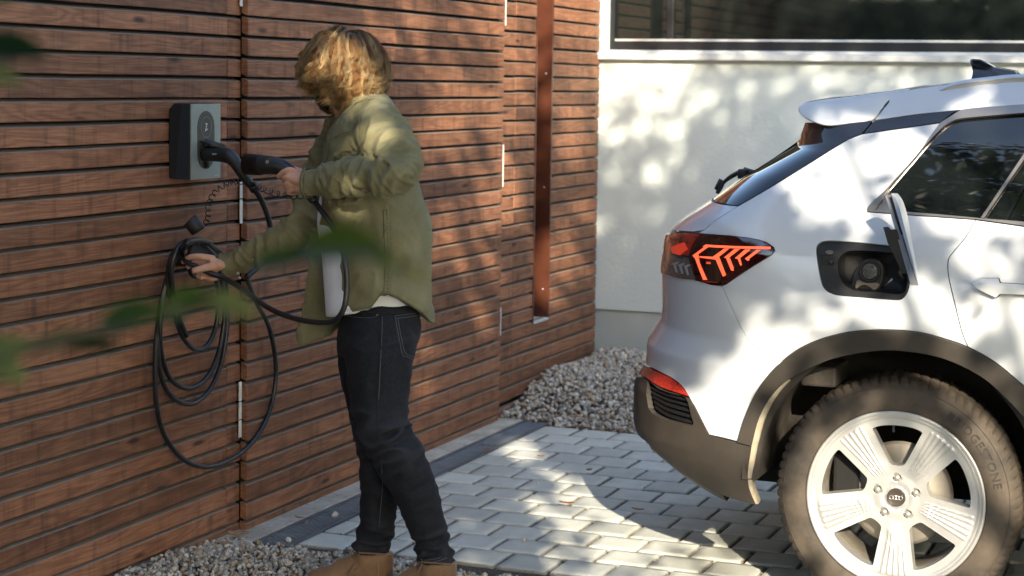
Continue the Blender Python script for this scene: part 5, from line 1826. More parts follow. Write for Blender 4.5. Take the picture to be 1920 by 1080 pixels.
def rings_px(rows, seg=40, e=2.4):
    """rows: (y, x_left, x_right, depth_mid, depth_half, slope) ellipse-like horizontal sections"""
    rows4 = np.array(catmull([np.array(r, float) for r in rows], 4))
    out = []
    for y, x0, x1, d, dh, sl in rows4:
        cx, hw = (x0 + x1) / 2, (x1 - x0) / 2
        ring = []
        for a in np.linspace(0, 2 * np.pi, seg, endpoint=False):
            c, s = math.cos(a), math.sin(a)
            cc_ = math.copysign(abs(c) ** (2 / e), c); ss = math.copysign(abs(s) ** (2 / e), s)
            ring.append(at_d(cx + hw * cc_, y + sl * cc_, d + dh * ss))
        out.append(ring)
    return loft(out)


def remesh(parts, voxel, smooth_it=6, name='tmp'):
    V, F = joinvf(*parts)
    me = bpy.data.meshes.new(name); me.from_pydata([tuple(v) for v in V], [], F)
    o = bpy.data.objects.new(name, me); COL.objects.link(o)
    m = o.modifiers.new('r', 'REMESH'); m.mode = 'VOXEL'; m.voxel_size = voxel
    if smooth_it:
        s = o.modifiers.new('s', 'SMOOTH'); s.factor = .5; s.iterations = smooth_it
    dg = bpy.context.evaluated_depsgraph_get(); dg.update()
    ev = o.evaluated_get(dg); mm = ev.to_mesh()
    n = len(mm.vertices); co = np.zeros(n * 3); mm.vertices.foreach_get('co', co)
    no = np.zeros(n * 3); mm.vertices.foreach_get('normal', no)
    nf = len(mm.polygons); ls = np.zeros(nf, np.int32); mm.polygons.foreach_get('loop_start', ls)
    lv = np.zeros(len(mm.loops), np.int32); mm.loops.foreach_get('vertex_index', lv)
    lt = np.zeros(nf, np.int32); mm.polygons.foreach_get('loop_total', lt)
    ev.to_mesh_clear(); bpy.data.objects.remove(o); bpy.data.meshes.remove(me)
    return co.reshape(-1, 3), no.reshape(-1, 3), lv, ls, lt


def build(name, data, mat, par, disp=None, fold=None):
    co, no, lv, ls, lt = data
    if disp is not None: co = co + no * disp[:, None]
    me = bpy.data.meshes.new(name)
    me.vertices.add(len(co)); me.vertices.foreach_set('co', co.ravel())
    me.loops.add(len(lv)); me.loops.foreach_set('vertex_index', lv)
    me.polygons.add(len(ls)); me.polygons.foreach_set('loop_start', ls)
    me.update(calc_edges=True)
    me.polygons.foreach_set('use_smooth', [True] * len(ls))
    if fold is not None:
        at = me.attributes.new('fold', 'FLOAT', 'POINT'); at.data.foreach_set('value', fold.astype(np.float32))
    me.materials.append(mat)
    o = link(bpy.data.objects.new(name, me))
    if par is not None: set_parent(o, par)
    return o


def pxco(co):
    v = (co - CAM) @ MC.T
    return FPX * v[:, 0] / v[:, 2] + 960, FPX * v[:, 1] / v[:, 2] + PYX, v[:, 2]


def nz(P, s, seed=0):
    o = Vector((seed * 7.13, seed * 3.7, seed * 1.9))
    return np.array([noise.noise(Vector(p) * s + o) for p in P])


def axis_coords(co, A, B):
    """position along and around a limb from A to B"""
    A, B = np.asarray(A), np.asarray(B); L = np.linalg.norm(B - A); t = (B - A) / L
    q = co - A; s = q @ t; r = q - s[:, None] * t
    return s / L, s, r


def folds_limb(co, A, B, freq, seed, twist=0.):
    """creases that run round a limb: noise stretched round the axis"""
    s01, s, r = axis_coords(co, A, B)
    n = nz(np.stack([s * freq + twist * r[:, 2] * 10, r[:, 0] * 9, r[:, 1] * 9 + r[:, 2] * 9], 1), 1.0, seed)
    return s01, 1 - np.abs(n) * 2.6


# ---- body (one mesh), the parts in view are head, neck and hands
D0_ = 5.87
HC_ = at_d(640, 134, 5.88)
fwd = -EX * .75 - EY * .28 + EZ * .58; fwd /= np.linalg.norm(fwd)     # where the face points
upv = EY * .95 + EX * .10 + EZ * .1; upv -= fwd * upv.dot(fwd); upv /= np.linalg.norm(upv)
sid = np.cross(fwd, upv)


def ell(c, r, axes, seg=24, rows=14):
    ax, ay, az = axes
    rings = []
    for i in range(1, rows):
        t = math.pi * i / rows
        rings.append([np.asarray(c) + az * (r[2] * math.cos(t)) + ax * (r[0] * math.sin(t) * math.cos(a)) + ay * (r[1] * math.sin(t) * math.sin(a)) for a in np.linspace(0, 2 * np.pi, seg, endpoint=False)])
    return loft(rings)


HA = (sid, fwd, upv)
head_parts = [ell(HC_ + upv * .025 - fwd * .008, (.074, .094, .088), HA), ell(HC_ + fwd * .030 - upv * .045, (.056, .058, .068), HA),
              ell(HC_ + fwd * .050 - upv * .092, (.034, .034, .026), HA), ell(HC_ + fwd * .094 - upv * .025, (.013, .017, .028), HA), ell(HC_ + fwd * .102 - upv * .042, (.016, .014, .011), HA),
              ell(HC_ + fwd * .082 + upv * .012, (.044, .012, .010), HA), ell(HC_ + fwd * .086 - upv * .068, (.024, .012, .007), HA), ell(HC_ + fwd * .084 - upv * .079, (.021, .012, .007), HA)]
for s in (-1, 1):
    head_parts.append(ell(HC_ + sid * s * .078 - upv * .018 - fwd * .010, (.008, .018, .032), HA, 12, 8))
    head_parts.append(ell(HC_ + sid * s * .036 + fwd * .072 - upv * .034, (.024, .018, .020), HA, 12, 8))
neck = tube([HC_ - upv * .03 - fwd * .02, at_d(655, 188, 5.88), at_d(672, 222, 5.87)], [.058, .057, .068], 20, 4)


def finger(pts, r0, r1, seg=10):
    rr = np.linspace(r0, r1, len(pts))
    P = [np.asarray(p) for p in pts]
    return tube(P, list(rr), seg, 4)


# near (left) hand: back of the hand to the viewer, fingers closing round the plug handle
Hn = [(578, 343, 5.735), (562, 336, 5.725), (548, 328, 5.725)]
hand1 = [tube([at_d(592, 344, 5.72), at_d(578, 342, 5.722), at_d(562, 338, 5.722), at_d(549, 334, 5.730)], [.026, .027, .034, .028], 18, 5, flat=.62),
         tube([at_d(580, 350, 5.725), at_d(565, 352, 5.728), at_d(553, 350, 5.735)], [.024, .026, .022], 14, 4, flat=.7)]
kn = [(545, 319, 5.715), (541, 331, 5.714), (543, 343, 5.718), (549, 354, 5.726)]
for i, (x, y, d) in enumerate(kn):
    L = [1., 1.05, 1.0, .85][i]
    if i == 0:
        P = [at_d(560, 326, d + .012), at_d(x, y, d), at_d(533, 322, d + .010), at_d(525, 328, d + .028), at_d(522, 333, d + .045)]
    else:
        P = [at_d(x + 16, y + 1, d + .012), at_d(x, y, d - .002), at_d(x - 8, y + 5, d + .020 * L), at_d(x - 5, y + 8, d + .045 * L), at_d(x + 6, y + 8, d + .062 * L), at_d(x + 14, y + 5, d + .058 * L)]
    hand1.append(finger(P, .0108 - i * .0005, .0080 - i * .0004))
    hand1.append(ell(at_d(x, y, d - .001), (.0105, .0105, .0100), (EX, EZ, EY), 12, 8))
hand1.append(finger([at_d(572, 330, 5.745), at_d(556, 320, 5.765), at_d(540, 317, 5.780), at_d(528, 318, 5.790)], .0135, .0098))
# far (right) hand pinching the cable
hand2 = [tube([at_d(432, 497, 6.03), at_d(418, 497, 6.02), at_d(404, 496, 6.005), at_d(392, 495, 6.0)], [.026, .028, .034, .030], 18, 5, flat=.62)]
hand2 += [finger([at_d(402, 486, 5.995), at_d(389, 483, 5.985), at_d(373, 481, 5.985), at_d(359, 482, 5.995), at_d(350, 486, 6.01), at_d(343, 492, 6.03)], .0125, .0085),
          finger([at_d(398, 494, 6.01), at_d(384, 492, 6.02), at_d(368, 492, 6.035), at_d(356, 497, 6.05), at_d(350, 503, 6.05)], .0115, .0085),
          finger([at_d(402, 500, 5.985), at_d(390, 501, 5.965), at_d(377, 504, 5.955), at_d(366, 507, 5.950), at_d(360, 507.5, 5.950)], .0140, .0095),
          finger([at_d(400, 504, 6.01), at_d(388, 509, 6.015), at_d(376, 513, 6.02), at_d(372, 518, 6.01), at_d(380, 520, 5.995)], .0112, .0085),
          finger([at_d(404, 506, 6.015), at_d(392, 514, 6.015), at_d(386, 520, 6.01), at_d(397, 523, 5.995), at_d(408, 522, 5.985)], .0100, .0078),
          ell(at_d(390, 483, 5.99), (.0125, .0125, .011), (EX, EZ, EY), 12, 8), ell(at_d(398, 505, 6.0), (.020, .018, .017), (EX, EZ, EY), 12, 8)]
body_parts = head_parts + [neck] + hand1 + hand2 + [
    tube([at_d(703, 235, 5.72), at_d(742, 312, 5.57), at_d(700, 333, 5.58), at_d(645, 336, 5.64), at_d(590, 344, 5.72), at_d(580, 344, 5.724)], [.05, .042, .040, .036, .027, .026], 16, 4),
    tube([at_d(645, 255, 6.0), at_d(580, 400, 6.02), at_d(545, 446, 6.0), at_d(500, 468, 6.0), at_d(440, 494, 6.03), at_d(425, 497, 6.025)], [.05, .042, .04, .036, .027, .026], 16, 4),
    rings_px([(215, 640, 730, 5.87, .10, 0), (250, 630, 745, 5.87, .15, 0), (330, 632, 762, 5.87, .13, 0), (450, 640, 780, 5.87, .12, 0), (560, 648, 776, 5.87, .13, 0), (640, 660, 765, 5.87, .13, 0)], 28),
    tube_px([(705, 600, 5.80, .07), (714, 740, 5.78, .055), (735, 845, 5.77, .042), (783, 940, 5.79, .036), (815, 1040, 5.82, .030), (816, 1070, 5.82, .030)], 14, 4),
    tube_px([(695, 600, 5.95, .07), (696, 740, 5.93, .050), (708, 845, 5.90, .038), (710, 940, 5.91, .034), (702, 1020, 5.92, .030), (702, 1050, 5.92, .030)], 14, 4)]
data = remesh(body_parts, .0032, 3, 'body')
man_base = at_d(760, 1105, 5.87)
person = bpy.data.objects.new('person', None); link(person); person.location = (man_base[0], man_base[1], 0)
tag(person, 'man with curly blond hair, olive shirt and black jeans, holding a charging plug', 'person')
build('body', data, skin, person)

# ---- T-shirt
tee = remesh([rings_px([(225, 640, 712, 5.87, .06, 0), (300, 612, 770, 5.87, .15, 0), (400, 595, 780, 5.88, .145, -4), (470, 602, 784, 5.88, .145, -5), (530, 607, 785, 5.88, .146, -6), (572, 610, 785, 5.87, .150, -8), (586, 611, 784, 5.87, .150, -8)], 44)], .006, 3)
co = tee[0]; X, Y, Z = pxco(co)
dn = .004 * nz(co * [1, 1, .45], 16, 3)
build('undershirt', tee, tee_m, person, dn)

# ---- overshirt: torso, sleeves, collar, hanging far panel
HEM = [(600, 545), (640, 590), (650, 587), (672, 583), (695, 579), (704, 567), (712, 553), (718, 549), (728, 551), (745, 559), (762, 569), (784, 582), (797, 592), (812, 606)]
torso = rings_px([(172, 690, 716, 5.86, .03, 0), (182, 672, 733, 5.86, .09, 2), (200, 650, 746, 5.86, .155, 4), (228, 622, 757, 5.86, .185, 4), (262, 606, 770, 5.86, .185, 2), (300, 599, 783, 5.865, .172, 0), (350, 595, 792, 5.87, .165, 0), (400, 597, 803, 5.87, .163, 0),
                  (450, 607, 809, 5.87, .163, 0), (500, 620, 809, 5.87, .165, 0), (550, 631, 809, 5.87, .170, 0), (590, 640, 810, 5.87, .174, 0), (615, 640, 810, 5.87, .175, 0)], 56, 2.3)
sl_near = tube_px([(694, 212, 5.76, .070), (706, 228, 5.72, .078), (725, 268, 5.64, .080), (743, 304, 5.57, .074), (733, 325, 5.55, .066), (700, 331, 5.57, .056), (655, 331, 5.62, .055), (620, 338, 5.67, .048), (598, 342, 5.70, .044), (576, 343, 5.715, .0445)], 26, 6)
sl_far = tube_px([(650, 235, 6.0, .075), (612, 320, 6.03, .070), (582, 392, 6.02, .064), (548, 440, 6.0, .056), (505, 465, 6.0, .049), (460, 484, 6.02, .042), (441, 492, 6.03, .041), (422, 498, 6.035, .042)], 26, 6)
collar = tube([at_d(x, y, d) for x, y, d in ((612, 236, 5.95), (628, 214, 5.90), (648, 196, 5.82), (676, 184, 5.78), (702, 182, 5.84), (706, 184, 5.92), (690, 190, 5.98))], [.010, .014, .016, .017, .017, .016, .014], 12, 4, flat=1.0)
pan_px = [(600, 330), (586, 390), (580, 440), (576, 500), (571, 556), (565, 592), (556, 630), (560, 641), (570, 645), (596, 638), (628, 620), (640, 590), (630, 520), (618, 440), (612, 380)]
def pan_d(x, y): return 5.98 - .02 * math.sin((x - 556) / 84 * math.pi) + .012 * math.sin(x * .11 + y * .02) + .0004 * (y - 400) * 0
pa_ = [at_d(x, y, pan_d(x, y) - .006) for x, y in catmull(pan_px, 4, True)]
pb_ = [p + EZ * .013 for p in pa_]
import bmesh as _bm
panel_far = loft([pa_, pb_])
shirt_parts = [torso, sl_near, sl_far, collar, panel_far]
data = remesh(shirt_parts, .0050, 3, 'shirt')
co, no, lv, ls, lt = data
X, Y, Z = pxco(co)
# hem: pull everything below the hem line up to it
hx_ = [h[0] for h in HEM]; hy_ = [h[1] for h in HEM]
hem = np.interp(X, hx_, hy_)
tors = (X > 640) & (Y > 480)
over = np.where(tors & (Y > hem), (Y - hem), 0)
co = co + (over * Z / FPX)[:, None] * EY[None]
# folds
A1, B1 = at_d(700, 220, 5.72), at_d(750, 318, 5.55); A2, B2 = at_d(745, 325, 5.55), at_d(582, 343, 5.71)
A3, B3 = at_d(640, 250, 6.0), at_d(560, 430, 6.01); A4, B4 = at_d(560, 432, 6.01), at_d(424, 498, 6.03)
disp = np.zeros(len(co)); fold = np.full(len(co), .4)


def dist_seg(P, A, B):
    A, B = np.asarray(A), np.asarray(B); d = B - A
    t = np.clip(((P - A) @ d) / d.dot(d), 0, 1)
    return np.linalg.norm(P - (A + t[:, None] * d), axis=1), t


d1, t1 = dist_seg(co, A1, B1); d2, t2 = dist_seg(co, A2, B2); d3, t3 = dist_seg(co, A3, B3); d4, t4 = dist_seg(co, A4, B4)
dm = np.stack([d1, d2, d3, d4]); near = dm.argmin(0); lim = np.take_along_axis(dm, near[None], 0)[0] < .098
for k, (A, B, fr, sd, amp) in enumerate(((A1, B1, 15, 1, .0135), (A2, B2, 19, 2, .0155), (A3, B3, 16, 5, .012), (A4, B4, 20, 6, .013))):
    m = (near == k) & lim
    if not m.any(): continue
    s01, f = folds_limb(co[m], A, B, fr, sd, 1.2)
    _, f2 = folds_limb(co[m], A, B, fr * 2.3, sd + 20, -1.5)
    cuff = np.clip((s01 - .80) / .06, 0, 1) if k in (1, 3) else 0
    sh = np.clip(s01 / .25, .35, 1) if k in (0, 2) else 1
    v = np.clip(f, -1, 1) * amp * sh * (1 - .85 * cuff) + np.clip(f2, -1, 1) * amp * .35 * sh * (1 - .6 * cuff)
    v = v - amp * .55
    if k in (1, 3): v += np.where((s01 > .80), .0035, 0)
    disp[m] = v; fold[m] = np.clip(.5 + f * .5, 0, 1)
m = ~((near >= 0) & lim)
Xm, Ym = X[m], Y[m]
P = np.stack([Xm * .012 + Ym * .0035, Ym * .0065 - Xm * .004, Z[m] * 4], 1)
n1 = np.array([noise.noise(Vector(p)) for p in P]); n2 = np.array([noise.noise(Vector((p[0] * 2.7 + 9, p[1] * 3.4, p[2] * 2))) for p in P])
r1 = 1 - np.abs(n1) * 2.8; r2 = 1 - np.abs(n2) * 2.8
waist = np.clip((Ym - 330) / 120, .35, 1)
disp[m] = (.0125 * np.clip(r1, -1, 1) + .0055 * np.clip(r2, -1, 1)) * waist - .006
fold[m] = np.clip(.45 + .5 * r1, 0, 1)
# side seam: a narrow pucker
seam = np.exp(-((Xm - (722 + 3 * np.sin(Ym * .05))) / 3.2) ** 2) * (Ym > 385) * (Z[m] < 5.87)
disp[m] += seam * (.0035 * np.sin(Ym * .9) + .001) + np.exp(-((Xm - 729) / 3.) ** 2) * -.002 * (Ym > 385) * (Z[m] < 5.87)
shirt_o = build('overshirt', (co, no, lv, ls, lt), shirt_m, person, disp, fold)
from mathutils.bvhtree import BVHTree


def bvh_of(o):
    me = o.data
    return BVHTree.FromPolygons([v.co.copy() for v in me.vertices], [tuple(p.vertices) for p in me.polygons])


def drape(bv, pts, r, mat_, name, lift=0., n=6, flat=1., par=None):
    out = []
    for (x, y) in catmull(pts, n):
        d = Vector(ray(x, y)); L = d.length
        hit = bv.ray_cast(Vector(CAM), d / L)
        if hit[0] is None: continue
        out.append(np.array(hit[0]) - np.array(d / L) * lift)
    if len(out) < 3: return
    return obj(name, tube(out, r, 6, smooth=False, flat=flat), mat_, par or person, True)


sbv = bvh_of(shirt_o)
seam_m = cloth_mat('olive_seam', (.100, .094, .046), (.135, .126, .064), (.22, .21, .13), .9, 300, .3)
for nm, P_, r_ in (('shoulder_seam', [(690, 180), (680, 196), (673, 213), (669, 235), (669, 257), (674, 274), (681, 288)], .0022), ('shoulder_seam', [(698, 179), (686, 197), (679, 214), (675, 236), (675, 257)], .0014),
                   ('pocket_edge', [(617, 262), (634, 254), (654, 247), (658, 262), (665, 281)], .0016), ('pocket_edge', [(617, 266), (636, 258), (655, 251)], .0010),
                   ('placket', [(626, 222), (617, 242), (611, 268), (606, 296), (604, 312)], .0020), ('placket', [(634, 224), (625, 244), (619, 270), (614, 296), (611, 312)], .0016),
                   ('side_seam', [(719, 392), (720, 430), (722, 470), (722, 510), (720, 545)], .0024), ('side_seam', [(725, 392), (727, 430), (728, 470), (728, 510), (727, 547)], .0016),
                   ('hem_edge', [(650, 582), (672, 578), (694, 574), (704, 563), (712, 551), (718, 546), (728, 548), (745, 556), (762, 566), (784, 579), (797, 589)], .0017),
                   ('cuff_seam', [(610, 314), (614, 330), (614, 348), (608, 364)], .0018), ('placket', [(646, 440), (650, 480), (651, 520), (652, 560), (654, 580)], .0018)):
    drape(sbv, P_, r_, seam_m, nm)
# folded collar lying on the neck
drape(sbv, [(704, 184), (680, 188), (656, 202), (638, 220), (628, 240)], .0042, shirt_m, 'collar_edge', .002, flat=.6)


def stitch_line(pts, r, m_, name, dpt=None, par=None):
    return obj(name, tube([at_d(x, y, d) for x, y, d in pts], r, 6, 4), m_, par if par is not None else person, True)


pkt = [(616, 262), (648, 250), (650, 290), (640, 302), (617, 306)]
bt_ = simple('shirt_button', (.30, .27, .20), .4)
for (x, y, d) in ((446, 513, 5.985), (449, 521, 5.99)):
    obj('button', cylinder(at_d(x, y, d - .004), EZ, .0055, .003, 16, .0008), bt_, person, True)
obj('button', cylinder(at_d(777, 315, 5.625), EZ * .8 - EX * .6, .0045, .003, 14, .0006), simple('dark_button', (.02, .02, .02), .4), person, True)
# cuff and placket edges
cf = tube([at_d(577, 343, 5.7145), at_d(571.5, 343, 5.717)], [.0465, .0455], 28, smooth=False, cap=False)
o = obj('cuff_edge', cf, shirt_m, person, True); o.modifiers.new('t', 'SOLIDIFY').thickness = .0025
cf = tube([at_d(425, 497, 6.034), at_d(417, 499.5, 6.036)], [.0430, .0430], 28, smooth=False, cap=False)
o = obj('cuff_edge', cf, shirt_m, person, True); o.modifiers.new('t', 'SOLIDIFY').thickness = .0025

# ---- jeans
near_leg = tube_px([(716, 596, 5.80, .100), (714, 640, 5.79, .108), (711, 690, 5.78, .101), (711, 745, 5.775, .090), (719, 800, 5.765, .081), (741, 847, 5.76, .079), (763, 887, 5.77, .074), (784, 939, 5.79, .067), (803, 992, 5.81, .057), (813, 1028, 5.82, .0555), (816, 1056, 5.82, .0560)], 26, 5)
far_leg = tube_px([(702, 596, 5.94, .100), (692, 640, 5.94, .098), (690, 690, 5.93, .090), (697, 745, 5.92, .080), (706, 800, 5.90, .072), (712, 850, 5.90, .066), (712, 900, 5.90, .0600), (710, 945, 5.91, .0555), (707, 985, 5.915, .0545), (701, 1010, 5.92, .0555), (699, 1032, 5.92, .0555)], 26, 5)
hips = rings_px([(575, 648, 783, 5.87, .150, -2), (590, 644, 785, 5.87, .158, -2), (615, 636, 788, 5.87, .165, 0), (645, 634, 780, 5.87, .162, 0), (672, 640, 770, 5.87, .15, 0)], 40, 2.5)
data = remesh([near_leg, far_leg, hips], .0050, 4, 'jeans')
co, no, lv, ls, lt = data
X, Y, Z = pxco(co)
segs = [((714, 640, 5.79), (720, 815, 5.765)), ((722, 815, 5.765), (816, 1056, 5.82)), ((692, 640, 5.94), (706, 815, 5.90)), ((708, 815, 5.90), (699, 1032, 5.92))]
dd = np.stack([dist_seg(co, at_d(*a), at_d(*b))[0] for a, b in segs]); near = dd.argmin(0)
disp = np.zeros(len(co)); fold = np.zeros(len(co))
for k, (a, b) in enumerate(segs):
    m = near == k
    s01, f = folds_limb(co[m], at_d(*a), at_d(*b), 20 if k in (0, 2) else 26, 40 + k, .8)
    _, f2 = folds_limb(co[m], at_d(*a), at_d(*b), 9, 50 + k, 3.0)
    if k in (0, 2): w = .25 + .9 * np.clip((s01 - .55) / .4, 0, 1) + .4 * np.exp(-(s01 / .12) ** 2)
    else: w = .35 + .9 * np.exp(-(s01 / .22) ** 2) + 1.0 * np.clip((s01 - .68) / .25, 0, 1)
    stack = 0
    if k in (1, 3):
        stack = np.clip((s01 - .74) / .1, 0, 1) * .0065 * np.sin(s01 * 68 + 1.5 * nz(co[m], 12, 70 + k) * 3)
    disp[m] = np.clip(f, -1, 1) * .0088 * w + np.clip(f2, -1, 1) * .004 + stack - .0035 * w
    fold[m] = np.clip(.45 + .5 * f * w, 0, 1)
jeans_o = build('jeans', (co, no, lv, ls, lt), denim_m, person, disp, fold)
jbv = bvh_of(jeans_o)
drape(jbv, [(714, 588), (713, 630), (710, 690), (707, 750), (708, 800), (712, 826)], .0019, denim_m, 'side_seam')
drape(jbv, [(717, 588), (716, 630), (713, 690), (710, 750)], .0009, thread_m, 'side_seam')
drape(jbv, [(712, 862), (714, 910), (711, 950), (707, 990), (706, 1030)], .0019, denim_m, 'side_seam')
drape(jbv, [(715, 862), (717, 910), (714, 950), (710, 990)], .0009, thread_m, 'side_seam')
obj('waistband', tube([at_d(x, y, d) for x, y, d in ((645, 589, 5.86), (652, 588, 5.79), (672, 587, 5.735), (700, 586.5, 5.71), (730, 586, 5.708), (760, 586, 5.74), (780, 586.5, 5.80), (786, 587, 5.87))], .0065, 8, 5, flat=1.3), denim_m, person, True)
for ln_ in ([(741, 592), (744, 612), (749, 638), (755, 665), (764, 669), (774, 674)], [(741, 592), (760, 590), (786, 586)], [(746, 596), (749, 615), (754, 640), (760, 662), (775, 669)], [(741, 597), (760, 595), (786, 591)], [(646, 590), (660, 594), (690, 596), (707, 594)]):
    drape(jbv, ln_, .0010, thread_m, 'pocket_stitching')
obj('rivet', cylinder(at_d(708, 591, 5.702), EZ, .0042, .004, 12, .001), simple('rivet_brass', (.5, .38, .2), .35, .8), person, True)
for ys in (1043, 1048):
    obj('hem_stitching', tube([at_d(x, y + ys - 1046, d) for x, y, d in ((781, 1050, 5.84), (790, 1053, 5.785), (812, 1052, 5.763), (835, 1045, 5.775), (848, 1037, 5.82))], .0011, 5, 4), thread_m, person, True)

# ---- boots
def boot(ax_, ay, d, heel_x, toe_x, sole_y, lab):
    """suede ankle boot: shaft centre (ax, ay), heel and toe pixel columns"""
    L = heel_x - toe_x
    f = lambda k: heel_x - L * k
    hgt = sole_y - ay
    parts = [tube_px([(ax_, ay - 8, d, .0625), (ax_ + 1, ay + 12, d, .062), (ax_ + 2, ay + 34, d, .059), (ax_ + 2, ay + hgt * .62, d, .055)], 24, 4),
             tube([at_d(f(.14), sole_y - 30, d), at_d(f(.30), sole_y - 34, d), at_d(f(.50), sole_y - 30, d), at_d(f(.70), sole_y - 22, d), at_d(f(.86), sole_y - 18, d), at_d(f(.93), sole_y - 17, d)], [.046, .052, .050, .044, .037, .028], 22, 5),
             tube([at_d(ax_ - 8, ay + 30, d), at_d(f(.52), sole_y - 42, d), at_d(f(.66), sole_y - 28, d)], [.055, .040, .036], 20, 4),
             tube([at_d(f(.10), sole_y - 16, d), at_d(f(.4), sole_y - 16, d), at_d(f(.75), sole_y - 15, d), at_d(f(.92), sole_y - 14, d)], [.040, .042, .046, .034], 20, 4)]
    b = thing('boot', None, None, tuple(at_d(ax_, sole_y, d)))
    for k_ in list(b.keys()): del b[k_]
    dt = remesh(parts, .0045, 4, 'boot')
    dsp = .0022 * nz(dt[0], 26, 9)
    set_parent(build('upper', dt, suede_m, None, dsp, np.clip(.5 + nz(dt[0], 14, 4), 0, 1)), b)
    s0 = [at_d(f(k), sole_y - 9, d) for k in (.02, .25, .5, .75, .97)]
    set_parent(obj('sole', tube([at_d(f(k), sole_y - 4, d) for k in (.03, .2, .45, .72, .90, .965)], [.036, .042, .038, .049, .040, .026], 18, 4, flat=.30), sole_m), b)
    set_parent(obj('topline', tube([at_d(ax_ + 36.5 * math.cos(a), ay - 6 + 2.5 * math.cos(a), d + .0605 * math.sin(a)) for a in np.linspace(0, 2 * math.pi, 20)], .0028, 6, 2), suede_m, None, True), b)
    # laces
    for q in range(3):
        x = ax_ - 34 - q * 6; y = ay + 22 + q * 13
        set_parent(obj('lace', tube([at_d(x + 7, y - 2, d - .056), at_d(x - 2, y + 2, d - .045), at_d(x - 9, y + 1, d - .02), at_d(x - 10, y, d + .01)], .0018, 6, 4), simple('boot_lace', (.16, .10, .06), .8) if 'boot_lace' not in MATS else MATS['boot_lace'], None, True), b)
    set_parent(obj('lace', tube([at_d(ax_ - 38, ay + 14, d - .02), at_d(ax_ - 42, ay - 4, d - .02), at_d(ax_ - 34, ay - 14, d - .03), at_d(ax_ - 26, ay - 10, d - .05), at_d(ax_ - 33, ay + 8, d - .055), at_d(ax_ - 50, ay + 38, d - .055), at_d(ax_ - 62, ay + 66, d - .05)], .0016, 6, 5), MATS['boot_lace'], None, True), b)
    set_parent(obj('stitching', tube([at_d(ax_ + 8, ay + 6, d - .0635), at_d(ax_ + 10, ay + 28, d - .0625), at_d(ax_ + 4, ay + 52, d - .060)], .0010, 5, 4), simple('suede_thread', (.38, .26, .15), .8) if 'suede_thread' not in MATS else MATS['suede_thread'], None, True), b)
    set_parent(b, person)
    return b


boot(700, 1044, 5.92, 748, 566, 1107, '')
boot(818, 1062, 5.82, 872, 692, 1128, '')
obj('sock', tube([at_d(818, 1040, 5.82), at_d(818, 1062, 5.82)], [.050, .052], 20, smooth=False), sock_m, person, True)
obj('sock', tube([at_d(699, 1022, 5.92), at_d(700, 1040, 5.92)], [.050, .052], 20, smooth=False), sock_m, person, True)

# ---- hair: many fine strands gathered in curly locks
_t = NT('blond_hair'); _a = _t.node('Attribute'); _a.attribute_name = 'tint'
_t.set(color=_a.outputs['Color'], rough=.38, spec=.45, sheen=.1)
_tr = _t.node('BsdfTranslucent'); _t.l.new(_a.outputs['Color'], _tr.inputs[0])
_mx = _t.node('MixShader'); _mx.inputs[0].default_value = .5
_t.l.new(_t.b.outputs[0], _mx.inputs[1]); _t.l.new(_tr.outputs[0], _mx.inputs[2]); _t.l.new(_mx.outputs[0], _t.n['Material Output'].inputs[0])
hair_m = _t.m
hr = np.random.RandomState(5)


def strand_mesh(name, S, R, C, par):
    """S (n,m,3) strand points, R (n,m) radius, C (n,m,3) colours -> triangular tubes"""
    n, m, _ = S.shape
    T = np.gradient(S, axis=1); T /= np.maximum(np.linalg.norm(T, axis=2), 1e-9)[..., None]
    ref = np.array([.31, .17, .93]); A = np.cross(T, ref); A /= np.maximum(np.linalg.norm(A, axis=2), 1e-9)[..., None]; B = np.cross(T, A)
    V = np.stack([S + R[..., None] * (math.cos(a) * A + math.sin(a) * B) for a in (0, 2.094, 4.189)], 2)
    idx = np.arange(n * m * 3).reshape(n, m, 3)
    q = []
    for j in range(3):
        k = (j + 1) % 3
        q.append(np.stack([idx[:, :-1, j], idx[:, :-1, k], idx[:, 1:, k], idx[:, 1:, j]], -1))
    Q = np.concatenate([x.reshape(-1, 4) for x in q])
    me = bpy.data.meshes.new(name)
    me.vertices.add(n * m * 3); me.vertices.foreach_set('co', V.reshape(-1))
    me.loops.add(len(Q) * 4); me.loops.foreach_set('vertex_index', Q.reshape(-1).astype(np.int32))
    me.polygons.add(len(Q)); me.polygons.foreach_set('loop_start', np.arange(0, len(Q) * 4, 4, dtype=np.int32))
    me.update(calc_edges=True); me.polygons.foreach_set('use_smooth', [True] * len(Q))
    cc = np.repeat(np.concatenate([C, np.ones((n, m, 1))], 2)[:, :, None, :], 3, 2).reshape(-1)
    me.color_attributes.new('tint', 'FLOAT_COLOR', 'POINT').data.foreach_set('color', cc)
    me.materials.append(hair_m)
    o = link(bpy.data.objects.new(name, me)); set_parent(o, par)
    return o


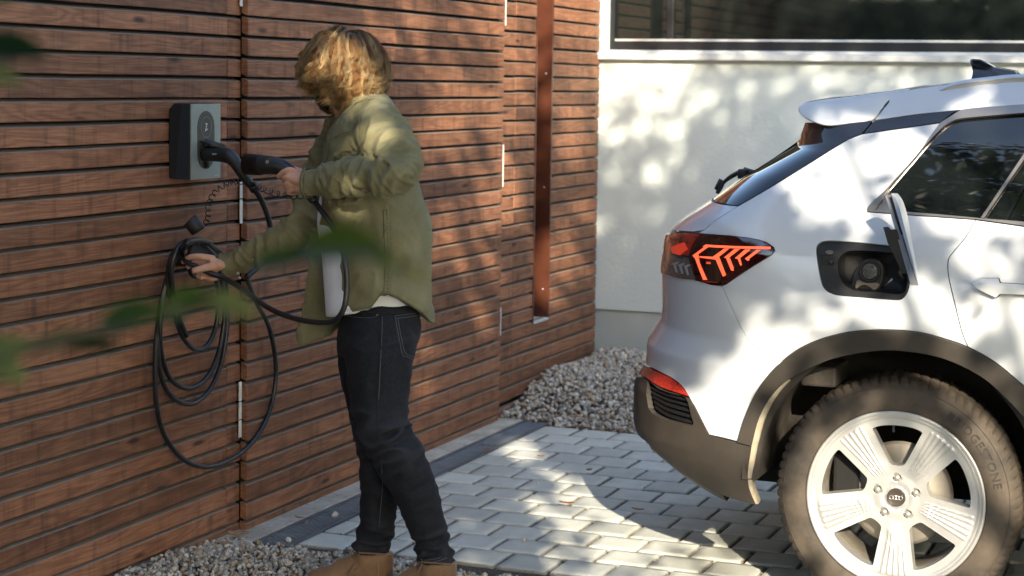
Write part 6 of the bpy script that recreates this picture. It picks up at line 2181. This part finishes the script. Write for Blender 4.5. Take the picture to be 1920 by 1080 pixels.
crown = EY * .96 + EX * .12 + EZ * .0; crown /= np.linalg.norm(crown)
e1_ = -EX - crown * (-EX).dot(crown); e1_ /= np.linalg.norm(e1_); e2_ = np.cross(crown, e1_)
HCC = HC_ + EX * .008 + EY * .018
m_pts = 20
S_all = []; R_all = []; C_all = []
nlock = 560
for li in range(nlock):
    ph = hr.uniform(0, 2 * np.pi); start = math.acos(1 - hr.uniform(0, 1) * 1.05)      # angle from crown
    start = min(start, 1.75)
    front = math.cos(ph)          # 1 = towards the face
    # keep the face free
    if front > .55 and start > 1.25: start = hr.uniform(.1, 1.0)
    L = hr.uniform(.21, .31) * (1.0 - .36 * start / 1.75) * (.74 if front > .15 else 1.0)
    amp = hr.uniform(.006, .017); fq = hr.uniform(1.5, 3.6); p0_ = hr.uniform(0, 6.28); p1_ = hr.uniform(0, 6.28)
    rad = hr.uniform(.104, .130)
    if li % 7 == 0: start = hr.uniform(0, .4); rad = hr.uniform(.104, .116)
    P = []; pos = None
    ang = start; ds = L / (m_pts - 1)
    d_out = math.cos(ph) * e1_ + math.sin(ph) * e2_
    pos = HCC + rad * .93 * (math.cos(ang) * crown + math.sin(ang) * d_out)
    vel = (-math.sin(ang) * crown + math.cos(ang) * d_out) + (math.cos(ang) * crown + math.sin(ang) * d_out) * .5
    for i in range(m_pts):
        P.append(pos.copy())
        rr = pos - HCC; rl = np.linalg.norm(rr)
        radial = rr / rl
        t = i / (m_pts - 1)
        tang = vel - radial * vel.dot(radial)
        g = -EY * (.30 + .75 * t) + d_out * .12
        vel = vel * .72 + g * .40
        vel -= radial * max(0, -(vel.dot(radial))) * (1 if rl < rad else .25)
        if rl > rad * 1.12: vel -= radial * .22
        vel /= np.linalg.norm(vel)
        pos = pos + vel * ds
        r_ = np.linalg.norm(pos - HCC)
        if r_ < rad * .93: pos = HCC + (pos - HCC) / r_ * rad * .93
    P = np.array(P)
    T = np.gradient(P, axis=0); T /= np.linalg.norm(T, axis=1)[:, None]
    rad_n = (P - HCC); rad_n /= np.linalg.norm(rad_n, axis=1)[:, None]
    lat = np.cross(T, rad_n); lat /= np.maximum(np.linalg.norm(lat, axis=1), 1e-6)[:, None]
    tt_ = np.linspace(0, 1, m_pts)
    cur = amp * (tt_ ** 1.1) * (1 + .6 * np.clip((tt_ - .6) / .4, 0, 1))
    tight = 1.0 + .5 * np.clip((tt_ - .45) / .5, 0, 1)
    Lk = P + (cur * np.sin(p0_ + tt_ * fq * 6.28 * tight))[:, None] * lat + (cur * .8 * np.cos(p0_ + tt_ * fq * 6.28 * tight))[:, None] * rad_n
    ns = 20
    w = (.0060 * (1 - .15 * tt_) * (1 - .6 * tt_ ** 2))[None, :, None]
    off = hr.normal(size=(ns, 1, 3)); off /= np.linalg.norm(off, axis=2)[..., None]; off *= hr.uniform(.15, 1, (ns, 1, 1)) ** .5
    S = Lk[None] + off * w
    fr = hr.normal(0, .0024, (ns, 1, 3)) * tt_[None, :, None] ** 1.5 * 2.2
    S = S + fr + .0012 * np.sin(p1_ + hr.uniform(0, 6, (ns, 1, 1)) + tt_[None, :, None] * 22) * lat[None]
    if li % 9 == 0: S = S + hr.normal(0, .006, (ns, 1, 3)) * tt_[None, :, None]
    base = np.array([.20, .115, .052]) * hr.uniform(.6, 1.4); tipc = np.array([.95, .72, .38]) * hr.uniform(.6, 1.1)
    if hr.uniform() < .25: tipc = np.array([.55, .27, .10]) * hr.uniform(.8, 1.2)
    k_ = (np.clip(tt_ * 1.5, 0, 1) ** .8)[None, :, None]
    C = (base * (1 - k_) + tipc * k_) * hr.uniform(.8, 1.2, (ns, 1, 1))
    S_all.append(S); C_all.append(C * np.ones((ns, m_pts, 1)))
    R_all.append(np.tile(.00052 * (1 - .5 * tt_), (ns, 1)))
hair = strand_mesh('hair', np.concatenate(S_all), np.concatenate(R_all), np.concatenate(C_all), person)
# scalp cap below the strands
cap_v, cap_f = ell(HCC - fwd * .006, (.097, .097, .095), (e1_, e2_, crown), 28, 16)
cap_o = obj('scalp_hair', (cap_v, cap_f), simple('hair_root_brown', (.085, .045, .02), .8, nscale=80, namp=.4), person, True)
# drop the part over the face
import bmesh as _b2
bm_ = _b2.new(); bm_.from_mesh(cap_o.data)
wl_ = np.array(world_loc(cap_o))
kill = [f for f in bm_.faces if (np.array(f.calc_center_median()) - HC_).dot(fwd) > .035 and (np.array(f.calc_center_median()) - HC_).dot(upv) < .045]
_b2.ops.delete(bm_, geom=kill, context='FACES'); bm_.to_mesh(cap_o.data); bm_.free()
# beard
bs = []; bc = []; br = []
for i in range(2600):
    a = hr.uniform(-1.25, 1.25); b = hr.uniform(-1.0, .55)
    n_ = fwd * math.cos(a) + sid * math.sin(a); n_ = n_ * math.cos(b) + upv * math.sin(b)
    c_ = HC_ + fwd * .034 - upv * .062
    p = c_ + n_ * np.array(.052)
    g = n_ * .6 - upv * .5 - EY * .3 + hr.normal(0, .25, 3); g /= np.linalg.norm(g)
    l = hr.uniform(.010, .024)
    bs.append([p + g * l * t for t in np.linspace(0, 1, 5)]); br.append(np.linspace(.00055, .0003, 5))
    col = np.array([.10, .048, .02]) * hr.uniform(.6, 1.5); bc.append(np.tile(col, (5, 1)))
strand_mesh('beard', np.array(bs), np.array(br), np.array(bc), person)

# ================================================================== BRANCH IN FRONT OF THE LENS
_t = NT('foreground_leaf'); _a = _t.node('Attribute'); _a.attribute_name = 'tint'
_t.set(color=_a.outputs['Color'], rough=.45, spec=.4)
_tr = _t.node('BsdfTranslucent'); _t.l.new(_a.outputs['Color'], _tr.inputs[0]); _mx = _t.node('MixShader'); _mx.inputs[0].default_value = .55
_t.l.new(_t.b.outputs[0], _mx.inputs[1]); _t.l.new(_tr.outputs[0], _mx.inputs[2]); _t.l.new(_mx.outputs[0], _t.n['Material Output'].inputs[0])
fleaf_m = _t.m
twig_m = simple('twig_bark', (.13, .10, .06), .8, nscale=60, namp=.3)


def leaf_shape(base, tip, width, normal, colr, fold_=.25, n=9):
    base, tip, normal = [np.asarray(q, float) for q in (base, tip, normal)]
    ax_ = tip - base; L = np.linalg.norm(ax_); ax_ = ax_ / L
    normal = normal - ax_ * normal.dot(ax_); normal /= np.linalg.norm(normal); b = np.cross(normal, ax_)
    V = []; F = []
    for i in range(n):
        t = i / (n - 1); w = width * .5 * math.sin(math.pi * t ** .8) ** .85
        c = base + ax_ * L * t - normal * L * .12 * t * t
        ser = 1 + .10 * (i % 2)
        for s in (-1, -.5, 0, .5, 1): V.append(c + b * w * s * ser + normal * abs(s) * w * fold_)
    for i in range(n - 1):
        for k in range(4): F.append((5 * i + k, 5 * i + k + 1, 5 * i + 6 + k, 5 * i + 5 + k))
    return V, F, [colr] * len(V)


branch = thing('leafy_branch', 'out-of-focus green twig with leaves close to the lens at left', 'branch', tuple(at_d(-400, 900, 1.45)))
BD = 1.22
main = [at_d(-420, 830, BD + .1), at_d(-150, 720, BD + .05), at_d(60, 655, BD), at_d(220, 606, BD), at_d(380, 565, BD), at_d(470, 548, BD + .02)]
obj('twig', tube(main, [.004, .0034, .0028, .0022, .0016, .001], 8, 6), twig_m, branch, True)
up2 = [at_d(-300, 780, BD + .08), at_d(-120, 560, BD), at_d(-60, 330, BD), at_d(-30, 130, BD)]
obj('twig', tube(up2, [.0034, .003, .0024, .0014], 8, 6), twig_m, branch, True)
G1_ = (.045, .085, .022); G2_ = (.06, .11, .016); G3_ = (.20, .23, .08); G4_ = (.014, .036, .014)
lf = [((300, 590), (395, 548), 62, G2_, 0), ((375, 560), (485, 585), 46, G3_, 0), ((180, 615), (310, 570), 60, G1_, 0), ((60, 655), (190, 622), 46, G1_, .02), ((100, 648), (230, 640), 36, G4_, 0), ((-60, 700), (60, 630), 60, G3_, .0), ((-30, 665), (50, 715), 42, G3_, .0), ((-60, 640), (40, 650), 40, G1_, .02),
      ((-60, 95), (90, 92), 78, G4_, 0), ((-60, 130), (40, 150), 40, G3_, 0), ((-50, 0), (25, -6), 36, G2_, 0)]
for i, ((x0, y0), (x1, y1), w, c, dz) in enumerate(lf):
    V, F, C = leaf_shape(at_d(x0, y0, BD + dz), at_d(x1, y1, BD - .01 + dz), w * 1.35 * BD / FPX, -EZ * .6 + EY * .7 + EX * .1 * (i % 3 - 1), c)
    o = obj('leaf', (V, F), fleaf_m, branch, True)
    o.data.color_attributes.new('tint', 'FLOAT_COLOR', 'POINT').data.foreach_set('color', np.array([(*q, 1) for q in C]).ravel())
b2 = thing('leafy_branch', 'blurred green leaves hanging close to the lens across the man\'s waist', 'branch', tuple(at_d(420, 1300, 1.25)))
BD2 = 1.2
st2 = [at_d(500, 1300, BD2 + .05), at_d(470, 1180, BD2), at_d(455, 1120, BD2)]
st2 = [at_d(400, -300, BD2 + .3), at_d(430, -60, BD2 + .1), at_d(450, -20, BD2 + .05)]
twig_pts = [at_d(420, 700, BD2), at_d(520, 500, BD2), at_d(600, 465, BD2)]
lf2 = [((560, 470), (725, 452), 92, (.075, .115, .014)), ((470, 498), (600, 470), 50, (.05, .10, .02)), ((600, 470), (500, 486), 34, (.05, .11, .02)), ((690, 475), (745, 500), 30, (.11, .15, .03)), ((740, 498), (800, 522), 22, (.13, .13, .035))]
for (x0, y0), (x1, y1), w, c in lf2:
    V, F, C = leaf_shape(at_d(x0, y0, BD2), at_d(x1, y1, BD2 - .01), w * 1.35 * BD2 / FPX, -EZ * .5 + EY * .8, c)
    o = obj('leaf', (V, F), fleaf_m, b2, True)
    o.data.color_attributes.new('tint', 'FLOAT_COLOR', 'POINT').data.foreach_set('color', np.array([(*q, 1) for q in C]).ravel())
obj('twig', tube([at_d(470, 548, BD + .02), at_d(520, 510, BD - .05), at_d(570, 478, BD2 + .02), at_d(640, 466, BD2), at_d(700, 478, BD2), at_d(760, 505, BD2)], [.001, .0009, .0008, .0008, .0007, .0004], 6, 5), twig_m, b2, True)
# ================================================================== TREES (behind the camera: they shade the yard and show in the car's glass)
bark = simple('bark', (.07, .055, .04), .9, nscale=12, namp=.4, bump=.7, bscale=30, bdist=.02)
_t = NT('tree_leaves'); _a = _t.node('Attribute'); _a.attribute_name = 'tint'
_t.set(color=_a.outputs['Color'], rough=.5, spec=.4, trans=0.0)
_tr = _t.node('BsdfTranslucent'); _t.l.new(_a.outputs['Color'], _tr.inputs[0])
_mx = _t.node('MixShader'); _mx.inputs[0].default_value = .3
_out = _t.n['Material Output']
_t.l.new(_t.b.outputs[0], _mx.inputs[1]); _t.l.new(_tr.outputs[0], _mx.inputs[2]); _t.l.new(_mx.outputs[0], _out.inputs[0])
leaf_m = _t.m
sH = np.array([SUN_B, SUN_A, 0.]); sH /= np.linalg.norm(sH)
sD = np.array(SUN_D)
sV = np.cross(sH, sD); sV *= np.sign(sV[2])


def hv(p):
    p = np.asarray(p, float)
    return np.stack([p @ sH, p @ sV], -1)


XGc = XG
SPOTS = []
KR = 1.2


def spot(p, r, s=1.0, ax=1.0):
    SPOTS.append((*hv(p), r * KR, 1 - (1 - min(s, 1)) ** 3))


def leaf_cloud(name, centers, radii, n, size, par, seed, carve=False, cols=None):
    rs = np.random.RandomState(seed)
    k = rs.choice(len(centers), n, p=np.array([r[0] * r[1] * r[2] for r in radii]) / sum(r[0] * r[1] * r[2] for r in radii))
    C = np.array(centers)[k]; Rr = np.array(radii)[k]
    d = rs.normal(size=(n, 3)); d /= np.linalg.norm(d, axis=1)[:, None]
    P = C + d * Rr * (rs.uniform(0, 1, (n, 1)) ** .45)
    # clumping
    cl = rs.normal(size=(n // 60 + 1, 3)) * .0
    if carve:  # crown gaps shaped so the sun reaches the listed patches
        q = hv(P)
        rem = np.zeros(n)
        wob = rs.normal(0, .022, (n, 2))
        qq = q + wob
        ph = lambda a, b, k: np.sin(qq[:, 0] * a + k) * np.sin(qq[:, 1] * b + 1.7 * k) 
        rag = .30 * (ph(17, 13, .3) + .8 * ph(29, 37, 1.9) + .6 * ph(61, 47, 4.1) + .7 * np.sin(qq[:, 0] * 41 + 23 * qq[:, 1]))
        for (a, b, r, s) in SPOTS:
            dd = np.hypot(qq[:, 0] - a, qq[:, 1] - b) / r + rag
            rem = np.maximum(rem, s * np.clip((1.15 - dd) / .3, 0, 1))
        keep = (rs.uniform(size=n) > rem) & (P[:, 2] > 2.25)
        P = P[keep]
    n = len(P)
    nn = rs.normal(size=(n, 3)) + np.array([0, 0, .8]); nn /= np.linalg.norm(nn, axis=1)[:, None]
    t = np.cross(nn, rs.normal(size=(n, 3))); t /= np.linalg.norm(t, axis=1)[:, None]
    b = np.cross(nn, t)
    L = size * rs.uniform(.7, 1.25, (n, 1)); W = L * .33
    V = np.stack([P - t * L * .5, P + b * W - nn * L * .06 - t * L * .05, P + t * L * .5 - nn * L * .1, P - b * W - nn * L * .06 - t * L * .05], 1).reshape(-1, 3)
    me = bpy.data.meshes.new(name)
    me.vertices.add(4 * n); me.vertices.foreach_set('co', V.ravel())
    i0 = np.arange(n)[:, None] * 4
    F = np.concatenate([i0 + np.array([[0, 1, 2]]), i0 + np.array([[0, 2, 3]])], 1).reshape(-1)
    me.loops.add(len(F)); me.loops.foreach_set('vertex_index', F.astype(np.int32))
    me.polygons.add(2 * n); me.polygons.foreach_set('loop_start', np.arange(0, 6 * n, 3, dtype=np.int32))
    me.update(calc_edges=True)
    cols = np.array(cols if cols is not None else [(.045, .075, .018), (.07, .10, .025), (.09, .115, .03), (.03, .055, .018), (.12, .12, .035)])
    c = cols[rs.randint(0, len(cols), n)] * rs.uniform(.8, 1.25, (n, 1))
    c = np.repeat(np.concatenate([c, np.ones((n, 1))], 1), 4, 0)
    me.color_attributes.new('tint', 'FLOAT_COLOR', 'POINT').data.foreach_set('color', c.ravel())
    me.materials.append(leaf_m)
    o = link(bpy.data.objects.new(name, me)); set_parent(o, par)
    return o


def tree(base, crown_c, crown_r, n, size, label, seed, carve, nclump=26):
    rs = np.random.RandomState(seed)
    base = np.array(base, float); crown_c = np.array(crown_c, float); crown_r = np.array(crown_r, float)
    par = thing('tree', label, 'tree', tuple(base), 'trees around the yard behind the camera')
    top = crown_c + np.array([0, 0, crown_r[2] * .6])
    obj('trunk', tube([base, base + (crown_c - base) * .35 + rs.normal(0, .08, 3), crown_c * .8 + base * .2, top], [.20, .16, .11, .03], 12, 5), bark, par, True)
    parts = []
    C = []
    for i in range(nclump):
        d = rs.normal(size=3); d /= np.linalg.norm(d)
        c = crown_c + d * crown_r * rs.uniform(.25, .85)
        C.append(c)
        s = base + (top - base) * rs.uniform(.35, .85)
        if i < 14: parts.append(tube([s, (s + c) / 2 + rs.normal(0, .12, 3) + np.array([0, 0, -.1]), c], [.06, .035, .012], 7, 4))
    obj('limbs', joinvf(*parts), bark, par, True)
    Rr = [crown_r * rs.uniform(.35, .55) for _ in C]
    if carve:
        C.append(crown_c); Rr.append(crown_r * .98)
    leaf_cloud('crown', C, Rr, n, size, par, seed + 1, carve)
    return par


# sunlit patches seen in the photograph: (pixel x, pixel y, plane, radius m, how open)
def wspot(px, py, r, s=1.): spot(at_x(px, py, XG), r * 1.25, min(1, s + .25))


def bspot(px, py, r, s=1.): spot(at_y(px, py, YWW), r, s * .17)


def gspot(px, py, r, s=1.): spot(at_z(px, py, 0), r, s)


def cspot(px, py, r, s=1.): spot(at_y(px, py, 5.62), r * .93, s)


def mspot(px, py, r, s=1., dep=5.75): spot(at_d(px, py, dep), r * 1.15, min(1, s + .1))


#WALL
for a in ((955, 100, .09, .7), (860, 235, .12, .6), (800, 245, .08, .5), (960, 140, .10, .8), (955, 205, .08, .5), (930, 255, .10, .5), (1075, 235, .07, .6), (1070, 190, .05, .5),
          (955, 300, .07, .5), (1082, 290, .05, .4), (940, 345, .09, .9), (960, 375, .09, .8), (925, 390, .10, .6), (890, 330, .06, .5), (1060, 265, .05, .4),
          (1075, 440, .06, .5), (1065, 470, .09, .6), (1050, 520, .08, .6), (905, 480, .08, .7), (870, 500, .07, .5), (900, 580, .06, .5), (1085, 375, .05, .4), (800, 490, .06, .5), (830, 455, .05, .4), (1040, 545, .06, .5),
          (790, 640, .07, .6), (800, 730, .06, .5), (1110, 60, .05, .4), (840, 400, .06, .4), (1105, 500, .05, .5), (760, 60, .05, .3), (730, 70, .05, .3), (840, 135, .06, .35)): wspot(*a)
for a in ((1018, 192, .03, .3), (1018, 270, .03, .4), (1016, 480, .07, 1), (1015, 520, .08, 1), (1014, 560, .05, .7)): spot(at_x(a[0], a[1], XW - .06), a[2], a[3])
#WHITE WALL
for a in ((1450, 130, .12, .6), (1560, 135, .14, .7), (1680, 130, .14, .7), (1800, 135, .14, .7), (1900, 130, .14, .7), (1480, 155, .06, .6), (1200, 150, .03, .5), (1275, 290, .06, .45), (1260, 315, .05, .4), (1310, 165, .03, .4), (1390, 265, .05, .5),
          (1220, 395, .08, .5), (1190, 405, .08, .45), (1130, 300, .05, .5), (1145, 440, .06, .4), (1350, 270, .04, .3), (1330, 245, .04, .3), (1130, 400, .06, .4), (1400, 180, .08, .3)): bspot(*a)
#GROUND band
for a in ((985, 840, .10, .8), (965, 815, .07, .5), (1000, 870, .06, .4), (960, 830, .09, .6), (925, 850, .07, .35), (1100, 915, .10, .7), (1050, 905, .09, .6), (1130, 960, .13, .85), (1040, 950, .10, .6), (1190, 950, .12, .85), (1170, 990, .14, .95), (1240, 980, .10, .9),
          (1120, 1000, .12, .6), (1210, 1020, .12, .8), (1150, 1040, .12, .6), (1250, 1010, .09, .7), (1240, 1060, .12, .7), (1330, 1030, .10, .8), (1380, 1060, .08, .7), (1100, 1060, .09, .4), (1300, 1075, .10, .6), (1440, 1075, .08, .6), (1060, 1040, .06, .3), (960, 965, .05, .3), (1000, 935, .06, .5), (880, 1040, .05, .25), (860, 985, .04, .3)): gspot(*a)
#CAR
for a in ((1600, 320, .13, 1), (1660, 300, .11, 1), (1560, 340, .09, 1), (1620, 370, .11, 1), (1700, 280, .10, 1), (1500, 300, .05, .5), (1740, 330, .16, .8), (1850, 300, .2, .7), (1540, 200, .1, .6), (1640, 200, .1, .7), (1760, 190, .1, .6), (1860, 180, .1, .6), (1900, 150, .1, .6),
          (1440, 580, .06, .8), (1390, 610, .05, .6), (1520, 590, .05, .8), (1400, 690, .10, .95), (1350, 750, .10, 1), (1420, 640, .06, .6), (1320, 720, .06, .7), (1370, 800, .07, .9), (1480, 640, .06, .8), (1560, 560, .05, .7), (1600, 590, .06, .85), (1650, 610, .07, .9),
          (1700, 590, .07, .85), (1740, 520, .06, .8), (1750, 570, .07, .9), (1820, 440, .08, .7), (1870, 470, .08, .7), (1890, 440, .08, .7), (1800, 600, .08, .9), (1850, 610, .08, .85), (1900, 590, .07, .7), (1910, 660, .07, .9), (1780, 430, .05, .5), (1860, 540, .06, .6), (1700, 480, .04, .8), (1700, 420, .04, .8),
          (1580, 520, .04, .6), (1555, 500, .04, .6), (1400, 850, .12, .85), (1330, 870, .10, .8), (1380, 900, .09, .9), (1260, 860, .07, .7), (1420, 780, .05, .7), (1300, 860, .06, .5),
          (1677, 900, .16, 1), (1600, 860, .13, 1), (1760, 860, .14, 1), (1600, 980, .14, 1), (1720, 1020, .16, 1), (1820, 950, .14, 1), (1860, 850, .12, .95), (1640, 1060, .14, 1), (1500, 830, .06, .8), (1490, 950, .06, .8), (1520, 760, .05, .5), (1850, 740, .10, .85), (1780, 690, .07, .7), (1900, 900, .12, 1), (1860, 1040, .12, 1),
          (1620, 720, .05, .5), (1680, 640, .05, .7), (1560, 640, .04, .6), (1840, 680, .06, .8), (1520, 1060, .08, .8), (1450, 740, .05, .6), (1550, 700, .06, .7), (1600, 465, .05, .4), (1790, 380, .12, .3), (1500, 900, .05, .7)): cspot(*a)
#MAN
for a in ((640, 90, .05, .7), (690, 120, .05, .8), (640, 140, .045, .6), (700, 160, .05, .8), (600, 150, .03, .5), (660, 180, .04, .7), (700, 195, .05, .6), (680, 330, .045, .8), (720, 310, .05, .8), (640, 350, .035, .6), (745, 290, .04, .6), (655, 400, .04, .9), (690, 410, .04, .8), (740, 250, .04, .4),
          (780, 460, .04, .5), (790, 560, .05, .6), (740, 490, .035, .5), (560, 340, .02, .5), (660, 290, .03, .4), (760, 420, .04, .35)): mspot(*a)
for a in ((630, 85, .05), (665, 110, .05), (620, 130, .05), (690, 150, .05), (650, 165, .05), (600, 110, .03), (585, 150, .03)): mspot(a[0], a[1], a[2], .9, 5.8)
for a in ((630, 85, .05), (665, 110, .05), (620, 130, .04), (690, 150, .05), (650, 165, .05), (600, 110, .03)): mspot(a[0], a[1], a[2], .95, 5.8)

# unseen hedge added behind the camera to darken what the window glass mirrors
hedge = thing('hedge', 'unseen hedge added behind the camera to darken the window reflections', 'hedge', (-3, -14, 0))
leaf_cloud('foliage', [(x, -14, z) for x in np.arange(-16, 12, 1.2) for z in (.9, 2.3, 3.4)], [(1.1, .7, .95)] * (24 * 3), 30000, .16, hedge, 300, False, [(.04, .06, .02), (.055, .08, .025), (.03, .045, .016)])
obj('stems', box(-16.5, 12, -14.12, -13.9, -.05, 3.2), bark, hedge)
c0 = np.array([-1.7, 6.6, .95])
if True:
    for i, (off, dist, zz) in enumerate(((-2.3, 7.0, 0), (.9, 7.0, .1), (4.0, 7.4, .1))):
        cc = c0 - sD * dist + sH * off + np.array([0, 0, zz])
        tree(((-1.1, -1.9, -.05), (2.7, .8, -.05), (5.6, 2.4, -.05))[i], cc, (2.5, 2.5, 2.3), (52000, 38000, 75000)[i], .105, ['leafy tree behind the camera shading the plank wall', 'leafy tree behind the camera shading the car', 'leafy tree behind the camera shading the white house'][i], 50 + i, True)
    for i, (x, y, z, r) in enumerate(((-3.2, -5.6, 11.6, 3.9), (-11.5, -8.0, 6.2, 4.0), (3.2, -12.0, 5.4, 3.6), (-16, -3, 4.8, 3.6))):
        tree((x, y, -.05), (x, y, z), (r, r, r * 1.25 if i == 0 else r * .9), 15000 if i == 0 else 10000, .24, ['rounded tree behind the camera mirrored in the rear side window', 'broad tree at the back left of the yard', 'small tree behind the camera on the right', 'dense tree far left of the yard'][i], 80 + i, False)
